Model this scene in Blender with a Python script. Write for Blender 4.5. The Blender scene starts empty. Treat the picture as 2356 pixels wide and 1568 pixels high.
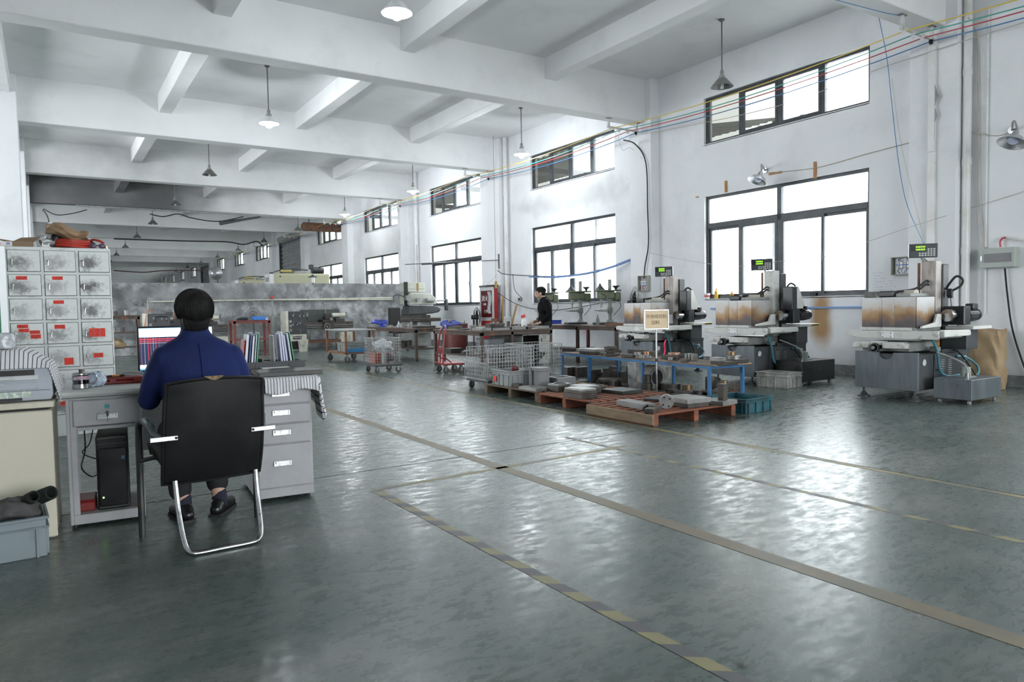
import bpy, bmesh, math, random
from mathutils import Vector, Matrix, Euler
random.seed(11)
scene = bpy.context.scene
COL = scene.collection
PI = math.pi
# ---------------------------------------------------------------- camera
EYE = Vector((0.0, 0.0, 1.212))
FPX = 1642.2
_yaw, _pit, _rol = 0.5764, 0.0471, 0.0176
_R0 = Vector((math.cos(_yaw), -math.sin(_yaw), 0)); _F0 = Vector((math.sin(_yaw), math.cos(_yaw), 0)); _U0 = Vector((0, 0, 1))
FWD = _F0*math.cos(_pit) - _U0*math.sin(_pit)
_U1 = _U0*math.cos(_pit) + _F0*math.sin(_pit)
RGT = _R0*math.cos(_rol) - _U1*math.sin(_rol)
UPV = _R0*math.sin(_rol) + _U1*math.cos(_rol)
cam_data = bpy.data.cameras.new('camera')
cam_data.sensor_width = 36.0
cam_data.lens = FPX/2356.0*36.0
cam_data.clip_start = 0.05; cam_data.clip_end = 400
cam = bpy.data.objects.new('camera', cam_data); COL.objects.link(cam)
cam.matrix_world = Matrix(((RGT.x, UPV.x, -FWD.x, EYE.x), (RGT.y, UPV.y, -FWD.y, EYE.y), (RGT.z, UPV.z, -FWD.z, EYE.z), (0, 0, 0, 1)))
scene.camera = cam
# ---------------------------------------------------------------- sky, exposure
scene.view_settings.view_transform = 'Standard'
scene.view_settings.look = 'None'
scene.view_settings.gamma = 1.0
scene.view_settings.use_curve_mapping = False
scene.view_settings.exposure = 0.66
SKY = 7.0
world = bpy.data.worlds.new('overcast_sky'); scene.world = world
world.use_nodes = True
_bg = world.node_tree.nodes['Background']
_bg.inputs[0].default_value = (0.93, 0.97, 1.0, 1); _bg.inputs[1].default_value = SKY
scene.cycles.max_bounces = 10; scene.cycles.diffuse_bounces = 6; scene.cycles.glossy_bounces = 4
scene.cycles.transparent_max_bounces = 12; scene.cycles.transmission_bounces = 6
scene.cycles.sample_clamp_indirect = 12.0
scene.cycles.caustics_reflective = False; scene.cycles.caustics_refractive = False
W = 11.09          # inner face of the window wall
BAY = 6.08
ZB, ZC = 5.10, 5.99
def beam_y(k): return 5.26 + BAY*k
def win_y(k): return 8.22 + BAY*k
def portal(name, loc, rot, sx, sy):
    d = bpy.data.lights.new(name, 'AREA'); d.shape = 'RECTANGLE'; d.size = sx; d.size_y = sy
    d.energy = 1; d.cycles.is_portal = True
    o = bpy.data.objects.new(name, d); COL.objects.link(o); o.location = loc; o.rotation_euler = rot
    return o
SHUTTERS = (5, 9)
LEFT_OPENINGS = (1, 2, 3, 6)
for k in range(-2, 8):
    if k in SHUTTERS: continue
    portal('daylight_portal', (W+.22, win_y(k), 4.815), (0, PI/2, 0), .92, 3.42)
    portal('daylight_portal', (W+.22, win_y(k), 2.32), (0, PI/2, 0), 2.05, 3.42)
for k in LEFT_OPENINGS:
    portal('daylight_portal', (-7.22, win_y(k), 3.28), (0, -PI/2, 0), 3.97, 4.2)
portal('daylight_portal', (4.5, -9.1, 2.3), (PI/2, 0, 0), 9.0, 4.6)

# ---------------------------------------------------------------- helpers
def pix(px, py): return FWD + RGT*((px-1178)/FPX) + UPV*((784-py)/FPX)
def at(px, py, z=None, x=None, y=None):
    """where the line of sight measured in the photograph meets a plane of the room"""
    v = pix(px, py)
    t = (z-EYE.z)/v.z if z is not None else ((x-EYE.x)/v.x if x is not None else (y-EYE.y)/v.y)
    return EYE + v*t

class MB:
    def __init__(s): s.v = []; s.f = []
    def add(s, vs, fs, M=None):
        b = len(s.v)
        s.v += [tuple(M @ Vector(p)) for p in vs] if M else [tuple(p) for p in vs]
        s.f += [tuple(b+i for i in f) for f in fs]; return s
    def bx(s, x0, x1, y0, y1, z0, z1, M=None):
        return s.add([(x0,y0,z0),(x1,y0,z0),(x1,y1,z0),(x0,y1,z0),(x0,y0,z1),(x1,y0,z1),(x1,y1,z1),(x0,y1,z1)],
                     [(3,2,1,0),(4,5,6,7),(0,1,5,4),(1,2,6,5),(2,3,7,6),(3,0,4,7)], M)
    def box(s, c, d, rz=0, rx=0, ry=0):
        M = Matrix.Translation(c) @ Euler((rx, ry, rz)).to_matrix().to_4x4()
        return s.bx(-d[0]/2, d[0]/2, -d[1]/2, d[1]/2, -d[2]/2, d[2]/2, M)
    def cyl(s, p0, p1, r0, r1=None, n=14, caps=True):
        p0 = Vector(p0); p1 = Vector(p1); r1 = r0 if r1 is None else r1
        d = (p1-p0).normalized(); a = d.orthogonal().normalized(); b = d.cross(a)
        vs = [p0 + (a*math.cos(2*PI*i/n) + b*math.sin(2*PI*i/n))*r0 for i in range(n)] + [p1 + (a*math.cos(2*PI*i/n) + b*math.sin(2*PI*i/n))*r1 for i in range(n)]
        fs = [(i, (i+1) % n, n+(i+1) % n, n+i) for i in range(n)]
        if caps: fs += [tuple(reversed(range(n))), tuple(range(n, 2*n))]
        return s.add(vs, fs)
    def tube(s, pts, r, n=8, closed=False, sub=0):
        P = [Vector(p) for p in pts]
        if sub:
            Q = []
            m = len(P)
            rng = range(m) if closed else range(m-1)
            for i in rng:
                p0 = P[(i-1) % m] if closed or i > 0 else P[i]; p1 = P[i]; p2 = P[(i+1) % m]
                p3 = P[(i+2) % m] if closed or i+2 < m else p2
                for j in range(sub):
                    t = j/sub
                    Q.append(.5*((2*p1) + (p2-p0)*t + (2*p0-5*p1+4*p2-p3)*t*t + (3*p1-p0-3*p2+p3)*t**3))
            if not closed: Q.append(P[-1])
            P = Q
        m = len(P); vs = []; prev = None
        R = r if hasattr(r, '__len__') else None
        for i, p in enumerate(P):
            d = (P[(i+1) % m]-P[i-1]) if closed else (P[min(i+1, m-1)]-P[max(i-1, 0)])
            if d.length < 1e-9: d = Vector((0, 0, 1))
            d.normalize()
            a = d.orthogonal().normalized() if prev is None else (prev - d*prev.dot(d))
            if a.length < 1e-6: a = d.orthogonal()
            a.normalize(); prev = a; b = d.cross(a)
            rr = (R[min(len(R)-1, int(round(i*(len(R)-1)/max(1, m-1))))] if R else r)
            vs += [p + (a*math.cos(2*PI*j/n) + b*math.sin(2*PI*j/n))*rr for j in range(n)]
        fs = []
        for i in range(m if closed else m-1):
            i2 = (i+1) % m
            fs += [(i*n+j, i*n+(j+1) % n, i2*n+(j+1) % n, i2*n+j) for j in range(n)]
        if not closed: fs += [tuple(reversed(range(n))), tuple((m-1)*n+j for j in range(n))]
        return s.add(vs, fs)
    def lathe(s, prof, c=(0, 0, 0), n=20, M=None):
        vs = []; fs = []; m = len(prof)
        for r, z in prof:
            vs += [(c[0]+r*math.cos(2*PI*j/n), c[1]+r*math.sin(2*PI*j/n), c[2]+z) for j in range(n)]
        for i in range(m-1):
            fs += [(i*n+j, i*n+(j+1) % n, (i+1)*n+(j+1) % n, (i+1)*n+j) for j in range(n)]
        if prof[0][0] > 1e-6: fs.append(tuple(reversed(range(n))))
        if prof[-1][0] > 1e-6: fs.append(tuple((m-1)*n+j for j in range(n)))
        return s.add(vs, fs, M)
    def ring(s, ro, ri, z0, z1, c=(0, 0, 0), n=24):
        vs = []
        for r, z in ((ro, z0), (ro, z1), (ri, z1), (ri, z0)):
            vs += [(c[0]+r*math.cos(2*PI*j/n), c[1]+r*math.sin(2*PI*j/n), c[2]+z) for j in range(n)]
        fs = []
        for i in range(4):
            i2 = (i+1) % 4
            fs += [(i*n+j, i*n+(j+1) % n, i2*n+(j+1) % n, i2*n+j) for j in range(n)]
        return s.add(vs, fs)
    def prism(s, poly, a0, a1, axis='z', M=None):
        """polygon (ccw pairs) pushed along an axis: z -> (x,y), y -> (x,z), x -> (y,z)"""
        n = len(poly)
        put = {'z': lambda p, a: (p[0], p[1], a), 'y': lambda p, a: (p[0], a, p[1]), 'x': lambda p, a: (a, p[0], p[1])}[axis]
        vs = [put(p, a0) for p in poly] + [put(p, a1) for p in poly]
        fs = [(i, (i+1) % n, n+(i+1) % n, n+i) for i in range(n)] + [tuple(reversed(range(n))), tuple(range(n, 2*n))]
        return s.add(vs, fs, M)
    def sph(s, c, r, n=14, m=9, sc=(1, 1, 1)):
        prof = [(max(1e-7, r*math.sin(PI*i/m)), -r*math.cos(PI*i/m)) for i in range(m+1)]
        vs = []; fs = []
        for rr, z in prof:
            vs += [(c[0]+sc[0]*rr*math.cos(2*PI*j/n), c[1]+sc[1]*rr*math.sin(2*PI*j/n), c[2]+sc[2]*z) for j in range(n)]
        for i in range(m):
            fs += [(i*n+j, i*n+(j+1) % n, (i+1)*n+(j+1) % n, (i+1)*n+j) for j in range(n)]
        return s.add(vs, fs)
    def grid(s, fn, nu, nv, thick=0):
        vs = [fn(i/nu, j/nv) for j in range(nv+1) for i in range(nu+1)]
        fs = [(j*(nu+1)+i, j*(nu+1)+i+1, (j+1)*(nu+1)+i+1, (j+1)*(nu+1)+i) for j in range(nv) for i in range(nu)]
        return s.add(vs, fs)
    def mesh(s, name, mat=None, smooth=False, ang=35):
        me = bpy.data.meshes.new(name); me.from_pydata(s.v, [], s.f); me.validate()
        bm = bmesh.new(); bm.from_mesh(me); bmesh.ops.recalc_face_normals(bm, faces=bm.faces); bm.to_mesh(me); bm.free()
        if mat is not None: me.materials.append(mat)
        if smooth:
            me.polygons.foreach_set('use_smooth', [True]*len(me.polygons))
            me.set_sharp_from_angle(angle=math.radians(ang))
        me.update(); return me
    def build(s, name, mat, parent=None, smooth=False, bevel=0, seg=1, solid=0, ang=35, label=None):
        o = bpy.data.objects.new(name, s.mesh(name, mat, smooth, ang)); COL.objects.link(o)
        if parent is not None: o.parent = parent
        if solid:
            m = o.modifiers.new('solid', 'SOLIDIFY'); m.thickness = solid; m.offset = 0
        if bevel:
            m = o.modifiers.new('bevel', 'BEVEL'); m.width = bevel; m.segments = seg; m.limit_method = 'ANGLE'; m.angle_limit = math.radians(40)
        if label: o['label'] = label
        return o

def rotz(loc, a): return Matrix.Translation(loc) @ Matrix.Rotation(a, 4, 'Z')
def tag(o, label, cat, group=None):
    o['label'] = label; o['category'] = cat
    if group: o['group'] = group
    return o
def thing(name, label, cat, loc=(0, 0, 0), rz=0, group=None):
    o = bpy.data.objects.new(name, None); COL.objects.link(o); o.empty_display_size = .1
    o.location = loc; o.rotation_euler = (0, 0, rz)
    return tag(o, label, cat, group)
def struct(o):
    o['kind'] = 'structure'; return o
def sempty(name, loc=(0, 0, 0)):
    o = bpy.data.objects.new(name, None); COL.objects.link(o); o.location = loc; o['kind'] = 'structure'; return o
def kids(o): return [c for c in COL.objects if c.parent == o]
def dup(root, loc=None, rz=None, label=None, group=None):
    r = root.copy(); COL.objects.link(r)
    if loc is not None: r.location = loc
    if rz is not None: r.rotation_euler = (0, 0, rz)
    if label: r['label'] = label
    if group: r['group'] = group
    for ch in list(root.children):
        c = ch.copy(); COL.objects.link(c); c.parent = r
        for g in list(ch.children):
            d = g.copy(); COL.objects.link(d); d.parent = c
    return r
def one(mb, name, mat, label, cat, loc=(0, 0, 0), rz=0, group=None, **kw):
    o = mb.build(name, mat, **kw); o.location = loc; o.rotation_euler = (0, 0, rz)
    return tag(o, label, cat, group)

# ---------------------------------------------------------------- materials
MATS = {}
def _n(nt, t, **kw):
    n = nt.nodes.new(t)
    for k, v in kw.items(): setattr(n, k, v)
    return n
def mat(name, col, rough=.5, metal=0.0, var=.12, scale=6.0, dirt=None, damt=.5, dscale=3.0, dcut=(.45, .7), bump=0.0, bscale=40.0,
        world=False, rvar=.12, spec=.5, emit=None, estr=0, alpha=1, trans=0, rand=0.0, stretch=(1, 1, 1), coat=0, detail=4):
    if name in MATS: return MATS[name]
    m = bpy.data.materials.new(name); m.use_nodes = True; MATS[name] = m
    nt = m.node_tree; b = nt.nodes['Principled BSDF']; L = nt.links.new
    if world: src = _n(nt, 'ShaderNodeNewGeometry').outputs['Position']
    else: src = _n(nt, 'ShaderNodeTexCoord').outputs['Object']
    mp = _n(nt, 'ShaderNodeMapping'); mp.inputs['Scale'].default_value = stretch; L(src, mp.inputs['Vector'])
    nz = _n(nt, 'ShaderNodeTexNoise'); nz.inputs['Scale'].default_value = scale; nz.inputs['Detail'].default_value = detail; L(mp.outputs[0], nz.inputs['Vector'])
    c0 = [max(0, c*(1-var)) for c in col]; c1 = [min(1, c*(1+var)) for c in col]
    rmp = _n(nt, 'ShaderNodeValToRGB'); rmp.color_ramp.elements[0].position = .3; rmp.color_ramp.elements[1].position = .7
    rmp.color_ramp.elements[0].color = (*c0, 1); rmp.color_ramp.elements[1].color = (*c1, 1)
    L(nz.outputs['Fac'], rmp.inputs[0]); out = rmp.outputs[0]
    if dirt is not None:
        dz = _n(nt, 'ShaderNodeTexNoise'); dz.inputs['Scale'].default_value = dscale; dz.inputs['Detail'].default_value = 7; dz.inputs['Roughness'].default_value = .65
        mp2 = _n(nt, 'ShaderNodeMapping'); mp2.inputs['Location'].default_value = (3.7, 1.3, 9.1); mp2.inputs['Scale'].default_value = stretch
        L(src, mp2.inputs['Vector']); L(mp2.outputs[0], dz.inputs['Vector'])
        mr = _n(nt, 'ShaderNodeMapRange'); mr.inputs[1].default_value = dcut[0]; mr.inputs[2].default_value = dcut[1]; mr.inputs[3].default_value = 0; mr.inputs[4].default_value = damt
        L(dz.outputs['Fac'], mr.inputs[0])
        mx = _n(nt, 'ShaderNodeMix', data_type='RGBA'); L(mr.outputs[0], mx.inputs[0]); L(out, mx.inputs[6]); mx.inputs[7].default_value = (*dirt, 1)
        out = mx.outputs[2]
    if rand:
        oi = _n(nt, 'ShaderNodeObjectInfo'); hs = _n(nt, 'ShaderNodeHueSaturation')
        r2 = _n(nt, 'ShaderNodeMapRange'); r2.inputs[3].default_value = 1-rand; r2.inputs[4].default_value = 1+rand
        L(oi.outputs['Random'], r2.inputs[0]); L(r2.outputs[0], hs.inputs['Value']); L(out, hs.inputs['Color']); out = hs.outputs[0]
    L(out, b.inputs['Base Color'])
    rr = _n(nt, 'ShaderNodeMapRange'); rr.inputs[3].default_value = max(.02, rough-rvar); rr.inputs[4].default_value = min(1, rough+rvar)
    L(nz.outputs['Fac'], rr.inputs[0]); L(rr.outputs[0], b.inputs['Roughness'])
    b.inputs['Metallic'].default_value = metal; b.inputs['Specular IOR Level'].default_value = spec
    if coat: b.inputs['Coat Weight'].default_value = coat
    if bump:
        bn = _n(nt, 'ShaderNodeTexNoise'); bn.inputs['Scale'].default_value = bscale; bn.inputs['Detail'].default_value = 5; L(mp.outputs[0], bn.inputs['Vector'])
        bp = _n(nt, 'ShaderNodeBump'); bp.inputs['Strength'].default_value = bump; bp.inputs['Distance'].default_value = .01
        L(bn.outputs['Fac'], bp.inputs['Height']); L(bp.outputs[0], b.inputs['Normal'])
    if emit is not None:
        b.inputs['Emission Color'].default_value = (*emit, 1); b.inputs['Emission Strength'].default_value = estr
    if trans: b.inputs['Transmission Weight'].default_value = trans
    if alpha < 1: b.inputs['Alpha'].default_value = alpha
    return m
def glass_mat(name, tint=(.95, .97, .97), gloss=.08, haze=0.0):
    m = bpy.data.materials.new(name); m.use_nodes = True; MATS[name] = m
    nt = m.node_tree; nt.nodes.remove(nt.nodes['Principled BSDF']); L = nt.links.new; out = nt.nodes['Material Output']
    tr = _n(nt, 'ShaderNodeBsdfTransparent'); tr.inputs[0].default_value = (*tint, 1)
    gl = _n(nt, 'ShaderNodeBsdfGlossy'); gl.inputs['Roughness'].default_value = .03
    fr = _n(nt, 'ShaderNodeFresnel'); fr.inputs[0].default_value = 1.45
    gm = _n(nt, 'ShaderNodeNewGeometry'); sb = _n(nt, 'ShaderNodeMath', operation='SUBTRACT'); sb.inputs[0].default_value = 1; L(gm.outputs['Backfacing'], sb.inputs[1])
    fm = _n(nt, 'ShaderNodeMath', operation='MULTIPLY'); L(fr.outputs[0], fm.inputs[0]); L(sb.outputs[0], fm.inputs[1])
    mx = _n(nt, 'ShaderNodeMixShader'); L(fm.outputs[0], mx.inputs[0]); L(tr.outputs[0], mx.inputs[1]); L(gl.outputs[0], mx.inputs[2])
    last = mx.outputs[0]
    if haze:   # dusty pane: part of the daylight is scattered
        tl = _n(nt, 'ShaderNodeBsdfTranslucent'); tl.inputs[0].default_value = (.9, .9, .87, 1)
        nz = _n(nt, 'ShaderNodeTexNoise'); nz.inputs['Scale'].default_value = 2.2
        mr = _n(nt, 'ShaderNodeMapRange'); mr.inputs[3].default_value = haze*.6; mr.inputs[4].default_value = haze*1.3
        L(nz.outputs['Fac'], mr.inputs[0])
        m2 = _n(nt, 'ShaderNodeMixShader'); L(mr.outputs[0], m2.inputs[0]); L(last, m2.inputs[1]); L(tl.outputs[0], m2.inputs[2]); last = m2.outputs[0]
    L(last, out.inputs['Surface']); return m
# ================================================================ STRUCTURE
def plaster_mat(name, base, soot=False):
    m = mat(name, base, rough=.8, var=.035, scale=.9, dirt=tuple(c*.62 for c in base), damt=.38, dscale=.8, dcut=(.52, .8), bump=.25, bscale=14, world=True, rvar=.05, spec=.25)
    nt = m.node_tree; L = nt.links.new; b = nt.nodes['Principled BSDF']
    src = b.inputs['Base Color'].links[0].from_socket
    pos = _n(nt, 'ShaderNodeNewGeometry').outputs['Position']
    # fine dark scuffs
    sp = _n(nt, 'ShaderNodeTexNoise'); sp.inputs['Scale'].default_value = 5; sp.inputs['Detail'].default_value = 8; sp.inputs['Roughness'].default_value = .7; L(pos, sp.inputs['Vector'])
    mr = _n(nt, 'ShaderNodeMapRange'); mr.inputs[1].default_value = .66; mr.inputs[2].default_value = .78; mr.inputs[3].default_value = 0; mr.inputs[4].default_value = .35
    L(sp.outputs['Fac'], mr.inputs[0])
    mx = _n(nt, 'ShaderNodeMix', data_type='RGBA'); L(mr.outputs[0], mx.inputs[0]); L(src, mx.inputs[6]); mx.inputs[7].default_value = (.25, .25, .25, 1); src = mx.outputs[2]
    def blot(src, c, r, col, amt, nscale=.7, squash=(1, 1, 1)):
        vm = _n(nt, 'ShaderNodeVectorMath', operation='SUBTRACT'); L(pos, vm.inputs[0]); vm.inputs[1].default_value = c
        v2 = _n(nt, 'ShaderNodeVectorMath', operation='MULTIPLY'); L(vm.outputs[0], v2.inputs[0]); v2.inputs[1].default_value = squash
        ln = _n(nt, 'ShaderNodeVectorMath', operation='LENGTH'); L(v2.outputs[0], ln.inputs[0])
        nz = _n(nt, 'ShaderNodeTexNoise'); nz.inputs['Scale'].default_value = nscale; nz.inputs['Detail'].default_value = 6; L(pos, nz.inputs['Vector'])
        ad = _n(nt, 'ShaderNodeMath', operation='MULTIPLY_ADD'); L(nz.outputs['Fac'], ad.inputs[0]); ad.inputs[1].default_value = r*.9; ad.inputs[2].default_value = -r*.45
        sm = _n(nt, 'ShaderNodeMath', operation='ADD'); L(ln.outputs['Value'], sm.inputs[0]); L(ad.outputs[0], sm.inputs[1])
        k = _n(nt, 'ShaderNodeMapRange', interpolation_type='SMOOTHSTEP'); k.inputs[1].default_value = r*.25; k.inputs[2].default_value = r; k.inputs[3].default_value = amt; k.inputs[4].default_value = 0
        L(sm.outputs[0], k.inputs[0])
        q = _n(nt, 'ShaderNodeMix', data_type='RGBA'); L(k.outputs[0], q.inputs[0]); L(src, q.inputs[6]); q.inputs[7].default_value = (*col, 1)
        return q.outputs[2]
    if soot == 'ceil':      # burn soot left on the fifth bay of the roof
        src = blot(src, (1.2, 28.2, 5.4), 6.0, (.085, .085, .088), .9, .45)
    if soot == 'wall':
        src = blot(src, (W, 20.3, 1.2), 1.5, (.35, .36, .37), .5, 1.2)
        src = blot(src, (W, 14.0, 1.25), 2.6, (.36, .37, .38), .75, 1.6, (1, .7, 2.4))
        src = blot(src, (W, 26.5, 3.9), 3.2, (.38, .38, .38), .7, .9)
        src = blot(src, (W, 14.3, 3.9), 1.6, (.42, .42, .41), .55, 2.5, (1, .5, 3.5))
        src = blot(src, (W, 7.35, .95), .55, (.42, .25, .11), .95, 2.0, (1, 2.0, .75))
        src = blot(src, (W, 5.6, .1), .5, (.3, .3, .3), .5, 4.0, (1, .2, 2))
    L(src, b.inputs['Base Color'])
    return m
M_wall = plaster_mat('white_plaster', (.80, .81, .83), 'wall')
M_ceil = plaster_mat('ceiling_paint', (.80, .805, .81), 'ceil')
M_col = plaster_mat('column_paint', (.80, .81, .83))
M_frame = mat('window_frame_grey', (.035, .042, .05), rough=.45, metal=.2, var=.2, dirt=(.12, .12, .12), damt=.4)
M_glass = glass_mat('window_glass', haze=.05)
M_grime = glass_mat('film_covered_glass', tint=(.26, .262, .25), haze=.02)
M_grime2 = glass_mat('lightly_filmed_glass', tint=(.33, .335, .32), haze=.02)
M_frost = glass_mat('dusty_window_glass', tint=(.85, .87, .84), haze=.35)
M_base = mat('grey_skirting_paint', (.17, .175, .18), rough=.7, var=.3, scale=5, dirt=(.5, .5, .5), damt=.7, dscale=6, world=True)
M_white = mat('white_paint', (.78, .79, .80), rough=.5, var=.06, dirt=(.4, .38, .33), damt=.35, dscale=5)
M_conc = mat('bare_grey_concrete', (.19, .195, .20), rough=.85, var=.5, scale=2.2, dirt=(.50, .51, .52), damt=.85, dscale=1.7, dcut=(.48, .66), bump=.5, bscale=8, world=True, detail=9)

# ---- floor: epoxy slabs with open joints
def floor_material():
    m = bpy.data.materials.new('worn_green_grey_epoxy'); m.use_nodes = True; nt = m.node_tree; L = nt.links.new; b = nt.nodes['Principled BSDF']
    pos = _n(nt, 'ShaderNodeNewGeometry').outputs['Position']
    def noise(scale, detail=6, rough=.6, st=(1, 1, 1), loc=(0, 0, 0), dist=0):
        mp = _n(nt, 'ShaderNodeMapping'); mp.inputs['Scale'].default_value = st; mp.inputs['Location'].default_value = loc; L(pos, mp.inputs['Vector'])
        z = _n(nt, 'ShaderNodeTexNoise'); z.inputs['Scale'].default_value = scale; z.inputs['Detail'].default_value = detail; z.inputs['Roughness'].default_value = rough; z.inputs['Distortion'].default_value = dist
        L(mp.outputs[0], z.inputs['Vector']); return z.outputs['Fac']
    def rng(f, a, b_, c=0, d=1):
        r = _n(nt, 'ShaderNodeMapRange', interpolation_type='SMOOTHSTEP'); r.inputs[1].default_value = a; r.inputs[2].default_value = b_; r.inputs[3].default_value = c; r.inputs[4].default_value = d; L(f, r.inputs[0]); return r.outputs[0]
    def mix(f, a, c):
        q = _n(nt, 'ShaderNodeMix', data_type='RGBA'); L(f, q.inputs[0])
        if isinstance(a, tuple): q.inputs[6].default_value = (*a, 1)
        else: L(a, q.inputs[6])
        if isinstance(c, tuple): q.inputs[7].default_value = (*c, 1)
        else: L(c, q.inputs[7])
        return q.outputs[2]
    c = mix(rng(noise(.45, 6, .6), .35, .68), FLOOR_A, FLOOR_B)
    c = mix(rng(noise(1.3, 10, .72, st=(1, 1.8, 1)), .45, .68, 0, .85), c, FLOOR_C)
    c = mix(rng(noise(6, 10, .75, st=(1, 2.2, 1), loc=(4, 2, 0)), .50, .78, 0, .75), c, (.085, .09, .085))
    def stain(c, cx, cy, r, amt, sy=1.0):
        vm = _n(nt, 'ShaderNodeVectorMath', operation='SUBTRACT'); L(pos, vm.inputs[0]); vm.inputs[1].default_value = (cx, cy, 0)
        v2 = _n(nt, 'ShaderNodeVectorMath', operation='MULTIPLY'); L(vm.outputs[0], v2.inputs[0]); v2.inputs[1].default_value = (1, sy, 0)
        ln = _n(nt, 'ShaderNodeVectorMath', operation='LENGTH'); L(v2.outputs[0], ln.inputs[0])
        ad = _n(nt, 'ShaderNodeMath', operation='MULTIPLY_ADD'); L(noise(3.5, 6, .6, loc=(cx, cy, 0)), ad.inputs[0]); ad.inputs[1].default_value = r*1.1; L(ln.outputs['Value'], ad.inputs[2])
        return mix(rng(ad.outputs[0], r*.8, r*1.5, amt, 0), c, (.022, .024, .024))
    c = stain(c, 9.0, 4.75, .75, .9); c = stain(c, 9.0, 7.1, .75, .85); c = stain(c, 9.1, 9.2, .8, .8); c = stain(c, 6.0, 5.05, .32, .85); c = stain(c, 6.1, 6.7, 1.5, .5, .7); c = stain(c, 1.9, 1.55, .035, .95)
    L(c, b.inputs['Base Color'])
    rf = rng(noise(7, 9, .75, st=(1, 2.2, 1), loc=(2, 7, 0)), .34, .68, .19, .42)
    L(rf, b.inputs['Roughness'])
    bp = _n(nt, 'ShaderNodeBump'); bp.inputs['Strength'].default_value = .05; bp.inputs['Distance'].default_value = .01
    L(noise(14, 7, .6, st=(1, 2, 1)), bp.inputs['Height']); L(bp.outputs[0], b.inputs['Normal'])
    b.inputs['Specular IOR Level'].default_value = .42
    return m
FLOOR_A = (.068, .100, .088); FLOOR_B = (.112, .138, .128); FLOOR_C = (.175, .182, .174)
M_floor = floor_material()
floor = sempty('floor')
MB().bx(-7.2, W+.3, -9, 92, -.35, -.015).build('floor_base', mat('joint_dirt', (.03, .03, .03), rough=.9), floor)
xs = [-7.0, -1.1, 4.99, W]
ys = [-9] + [-1.0+BAY*k for k in range(0, 15)] + [91]
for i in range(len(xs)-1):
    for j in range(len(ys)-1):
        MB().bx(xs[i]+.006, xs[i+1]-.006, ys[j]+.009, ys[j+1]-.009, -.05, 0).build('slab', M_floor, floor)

# ---- painted lines and hazard tape
def line_mat(name, col, worn, cut=(.42, .62)):
    m = mat(name, col, rough=.5, var=.15, scale=3, dirt=worn, damt=.85, dscale=2.6, dcut=cut, world=True)
    return m
M_ochre = line_mat('worn_ochre_floor_paint', (.19, .152, .092), (.14, .13, .105), (.45, .7))
M_yel = line_mat('worn_yellow_floor_paint', (.27, .225, .095), (.135, .145, .13))
def tape_mat():
    m = bpy.data.materials.new('yellow_grey_hazard_tape'); m.use_nodes = True; nt = m.node_tree; L = nt.links.new; b = nt.nodes['Principled BSDF']
    tc = _n(nt, 'ShaderNodeTexCoord').outputs['Object']
    sx = _n(nt, 'ShaderNodeSeparateXYZ'); L(tc, sx.inputs[0])
    ad = _n(nt, 'ShaderNodeMath', operation='MULTIPLY_ADD'); L(sx.outputs[0], ad.inputs[0]); ad.inputs[1].default_value = .8; L(sx.outputs[1], ad.inputs[2])
    dv = _n(nt, 'ShaderNodeMath', operation='DIVIDE'); L(ad.outputs[0], dv.inputs[0]); dv.inputs[1].default_value = .23
    fr = _n(nt, 'ShaderNodeMath', operation='FRACT'); L(dv.outputs[0], fr.inputs[0])
    gt = _n(nt, 'ShaderNodeMath', operation='GREATER_THAN'); L(fr.outputs[0], gt.inputs[0]); gt.inputs[1].default_value = .5
    nz = _n(nt, 'ShaderNodeTexNoise'); nz.inputs['Scale'].default_value = 9; nz.inputs['Detail'].default_value = 8; L(tc, nz.inputs['Vector'])
    y = _n(nt, 'ShaderNodeMix', data_type='RGBA'); L(nz.outputs['Fac'], y.inputs[0]); y.inputs[6].default_value = (.34, .295, .11, 1); y.inputs[7].default_value = (.20, .19, .12, 1)
    g = _n(nt, 'ShaderNodeMix', data_type='RGBA'); L(gt.outputs[0], g.inputs[0]); g.inputs[6].default_value = (.095, .092, .098, 1); L(y.outputs[2], g.inputs[7])
    L(g.outputs[2], b.inputs['Base Color']); b.inputs['Roughness'].default_value = .5
    return m
M_tape = tape_mat()
def strip(name, a, b_, w, m, label, h=.0015):
    a = Vector((a[0], a[1], 0)); b_ = Vector((b_[0], b_[1], 0)); d = b_-a
    o = MB().bx(-w/2, w/2, 0, d.length, 0, h).build(name, m)
    o.location = a; o.rotation_euler = (0, 0, math.atan2(-d.x, d.y))
    return tag(o, label, 'floor marking')
strip('aisle_line', (2.84, -3), (2.84, 22.5), .105, M_ochre, 'broad worn ochre line painted along the main aisle floor')
strip('aisle_line', (4.945, -3), (4.945, 22.0), .06, M_yel, 'thin worn yellow line running past the wooden pallets')
pA = at(872, 1127, z=0)
strip('hazard_tape', (pA.x, 0.3), (pA.x-.02, pA.y), .065, M_tape, 'yellow and grey hazard tape crossing the foreground floor')
strip('hazard_tape', (pA.x-.02, pA.y+.02), (4.15, pA.y+.12), .05, M_yel, 'faded yellow tape running sideways from the hazard tape corner')
q0, q1 = at(1300, 1005, z=0), at(2356, 1247, z=0)
q1 = q0+(q1-q0)*1.9
strip('hazard_tape', (q1.x, q1.y), (q0.x, q0.y), .05, M_tape, 'faint rubbed hazard tape between the ochre and the yellow line', .001)

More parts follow.
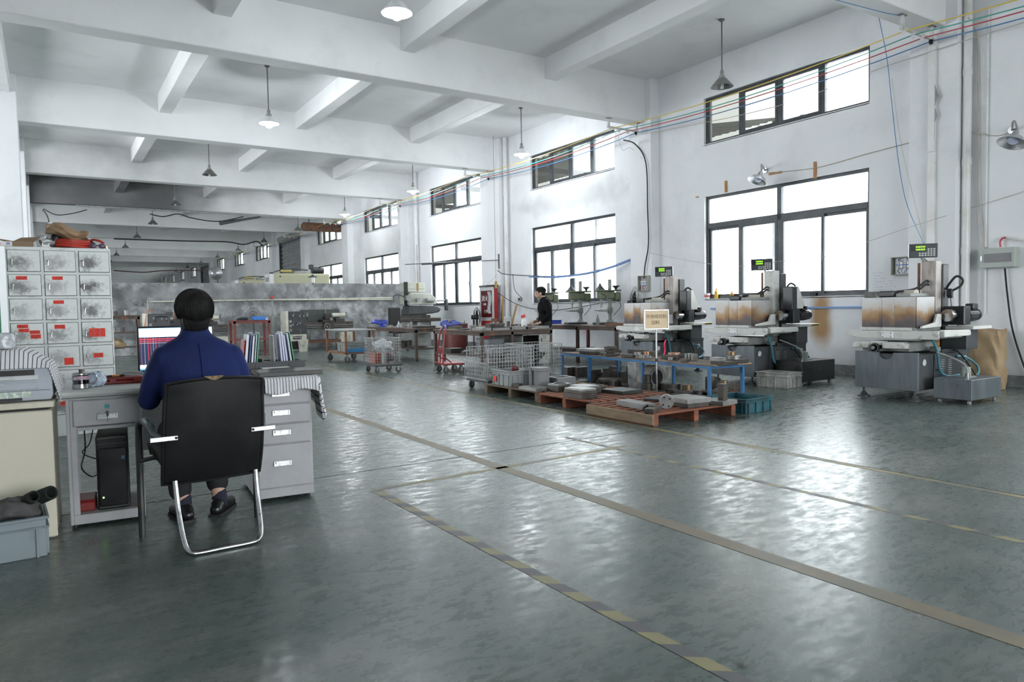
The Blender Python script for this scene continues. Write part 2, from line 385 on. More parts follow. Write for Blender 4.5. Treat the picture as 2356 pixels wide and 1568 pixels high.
# ---- ceiling, cross beams, joists
ceiling = sempty('ceiling')
MB().bx(-7.2, W+.3, -9.2, 91.2, ZC, ZC+.25).build('roof_slab', M_ceil, ceiling)
for k in range(-2, 15):
    y = beam_y(k)
    if y < -9 or y > 91: continue
    MB().bx(-7, W, y, y+.36, ZB, ZC+.02).build('cross_beam', M_ceil, ceiling, bevel=.012)
    for jx in (-3.9, -.70, 2.22, 5.21, 8.23):
        w = .27
        if y+BAY > 91: continue
        MB().bx(jx, jx+w, y+.35, y+BAY+.01, 5.60, ZC+.02).build('joist', M_ceil, ceiling, bevel=.01)

# ---- columns
for k in range(-2, 15):
    y = beam_y(k)
    if y > 90: continue
    struct(MB().bx(W-.24, W+.05, y-.17, y+.50, -.01, ZC).build('column', M_col, bevel=.012))
    if k != 0 and k != 1 and k != -1:
        struct(MB().bx(-.95, -.33, y-.17, y+.45, -.01, ZC).build('column', M_col, bevel=.012))

# ---- walls
ww = 3.414; Z_UT, Z_UB, Z_LT, Z_LB = 5.27, 4.36, 3.345, 1.30
mb = MB()
y_prev = -9.0
for k in range(-2, 14):
    c = win_y(k)
    if c+3 > 91: break
    a, b_ = c-ww/2, c+ww/2
    if k in SHUTTERS:
        a, b_ = c-2.0, c+2.2
        mb.bx(W, W+.24, y_prev, a, 0, ZC); mb.bx(W, W+.24, a, b_, 5.35, ZC)
    else:
        mb.bx(W, W+.24, y_prev, a, 0, ZC)
        mb.bx(W, W+.24, a, b_, 0, Z_LB); mb.bx(W, W+.24, a, b_, Z_LT, Z_UB); mb.bx(W, W+.24, a, b_, Z_UT, ZC)
    y_prev = b_
mb.bx(W, W+.24, y_prev, 91.2, 0, ZC)
struct(mb.build('wall_right', M_wall))
mb = MB(); y_prev = -9.0
for k in LEFT_OPENINGS:            # unseen openings in the opposite wall, added to bring more daylight in
    c = win_y(k); a, b_ = c-2.1, c+2.1
    mb.bx(-7.2, -7, y_prev, a, 0, ZC); mb.bx(-7.2, -7, a, b_, 0, 1.3); mb.bx(-7.2, -7, a, b_, 5.27, ZC); y_prev = b_
mb.bx(-7.2, -7, y_prev, 91.2, 0, ZC)
struct(mb.build('wall_left', M_wall))
struct(MB().bx(-7.2, W+.2, 91.0, 91.2, 0, ZC).build('wall_back', M_wall))
mb = MB(); mb.bx(-7.2, 0, -9.2, -9, 0, ZC); mb.bx(9, W+.2, -9.2, -9, 0, ZC); mb.bx(0, 9, -9.2, -9, 4.6, ZC)   # wide open gateway behind the camera
struct(mb.build('wall_front', M_wall))
mb = MB()
for k in range(-2, 5):
    mb.bx(W-.016, W+.02, beam_y(k)+.5, beam_y(k+1)-.17, 0, .16)
struct(mb.build('baseboard_right', M_base))
# bare concrete partition across the hall
struct(MB().bx(-.35, W-.01, 23.35, 23.53, 0, 2.115).build('wall_partition', M_conc, bevel=.01))

# ---- windows
def make_window(kind):
    root = sempty('window_1')
    yL, yR = ww/2, -ww/2                 # photo's left is the far (+y) edge
    X0 = .06
    z0, z1 = (Z_UB, Z_UT) if kind == 'upper' else (Z_LB, Z_LT)
    t = .055
    mb = MB(); mb.bx(X0, X0+.07, yR, yL, z0, z0+t); mb.bx(X0, X0+.07, yR, yL, z1-t, z1)
    mb.bx(X0, X0+.07, yR, yR+t, z0+t, z1-t); mb.bx(X0, X0+.07, yL-t, yL, z0+t, z1-t)
    mb.build('window_frame', M_frame, root)
    MB().bx(0, X0, yR, yL, z0-.02, z0+.012).build('window_sill', M_white, root)
    def pane(a, b_, c, d, m=None):
        MB().bx(X0+.033, X0+.038, a, b_, c, d).build('pane', m or M_glass, root)
    def sash(a, b_, c, d, w=.05, off=0, m=None):
        s = MB(); s.bx(X0+off, X0+off+.045, a, b_, c, c+w); s.bx(X0+off, X0+off+.045, a, b_, d-w, d)
        s.bx(X0+off, X0+off+.045, a, a+w, c+w, d-w); s.bx(X0+off, X0+off+.045, b_-w, b_, c+w, d-w)
        o = s.build('sash', M_frame, root)
        MB().bx(X0+off+.02, X0+off+.025, a+w, b_-w, c+w, d-w).build('pane', m or M_glass, o)
        return o
    def bar(y, c, d, w=.06):
        MB().bx(X0-.005, X0+.075, y-w/2, y+w/2, c, d).build('mullion', M_frame, root)
    q = [yL, yL-.85, yL-1.70, yL-2.56, yR]
    if kind == 'upper':
        for y in q[1:4]: bar(y, z0+t, z1-t, .075)
        pane(q[1]+.03, q[0]-t, z0+t, z1-t, M_grime)
        o = sash(q[2]+.038, q[1]-.038, z0+t, z1-t, .045, -.01, M_grime2)
        MB().tube([(X0-.01, q[2]+.42, z0+.1), (X0-.05, q[2]+.42, z0+.1), (X0-.055, q[2]+.30, z0+.085)], .008, 6).build('handle', M_white, o)
        o = sash(q[3]+.038, q[2]-.038, z0+t, z1-t, .045, -.01)
        MB().tube([(X0-.01, q[3]+.42, z0+.1), (X0-.05, q[3]+.42, z0+.1), (X0-.055, q[3]+.30, z0+.085)], .008, 6).build('handle', M_white, o)
        pane(q[4]+t, q[3]-.03, z0+t, z1-t)
    else:
        zt = 2.76
        MB().bx(X0-.005, X0+.075, yR+t, yL-t, zt-.05, zt+.05).build('transom', M_frame, root)
        bar(q[2], z0+t, z1-t, .085)
        pane(q[2]+.04, q[0]-t, zt+.05, z1-t, M_frost); pane(q[4]+t, q[2]-.04, zt+.05, z1-t)
        sash(q[1]-.03, q[0]-t, z0+t, zt-.05, .045, .03); sash(q[2]+.04, q[1]+.05, z0+t, zt-.05, .05, -.01)
        o = sash(q[3]-.03, q[2]-.04, z0+t, zt-.05, .05, -.01); sash(q[4]+t, q[3]+.05, z0+t, zt-.05, .045, .03)
        MB().bx(X0-.03, X0-.01, q[3]-.02, q[3]+.01, 1.92, 2.05).build('handle', M_frame, o)
    return root
wu = make_window('upper'); wl = make_window('lower')
first = True; n = 1
for k in range(-2, 14):
    if k in SHUTTERS or win_y(k)+3 > 91: continue
    for proto, kind in ((wu, 'upper'), (wl, 'lower')):
        o = proto if first else dup(proto)
        o.location = (W, win_y(k), 0); o.name = 'window_%d' % n; n += 1
    first = False
# ---- roller shutters in two far bays
M_shut = mat('galvanised_shutter', (.52, .54, .56), rough=.45, metal=.6, var=.1, scale=3, dirt=(.2, .2, .2), damt=.4)
for n, k in enumerate(SHUTTERS):
    c = win_y(k); d = sempty('door_%d' % (n+1), (W, c, 0))
    mb = MB(); NP = 44
    def sh(u, v):
        return (.10+.035*math.cos(v*NP*PI), -2.0+4.2*u, .02+5.0*v)
    mb.grid(sh, 1, NP*4); mb.build('shutter_curtain', M_shut, d, smooth=True)
    MB().cyl((.05, -2.0, 5.18), (.05, 2.2, 5.18), .2, n=16).build('roller_box', M_shut, d, smooth=True)
    for yy in (-2.0, 2.2): MB().bx(-.02, .14, yy-.06, yy+.06, 0, 5.05).build('guide_rail', M_frame, d)
# ---- yard outside
M_yard = mat('pale_concrete_yard', (.5, .5, .49), rough=.9, var=.1)
struct(MB().bx(W+.24, W+40, -40, 120, -.3, -.12).build('ground', M_yard))
M_can = mat('grey_canopy_sheet', (.16, .165, .15), rough=.7, var=.1)
yc = sempty('yard_canopy', (W+4.2, 17.2, 6.6))
mb = MB(); mb.grid(lambda u, v: (8*u, 22*v, 1.5*u+.05*math.cos(v*120*PI)), 2, 480); mb.build('corrugated_sheet', M_can, yc)
for i in range(5): MB().bx(.1, 8, 5.2*i, 5.2*i+.12, -.25, -.05).build('rafter', M_frame, yc); MB().bx(7.8, 7.95, 5.2*i, 5.2*i+.15, -6.3, 1.4).build('post', M_frame, yc)
struct(MB().bx(-40, W+.3, -60, -9.0, -.3, -.02).build('ground', M_yard))
# ================================================================ DESK CORNER
M_lgrey = mat('light_grey_laminate', (.50, .51, .50), rough=.42, var=.05, scale=9, dirt=(.25, .25, .24), damt=.25, dscale=5)
M_steelgrey = mat('grey_office_steel', (.37, .37, .38), rough=.45, var=.05, scale=5, dirt=(.2, .2, .2), damt=.3, dscale=6)
M_chrome = mat('chrome', (.50, .51, .52), rough=.2, metal=1, var=.1, dirt=(.16, .13, .10), damt=.7, dscale=30, dcut=(.52, .7), rvar=.1)
M_black = mat('black_plastic', (.012, .012, .013), rough=.42, var=.2)
M_blackm = mat('matt_black', (.02, .02, .02), rough=.7, var=.3)
M_leather = mat('worn_black_leather', (.007, .007, .0075), rough=.42, spec=.4, var=.3, scale=4, dirt=(.028, .028, .031), damt=.7, dscale=3, dcut=(.5, .75), bump=.05, bscale=60, rvar=.12)
M_teal = mat('teal_plastic', (.02, .22, .28), rough=.3, var=.05)
M_red = mat('dark_red_plastic', (.20, .015, .012), rough=.4, var=.15)
M_labelred = mat('fluorescent_red_label', (.85, .05, .025), rough=.6, var=.08, dirt=(.06, .02, .02), damt=.6, dscale=9, dcut=(.55, .75))
M_ink = mat('dark_ink', (.02, .02, .03), rough=.6, var=.1)
M_wht = mat('white_paper', (.80, .80, .80), rough=.7, var=.03)
M_cream = mat('cream_painted_panel', (.62, .585, .47), rough=.5, var=.04, scale=2, dirt=(.35, .29, .18), damt=.5, dscale=4, dcut=(.58, .75))

DA = math.atan2(4.60-4.72, 1.42-.06)
desk = thing('desk', 'grey office desk with drawer unit and cupboard, computer user seated at it', 'desk', (.065, 4.715, 0), DA)
def top_profile(u0, u1):
    mb = MB(); pts = []
    pr = [(.0, .745)] + [(-.03+.03*(1-math.cos(t))-.0, .745) for t in ()]
    poly = [(.70, .745), (.70, .785), (-.02, .785), (-.037, .779), (-.045, .765), (-.037, .751), (-.02, .745)]
    mb.prism([(p[0], p[1]) for p in poly], u0, u1, 'x'); return mb
top_profile(-.035, 1.385).build('desktop', M_lgrey, desk, smooth=True)
# left pedestal
mb = MB(); t = .018
mb.bx(.0, t, 0, .62, .02, .745); mb.bx(.362, .38, 0, .62, .02, .745); mb.bx(t, .362, 0, .62, .02, .075); mb.bx(t, .362, .02, .62, .56, .575); mb.bx(t, .362, 0, .02, .73, .745)
mb.bx(t, .05, 0, .02, .075, .73); mb.bx(.34, .362, 0, .02, .075, .73); mb.bx(.05, .34, 0, .02, .555, .575)
mb.build('cupboard_body', M_steelgrey, desk, bevel=.003)
d = MB().bx(.036, .348, -.016, .012, .582, .728).build('drawer', M_steelgrey, desk, bevel=.004)
def recess_handle(parent, cx, z, w=.105, y=-.016):
    mb = MB(); h = .034
    mb.bx(cx-w/2, cx+w/2, y-.008, y-.002, z+h/2-.006, z+h/2); mb.bx(cx-w/2, cx+w/2, y-.008, y-.002, z-h/2, z-h/2+.006)
    mb.bx(cx-w/2, cx-w/2+.010, y-.009, y-.002, z-h/2, z+h/2); mb.bx(cx+w/2-.010, cx+w/2, y-.009, y-.002, z-h/2, z+h/2)
    mb.bx(cx-w/2, cx+w/2, y-.004, y-.001, z-h/2, z+h/2)
    mb.bx(cx-w/2+.012, cx+w/2-.012, y-.014, y-.004, z-.002, z+h/2-.005)
    mb.build('handle', M_chrome, parent, bevel=.002, label='bright chrome recessed handle')
recess_handle(d, .205, .632)
MB().cyl((.205, -.014, .688), (.205, -.03, .688), .013, n=16).build('lock', M_teal, d, smooth=True, label='teal lock rosette')
mb = MB(); mb.bx(.200, .212, -.045, -.028, .634, .662); mb.bx(.2045, .2065, -.04, -.036, .60, .634); mb.build('key', M_black, d)
MB().bx(.38, 1.0, .30, .315, .36, .745).build('modesty_panel', M_steelgrey, desk)
# right pedestal with four drawers
mb = MB(); mb.bx(1.0, 1.36, 0, .62, .025, .742); mb.bx(1.0, 1.36, -.004, .02, .025, .085)
mb.build('drawer_cabinet', M_steelgrey, desk, bevel=.003)
for z0, z1 in ((.625, .735), (.50, .618), (.372, .493), (.092, .365)):
    d = MB().bx(1.012, 1.348, -.018, .01, z0, z1).build('drawer', M_steelgrey, desk, bevel=.004)
    recess_handle(d, 1.165, (z0+z1)/2+.01 if z1-z0 < .2 else .245, .11, -.018)
for x in (1.03, 1.33):
    for y in (.05, .57): MB().cyl((x, y, 0), (x, y, .027), .016, n=10).build('foot', M_blackm, desk)
for x in (.02, .36):
    for y in (.05, .57): MB().cyl((x, y, 0), (x, y, .022), .014, n=10).build('foot', M_blackm, desk)
def dl(x, y, z): return rotz((.065, 4.715, 0), DA) @ Vector((x, y, z))
# PC tower, red case, cables in the cupboard
pc = thing('computer_tower', 'black computer tower with a green power light inside the desk cupboard', 'computer', dl(.135, .055, .075), DA)
MB().bx(0, .165, 0, .40, 0, .43).build('case', M_black, pc, bevel=.008, seg=2)
mb = MB(); mb.bx(.008, .157, -.012, .002, .02, .36); mb.build('front_panel', mat('gloss_black', (.006, .006, .007), rough=.18, var=.1), pc, bevel=.01, seg=2)
for z in (.37, .40): MB().bx(.01, .155, -.006, .001, z-.012, z+.012).build('drive_bay', M_blackm, pc, bevel=.003)
MB().cyl((.03, -.012, .075), (.03, -.016, .075), .004, n=10).build('power_light', mat('green_led', (.3, 1, .1), emit=(.35, 1, .1), estr=12), pc, label='green power light')
MB().bx(.128, .146, -.0135, -.011, .29, .31).build('badge', mat('blue_badge', (.05, .2, .4), rough=.3), pc, label='small blue badge')
one(MB().bx(0, .10, 0, .2, 0, .055).bx(-.002, .102, -.004, .204, .055, .068), 'tool_case', M_red, 'small dark red plastic case beside the computer tower', 'case', dl(.022, .07, .0755), DA, bevel=.006)
mb = MB(); mb.tube([(.06, .45, .55), (.07, .30, .4), (.05, .25, .3), (.10, .35, .22), (.16, .40, .25)], .004, 6, sub=6); mb.tube([(.12, .5, .56), (.09, .42, .42), (.05, .40, .36), (.15, .42, .30)], .0035, 6, sub=6)
c = one(mb, 'cable', M_black, 'loose black cables hanging inside the open desk cupboard', 'cable', dl(0, 0, 0), DA, smooth=True)

# ---- striped cloths
def stripe_mat(name, ang=0, scale=48):
    m = bpy.data.materials.new(name); m.use_nodes = True; nt = m.node_tree; L = nt.links.new; b = nt.nodes['Principled BSDF']
    uv = _n(nt, 'ShaderNodeUVMap'); uv.uv_map = 'uv'
    sx = _n(nt, 'ShaderNodeSeparateXYZ'); L(uv.outputs[0], sx.inputs[0])
    ml = _n(nt, 'ShaderNodeMath', operation='MULTIPLY'); L(sx.outputs[0], ml.inputs[0]); ml.inputs[1].default_value = scale
    fr = _n(nt, 'ShaderNodeMath', operation='FRACT'); L(ml.outputs[0], fr.inputs[0])
    lt = _n(nt, 'ShaderNodeMath', operation='LESS_THAN'); L(fr.outputs[0], lt.inputs[0]); lt.inputs[1].default_value = .2
    mx = _n(nt, 'ShaderNodeMix', data_type='RGBA'); L(lt.outputs[0], mx.inputs[0]); mx.inputs[6].default_value = (.66, .66, .67, 1); mx.inputs[7].default_value = (.05, .055, .09, 1)
    L(mx.outputs[2], b.inputs['Base Color']); b.inputs['Roughness'].default_value = .9
    return m
M_stripe = stripe_mat('striped_cotton', scale=1.0)
def cloth(name, fn, nu, nv, su, label, cat='cloth', m=None, solid=.004):
    """sheet given by fn(u,v) in world space; su stripes per u"""
    mb = MB(); mb.grid(fn, nu, nv)
    me = bpy.data.meshes.new(name); me.from_pydata([tuple(v) for v in mb.v], [], mb.f); me.materials.append(m or M_stripe)
    uvl = me.uv_layers.new(name='uv')
    for p in me.polygons:
        p.use_smooth = True
        for li in p.loop_indices:
            vi = me.loops[li].vertex_index; uvl.data[li].uv = ((vi % (nu+1))/nu*su, (vi//(nu+1))/nv)
    o = bpy.data.objects.new(name, me); COL.objects.link(o)
    if solid:
        md = o.modifiers.new('solid', 'SOLIDIFY'); md.thickness = solid; md.offset = 0
    return tag(o, label, cat)
def cl1(u, v):     # over the right pedestal: u along desk, v from back across top and down the front
    x = 1.06+.44*u; wob = .006*math.sin(u*31)+.004*math.sin(u*57+1)
    if v < .68: p = (x, .50-.57*v/.68, .7945)
    else:
        t = (v-.68)/.32; p = (x, -.075-.012*t+wob*t, .7945-(.085+.015*math.sin(u*9))*t-.004)
    over = max(0, x-1.395)
    if over > 0:   # hangs over the right end
        drop = min(1, over/.105)
        hang = .30*drop*(.3+.7*min(1, max(0, (1.0-abs(v-.60)*1.6))))
        p = (1.395+.03*drop+.012*math.sin(v*22), p[1], p[2]-hang)
    return dl(*p)
cloth('striped_cloth', cl1, 44, 30, 24, 'white cloth with navy stripes draped over the drawer end of the desk')
# steel surface plate on the cloth
sl = one(MB().bx(0, .40, 0, .36, 0, .028), 'surface_plate', mat('dark_ground_steel', (.05, .052, .05), rough=.5, metal=.2, var=.15, dirt=(.13, .08, .05), damt=.5), 'flat dark steel plate lying on the striped cloth', 'metal plate', dl(1.045, .02, .7975), DA, bevel=.003)

# ---- black box with files
M_bin = mat('dark_grey_bin', (.04, .042, .048), rough=.55, var=.15, dirt=(.12, .12, .12), damt=.4)
fb = thing('file_box', 'dark grey plastic box holding files at the desk back', 'box', dl(.98, .44, .786), DA)
mb = MB(); mb.bx(0, .44, 0, .012, 0, .075); mb.bx(0, .44, .208, .22, 0, .075); mb.bx(0, .012, .012, .208, 0, .075); mb.bx(.428, .44, .012, .208, 0, .075); mb.bx(.012, .428, .012, .208, 0, .01)
mb.build('tray', M_bin, fb, bevel=.003)
for x in (.11, .22, .33): MB().bx(x-.003, x+.003, -.004, .001, .004, .07).build('rib', M_bin, fb)
mb = MB(); mb.bx(-.006, .446, -.006, .006, .068, .08); mb.bx(-.006, .446, .214, .226, .068, .08); mb.build('rim', M_bin, fb)
fcols = {'grey_sleeve': (.12, .12, .13), 'white_sleeve': (.62, .63, .66), 'blue_sleeve': (.06, .12, .35), 'green_sleeve': (.02, .28, .12), 'lilac_sleeve': (.40, .40, .62), 'red_sleeve': (.55, .06, .06), 'clear_sleeve': (.42, .47, .52)}
for n_, c_ in fcols.items(): mat(n_, c_, rough=.35, var=.05)
seq = [('red_sleeve', .02, .004, 'red'), ('white_sleeve', .034, .016, 'thick white'), ('blue_sleeve', .062, .006, 'blue'), ('white_sleeve', .076, .012, 'second white'), ('clear_sleeve', .096, .008, 'clear plastic'), ('green_sleeve', .110, .008, 'narrow green'),
       ('grey_sleeve', .232, .014, 'charcoal grey'), ('lilac_sleeve', .285, .014, 'lilac'), ('white_sleeve', .306, .010, 'slim white'), ('lilac_sleeve', .322, .014, 'pale violet'), ('clear_sleeve', .352, .012, 'pale grey'), ('green_sleeve', .376, .006, 'bright green leaning')]
for i, (m_, x, w, word) in enumerate(seq):
    lean = .10 if i < 6 else (-.02 if i == 6 else (-.06-.018*(i-7)))
    h = (.245 + .012*((i*7) % 3)) if i else .22
    o = thing('file_folder', '%s file standing %s in the dark grey desk box' % (word, 'in the left half' if i < 6 else 'in the right half'), 'folder', dl(.98+x, .47, .798), DA, 'files in the desk box')
    mb = MB(); M_ = Matrix.Rotation(lean, 4, 'Y')
    mb.bx(0, w, 0, .155, .002, h, M_); mb.build('sleeve', MATS[m_], o, bevel=.001)
    mb = MB(); mb.bx(w*.2, w*.8, .004, .150, .006, h+.004, M_); mb.build('paper', M_wht, o)
one(MB().bx(0, .012, 0, .12, 0, .085), 'notebook', M_black, 'small black booklet leaning between the two groups of files', 'book', dl(1.135, .47, .80), DA+.1)
bk = dl(1.155, .49, .80)
one(MB().bx(0, .05, 0, .10, 0, .06), 'card_stack', mat('paper_edges', (.55, .53, .48), rough=.7, var=.2, scale=60, stretch=(1, .02, .02)), 'thin stack of paper cards beside the black booklet', 'paper', bk, DA+.1)
one(MB().bx(0, .18, 0, .10, 0, .003), 'paper_sheet', M_wht, 'loose white paper in front of the dark file box', 'paper', dl(1.12, .36, .826), DA+.06)

# ---- monitor
mon = thing('monitor', 'computer monitor showing red drawing lines on a dark screen', 'monitor', dl(.60, .45, .786), DA-.03)
MB().bx(-.23, .23, -.012, .022, .05, .345).build('bezel', M_black, mon, bevel=.008, seg=2)
def screen_mat():
    m = bpy.data.materials.new('monitor_picture'); m.use_nodes = True; nt = m.node_tree; L = nt.links.new; b = nt.nodes['Principled BSDF']
    tc = _n(nt, 'ShaderNodeTexCoord').outputs['Object']; sx = _n(nt, 'ShaderNodeSeparateXYZ'); L(tc, sx.inputs[0])
    def cmp(sock, op, v):
        n = _n(nt, 'ShaderNodeMath', operation=op); L(sock, n.inputs[0]); n.inputs[1].default_value = v; return n.outputs[0]
    def mixc(f, a, c):
        q = _n(nt, 'ShaderNodeMix', data_type='RGBA'); L(f, q.inputs[0])
        (L(a, q.inputs[6]) if not isinstance(a, tuple) else setattr(q.inputs[6], 'default_value', (*a, 1)))
        q.inputs[7].default_value = (*c, 1); return q.outputs[2]
    z = sx.outputs[2]; x = sx.outputs[0]
    def line(sock, pos, w):
        w = w*.55
        d = _n(nt, 'ShaderNodeMath', operation='SUBTRACT'); L(sock, d.inputs[0]); d.inputs[1].default_value = pos
        a = _n(nt, 'ShaderNodeMath', operation='ABSOLUTE'); L(d.outputs[0], a.inputs[0]); return cmp(a.outputs[0], 'LESS_THAN', w)
    c = (.02, .03, .07)
    for p, w, cc in ((-.205, .0012, (.9, .05, .06)), (-.185, .001, (.6, .6, .65)), (-.165, .0015, (.9, .05, .06)), (-.15, .001, (.9, .05, .06)), (-.135, .001, (.6, .6, .7)), (-.12, .0015, (.9, .05, .06)), (-.10, .001, (.9, .05, .06)), (-.05, .0012, (.9, .05, .06)), (.0, .0012, (.9, .05, .06)), (.06, .0012, (.6, .6, .7))):
        c = mixc(line(x, p, w), c, cc)
    for p, w, cc in ((.262, .004, (.9, .06, .07)), (.251, .002, (.9, .05, .06)), (.243, .0012, (.9, .05, .06)), (.236, .001, (.7, .7, .75))):
        c = mixc(line(z, p, w), c, cc)
    c = mixc(cmp(z, 'GREATER_THAN', .275), c, (1.0, 1.0, 1.0))
    c = mixc(cmp(z, 'GREATER_THAN', .328), c, (.35, .6, 1.0))
    c = mixc(cmp(z, 'LESS_THAN', .098), c, (.9, .95, 1.0))
    c = mixc(cmp(z, 'LESS_THAN', .074), c, (.1, .35, .8))
    L(c, b.inputs['Emission Color']); b.inputs['Emission Strength'].default_value = 1.15; b.inputs['Base Color'].default_value = (.01, .01, .01, 1); b.inputs['Roughness'].default_value = .25
    return m
MB().bx(-.216, .216, -.0135, -.011, .064, .333).build('screen', screen_mat(), mon, label='bright screen with white bars and red lines')
MB().bx(-.03, .03, .022, .045, .02, .2).build('neck', M_black, mon, bevel=.006)
MB().lathe([(.0001, .0), (.12, .0), (.12, .008), (.04, .02), (.0001, .022)], (0, .03, 0), 24).build('base', M_black, mon, smooth=True)
# black cable loop in front of the monitor
a = [dl(.33+.10*math.cos(t), .40+.05*math.sin(t), .787+.012+.045*max(0, math.sin(t))) for t in [PI*.1*i for i in range(0, 11)]]
one(MB().tube(a, .009, 8, sub=3), 'cable', mat('grey_hose', (.35, .36, .36), rough=.4), 'curved grey cable arching on the desk left of the monitor', 'cable', smooth=True)
# red flat case with cutters on top
rc = thing('tool_case', 'long flat dark red tool case lying on the desk', 'case', dl(.155, .27, .786), DA)
MB().bx(0, .46, 0, .13, 0, .022).build('case_bottom', M_red, rc, bevel=.005); MB().bx(-.002, .462, -.002, .132, .023, .040).build('case_lid', M_red, rc, bevel=.006)
for x in (.06, .19, .33): MB().bx(x, x+.035, -.008, .0, .010, .032).build('latch', M_red, rc, bevel=.002)
kn = thing('utility_knife', 'black and orange cutter knife lying on the red case', 'knife', dl(.20, .31, .827), DA+.2)
MB().bx(0, .10, 0, .022, 0, .012).build('handle', M_black, kn, bevel=.004); MB().bx(.03, .07, -.001, .023, .003, .0125).build('grip', mat('orange_plastic', (.6, .22, .02), rough=.4), kn); MB().bx(.10, .13, .004, .018, .004, .007).build('blade', M_chrome, kn)
# steel cup, lid, handle, paper strip and plastic bag
cup = thing('tea_cup', 'clear and steel tea cup with lid standing on the desk', 'cup', dl(.075, .115, .786), DA)
MB().lathe([(.0001, 0), (.043, 0), (.046, .004), (.046, .028), (.0445, .028), (.0445, .004), (.0001, .004)], n=24).build('steel_base', M_chrome, cup, smooth=True)
MB().lathe([(.0445, .028), (.0445, .088), (.042, .088), (.042, .028)], n=24).build('glass_wall', mat('cup_glass', (.75, .78, .8), rough=.05, trans=1, var=0, rvar=.02), cup, smooth=True)
MB().cyl((0, 0, .006), (0, 0, .05), .041, n=24).build('tea', mat('dark_tea', (.03, .025, .02), rough=.2), cup, smooth=True)
mb = MB(); mb.ring(.0455, .0443, .052, .074, n=24); mb.build('printed_band', mat('cup_print', (.30, .30, .36), rough=.3, var=.5, scale=60, dirt=(.7, .05, .08), damt=.9, dscale=40), cup, smooth=True)
MB().lathe([(.0001, .098), (.044, .092), (.047, .088), (.047, .084), (.0001, .086)], n=24).build('lid', M_chrome, cup, smooth=True)
MB().lathe([(.0001, .112), (.009, .112), (.011, .106), (.008, .096), (.0001, .096)], n=14).build('knob', mat('brown_knob', (.04, .02, .015), rough=.4), cup, smooth=True)
MB().tube([(.044, 0, .08), (.07, 0, .082), (.078, 0, .06), (.072, 0, .03), (.046, 0, .018)], .004, 8, sub=5).build('handle', M_chrome, cup, smooth=True)
def strp(u, v): return dl(.135+.04*v+.006*math.sin(v*3), .17+.035*u, .80+.13*v)
mb = MB(); mb.grid(strp, 2, 8); one(mb, 'paper_sheet', M_wht, 'curled white paper strip sticking up behind the tea cup', 'paper', smooth=True, solid=.001)
def bag(u, v):
    a = 2*PI*u; r = .035+.02*math.sin(v*PI)*(1+.25*math.sin(a*5+v*6)); return dl(.145+r*math.cos(a), .20+r*.8*math.sin(a), .787+.085*v+.006*math.sin(a*7))
mb = MB(); mb.grid(bag, 24, 8); one(mb, 'plastic_bag', mat('pale_plastic_film', (.55, .68, .80), rough=.25, var=.35, scale=30, dirt=(.35, .3, .6), damt=.6, dscale=18), 'crumpled pale blue plastic bag behind the tea cup', 'bag', smooth=True, solid=.001)

# ---- black leather visitor chair
ch = thing('office_chair', 'black leather visitor chair with chrome sled legs, its back towards the camera', 'chair', (.70, 4.12, 0), math.radians(2.5))
def backfn(side):
    def f(u, v):
        w = .245-.012*v+.006*math.sin(v*PI)
        x = -w+2*w*u
        bow = .03*(1-(2*u-1)**2)
        z = .335+.545*v - .02*(2*u-1)**2*(1 if v > .9 else 0)
        y = -.145-.09*v+.05*(1-v)**3 - (bow if side < 0 else bow-.045)
        return (x, y, z)
    return f
mb = MB(); mb.grid(backfn(-1), 14, 18); nfr = len(mb.v)
g2 = MB(); g2.grid(backfn(1), 14, 18)
mb.add(g2.v, g2.f)
NU, NV = 15, 19
def vid(i, j): return j*NU+i
for j in range(NV-1):
    for i in (0, NU-1): mb.f.append((vid(i, j), vid(i, j+1), nfr+vid(i, j+1), nfr+vid(i, j)))
for i in range(NU-1):
    for j in (0, NV-1): mb.f.append((vid(i, j), vid(i+1, j), nfr+vid(i+1, j), nfr+vid(i, j)))
mb.build('backrest', M_leather, ch, smooth=True, bevel=.012, seg=2)
# welted edge
rim = []
f = backfn(-1)
for i in range(13): rim.append(f(i/12, 0))
for i in range(1, 15): rim.append(f(1, i/14))
for i in range(11, -1, -1): rim.append(f(i/12, 1))
for i in range(13, 0, -1): rim.append(f(0, i/14))
MB().tube([Vector(p)+Vector((0, .006, 0)) for p in rim], .009, 6, closed=True).build('piping', M_leather, ch, smooth=True)
mb = MB(); p = f(.47, 1); mb.grid(lambda u, v: (p[0]-.045+.09*u, p[1]+.004-.012*v, p[2]+.011-.02*v*abs(math.sin(u*3.1))), 10, 3)
mb.build('torn_patch', mat('exposed_foam', (.22, .16, .09), rough=.9, var=.4, scale=60), ch, solid=.003, label='torn tan patch on the top edge')
mb = MB(); mb.grid(lambda u, v: (-.235+.47*u, -.13+.50*v, .455+.03*math.sin(v*PI*.5)-.02*(2*u-1)**2-.05*max(0, v-.85)*4*.5), 12, 12)
mb.build('seat', M_leather, ch, smooth=True, solid=.07)
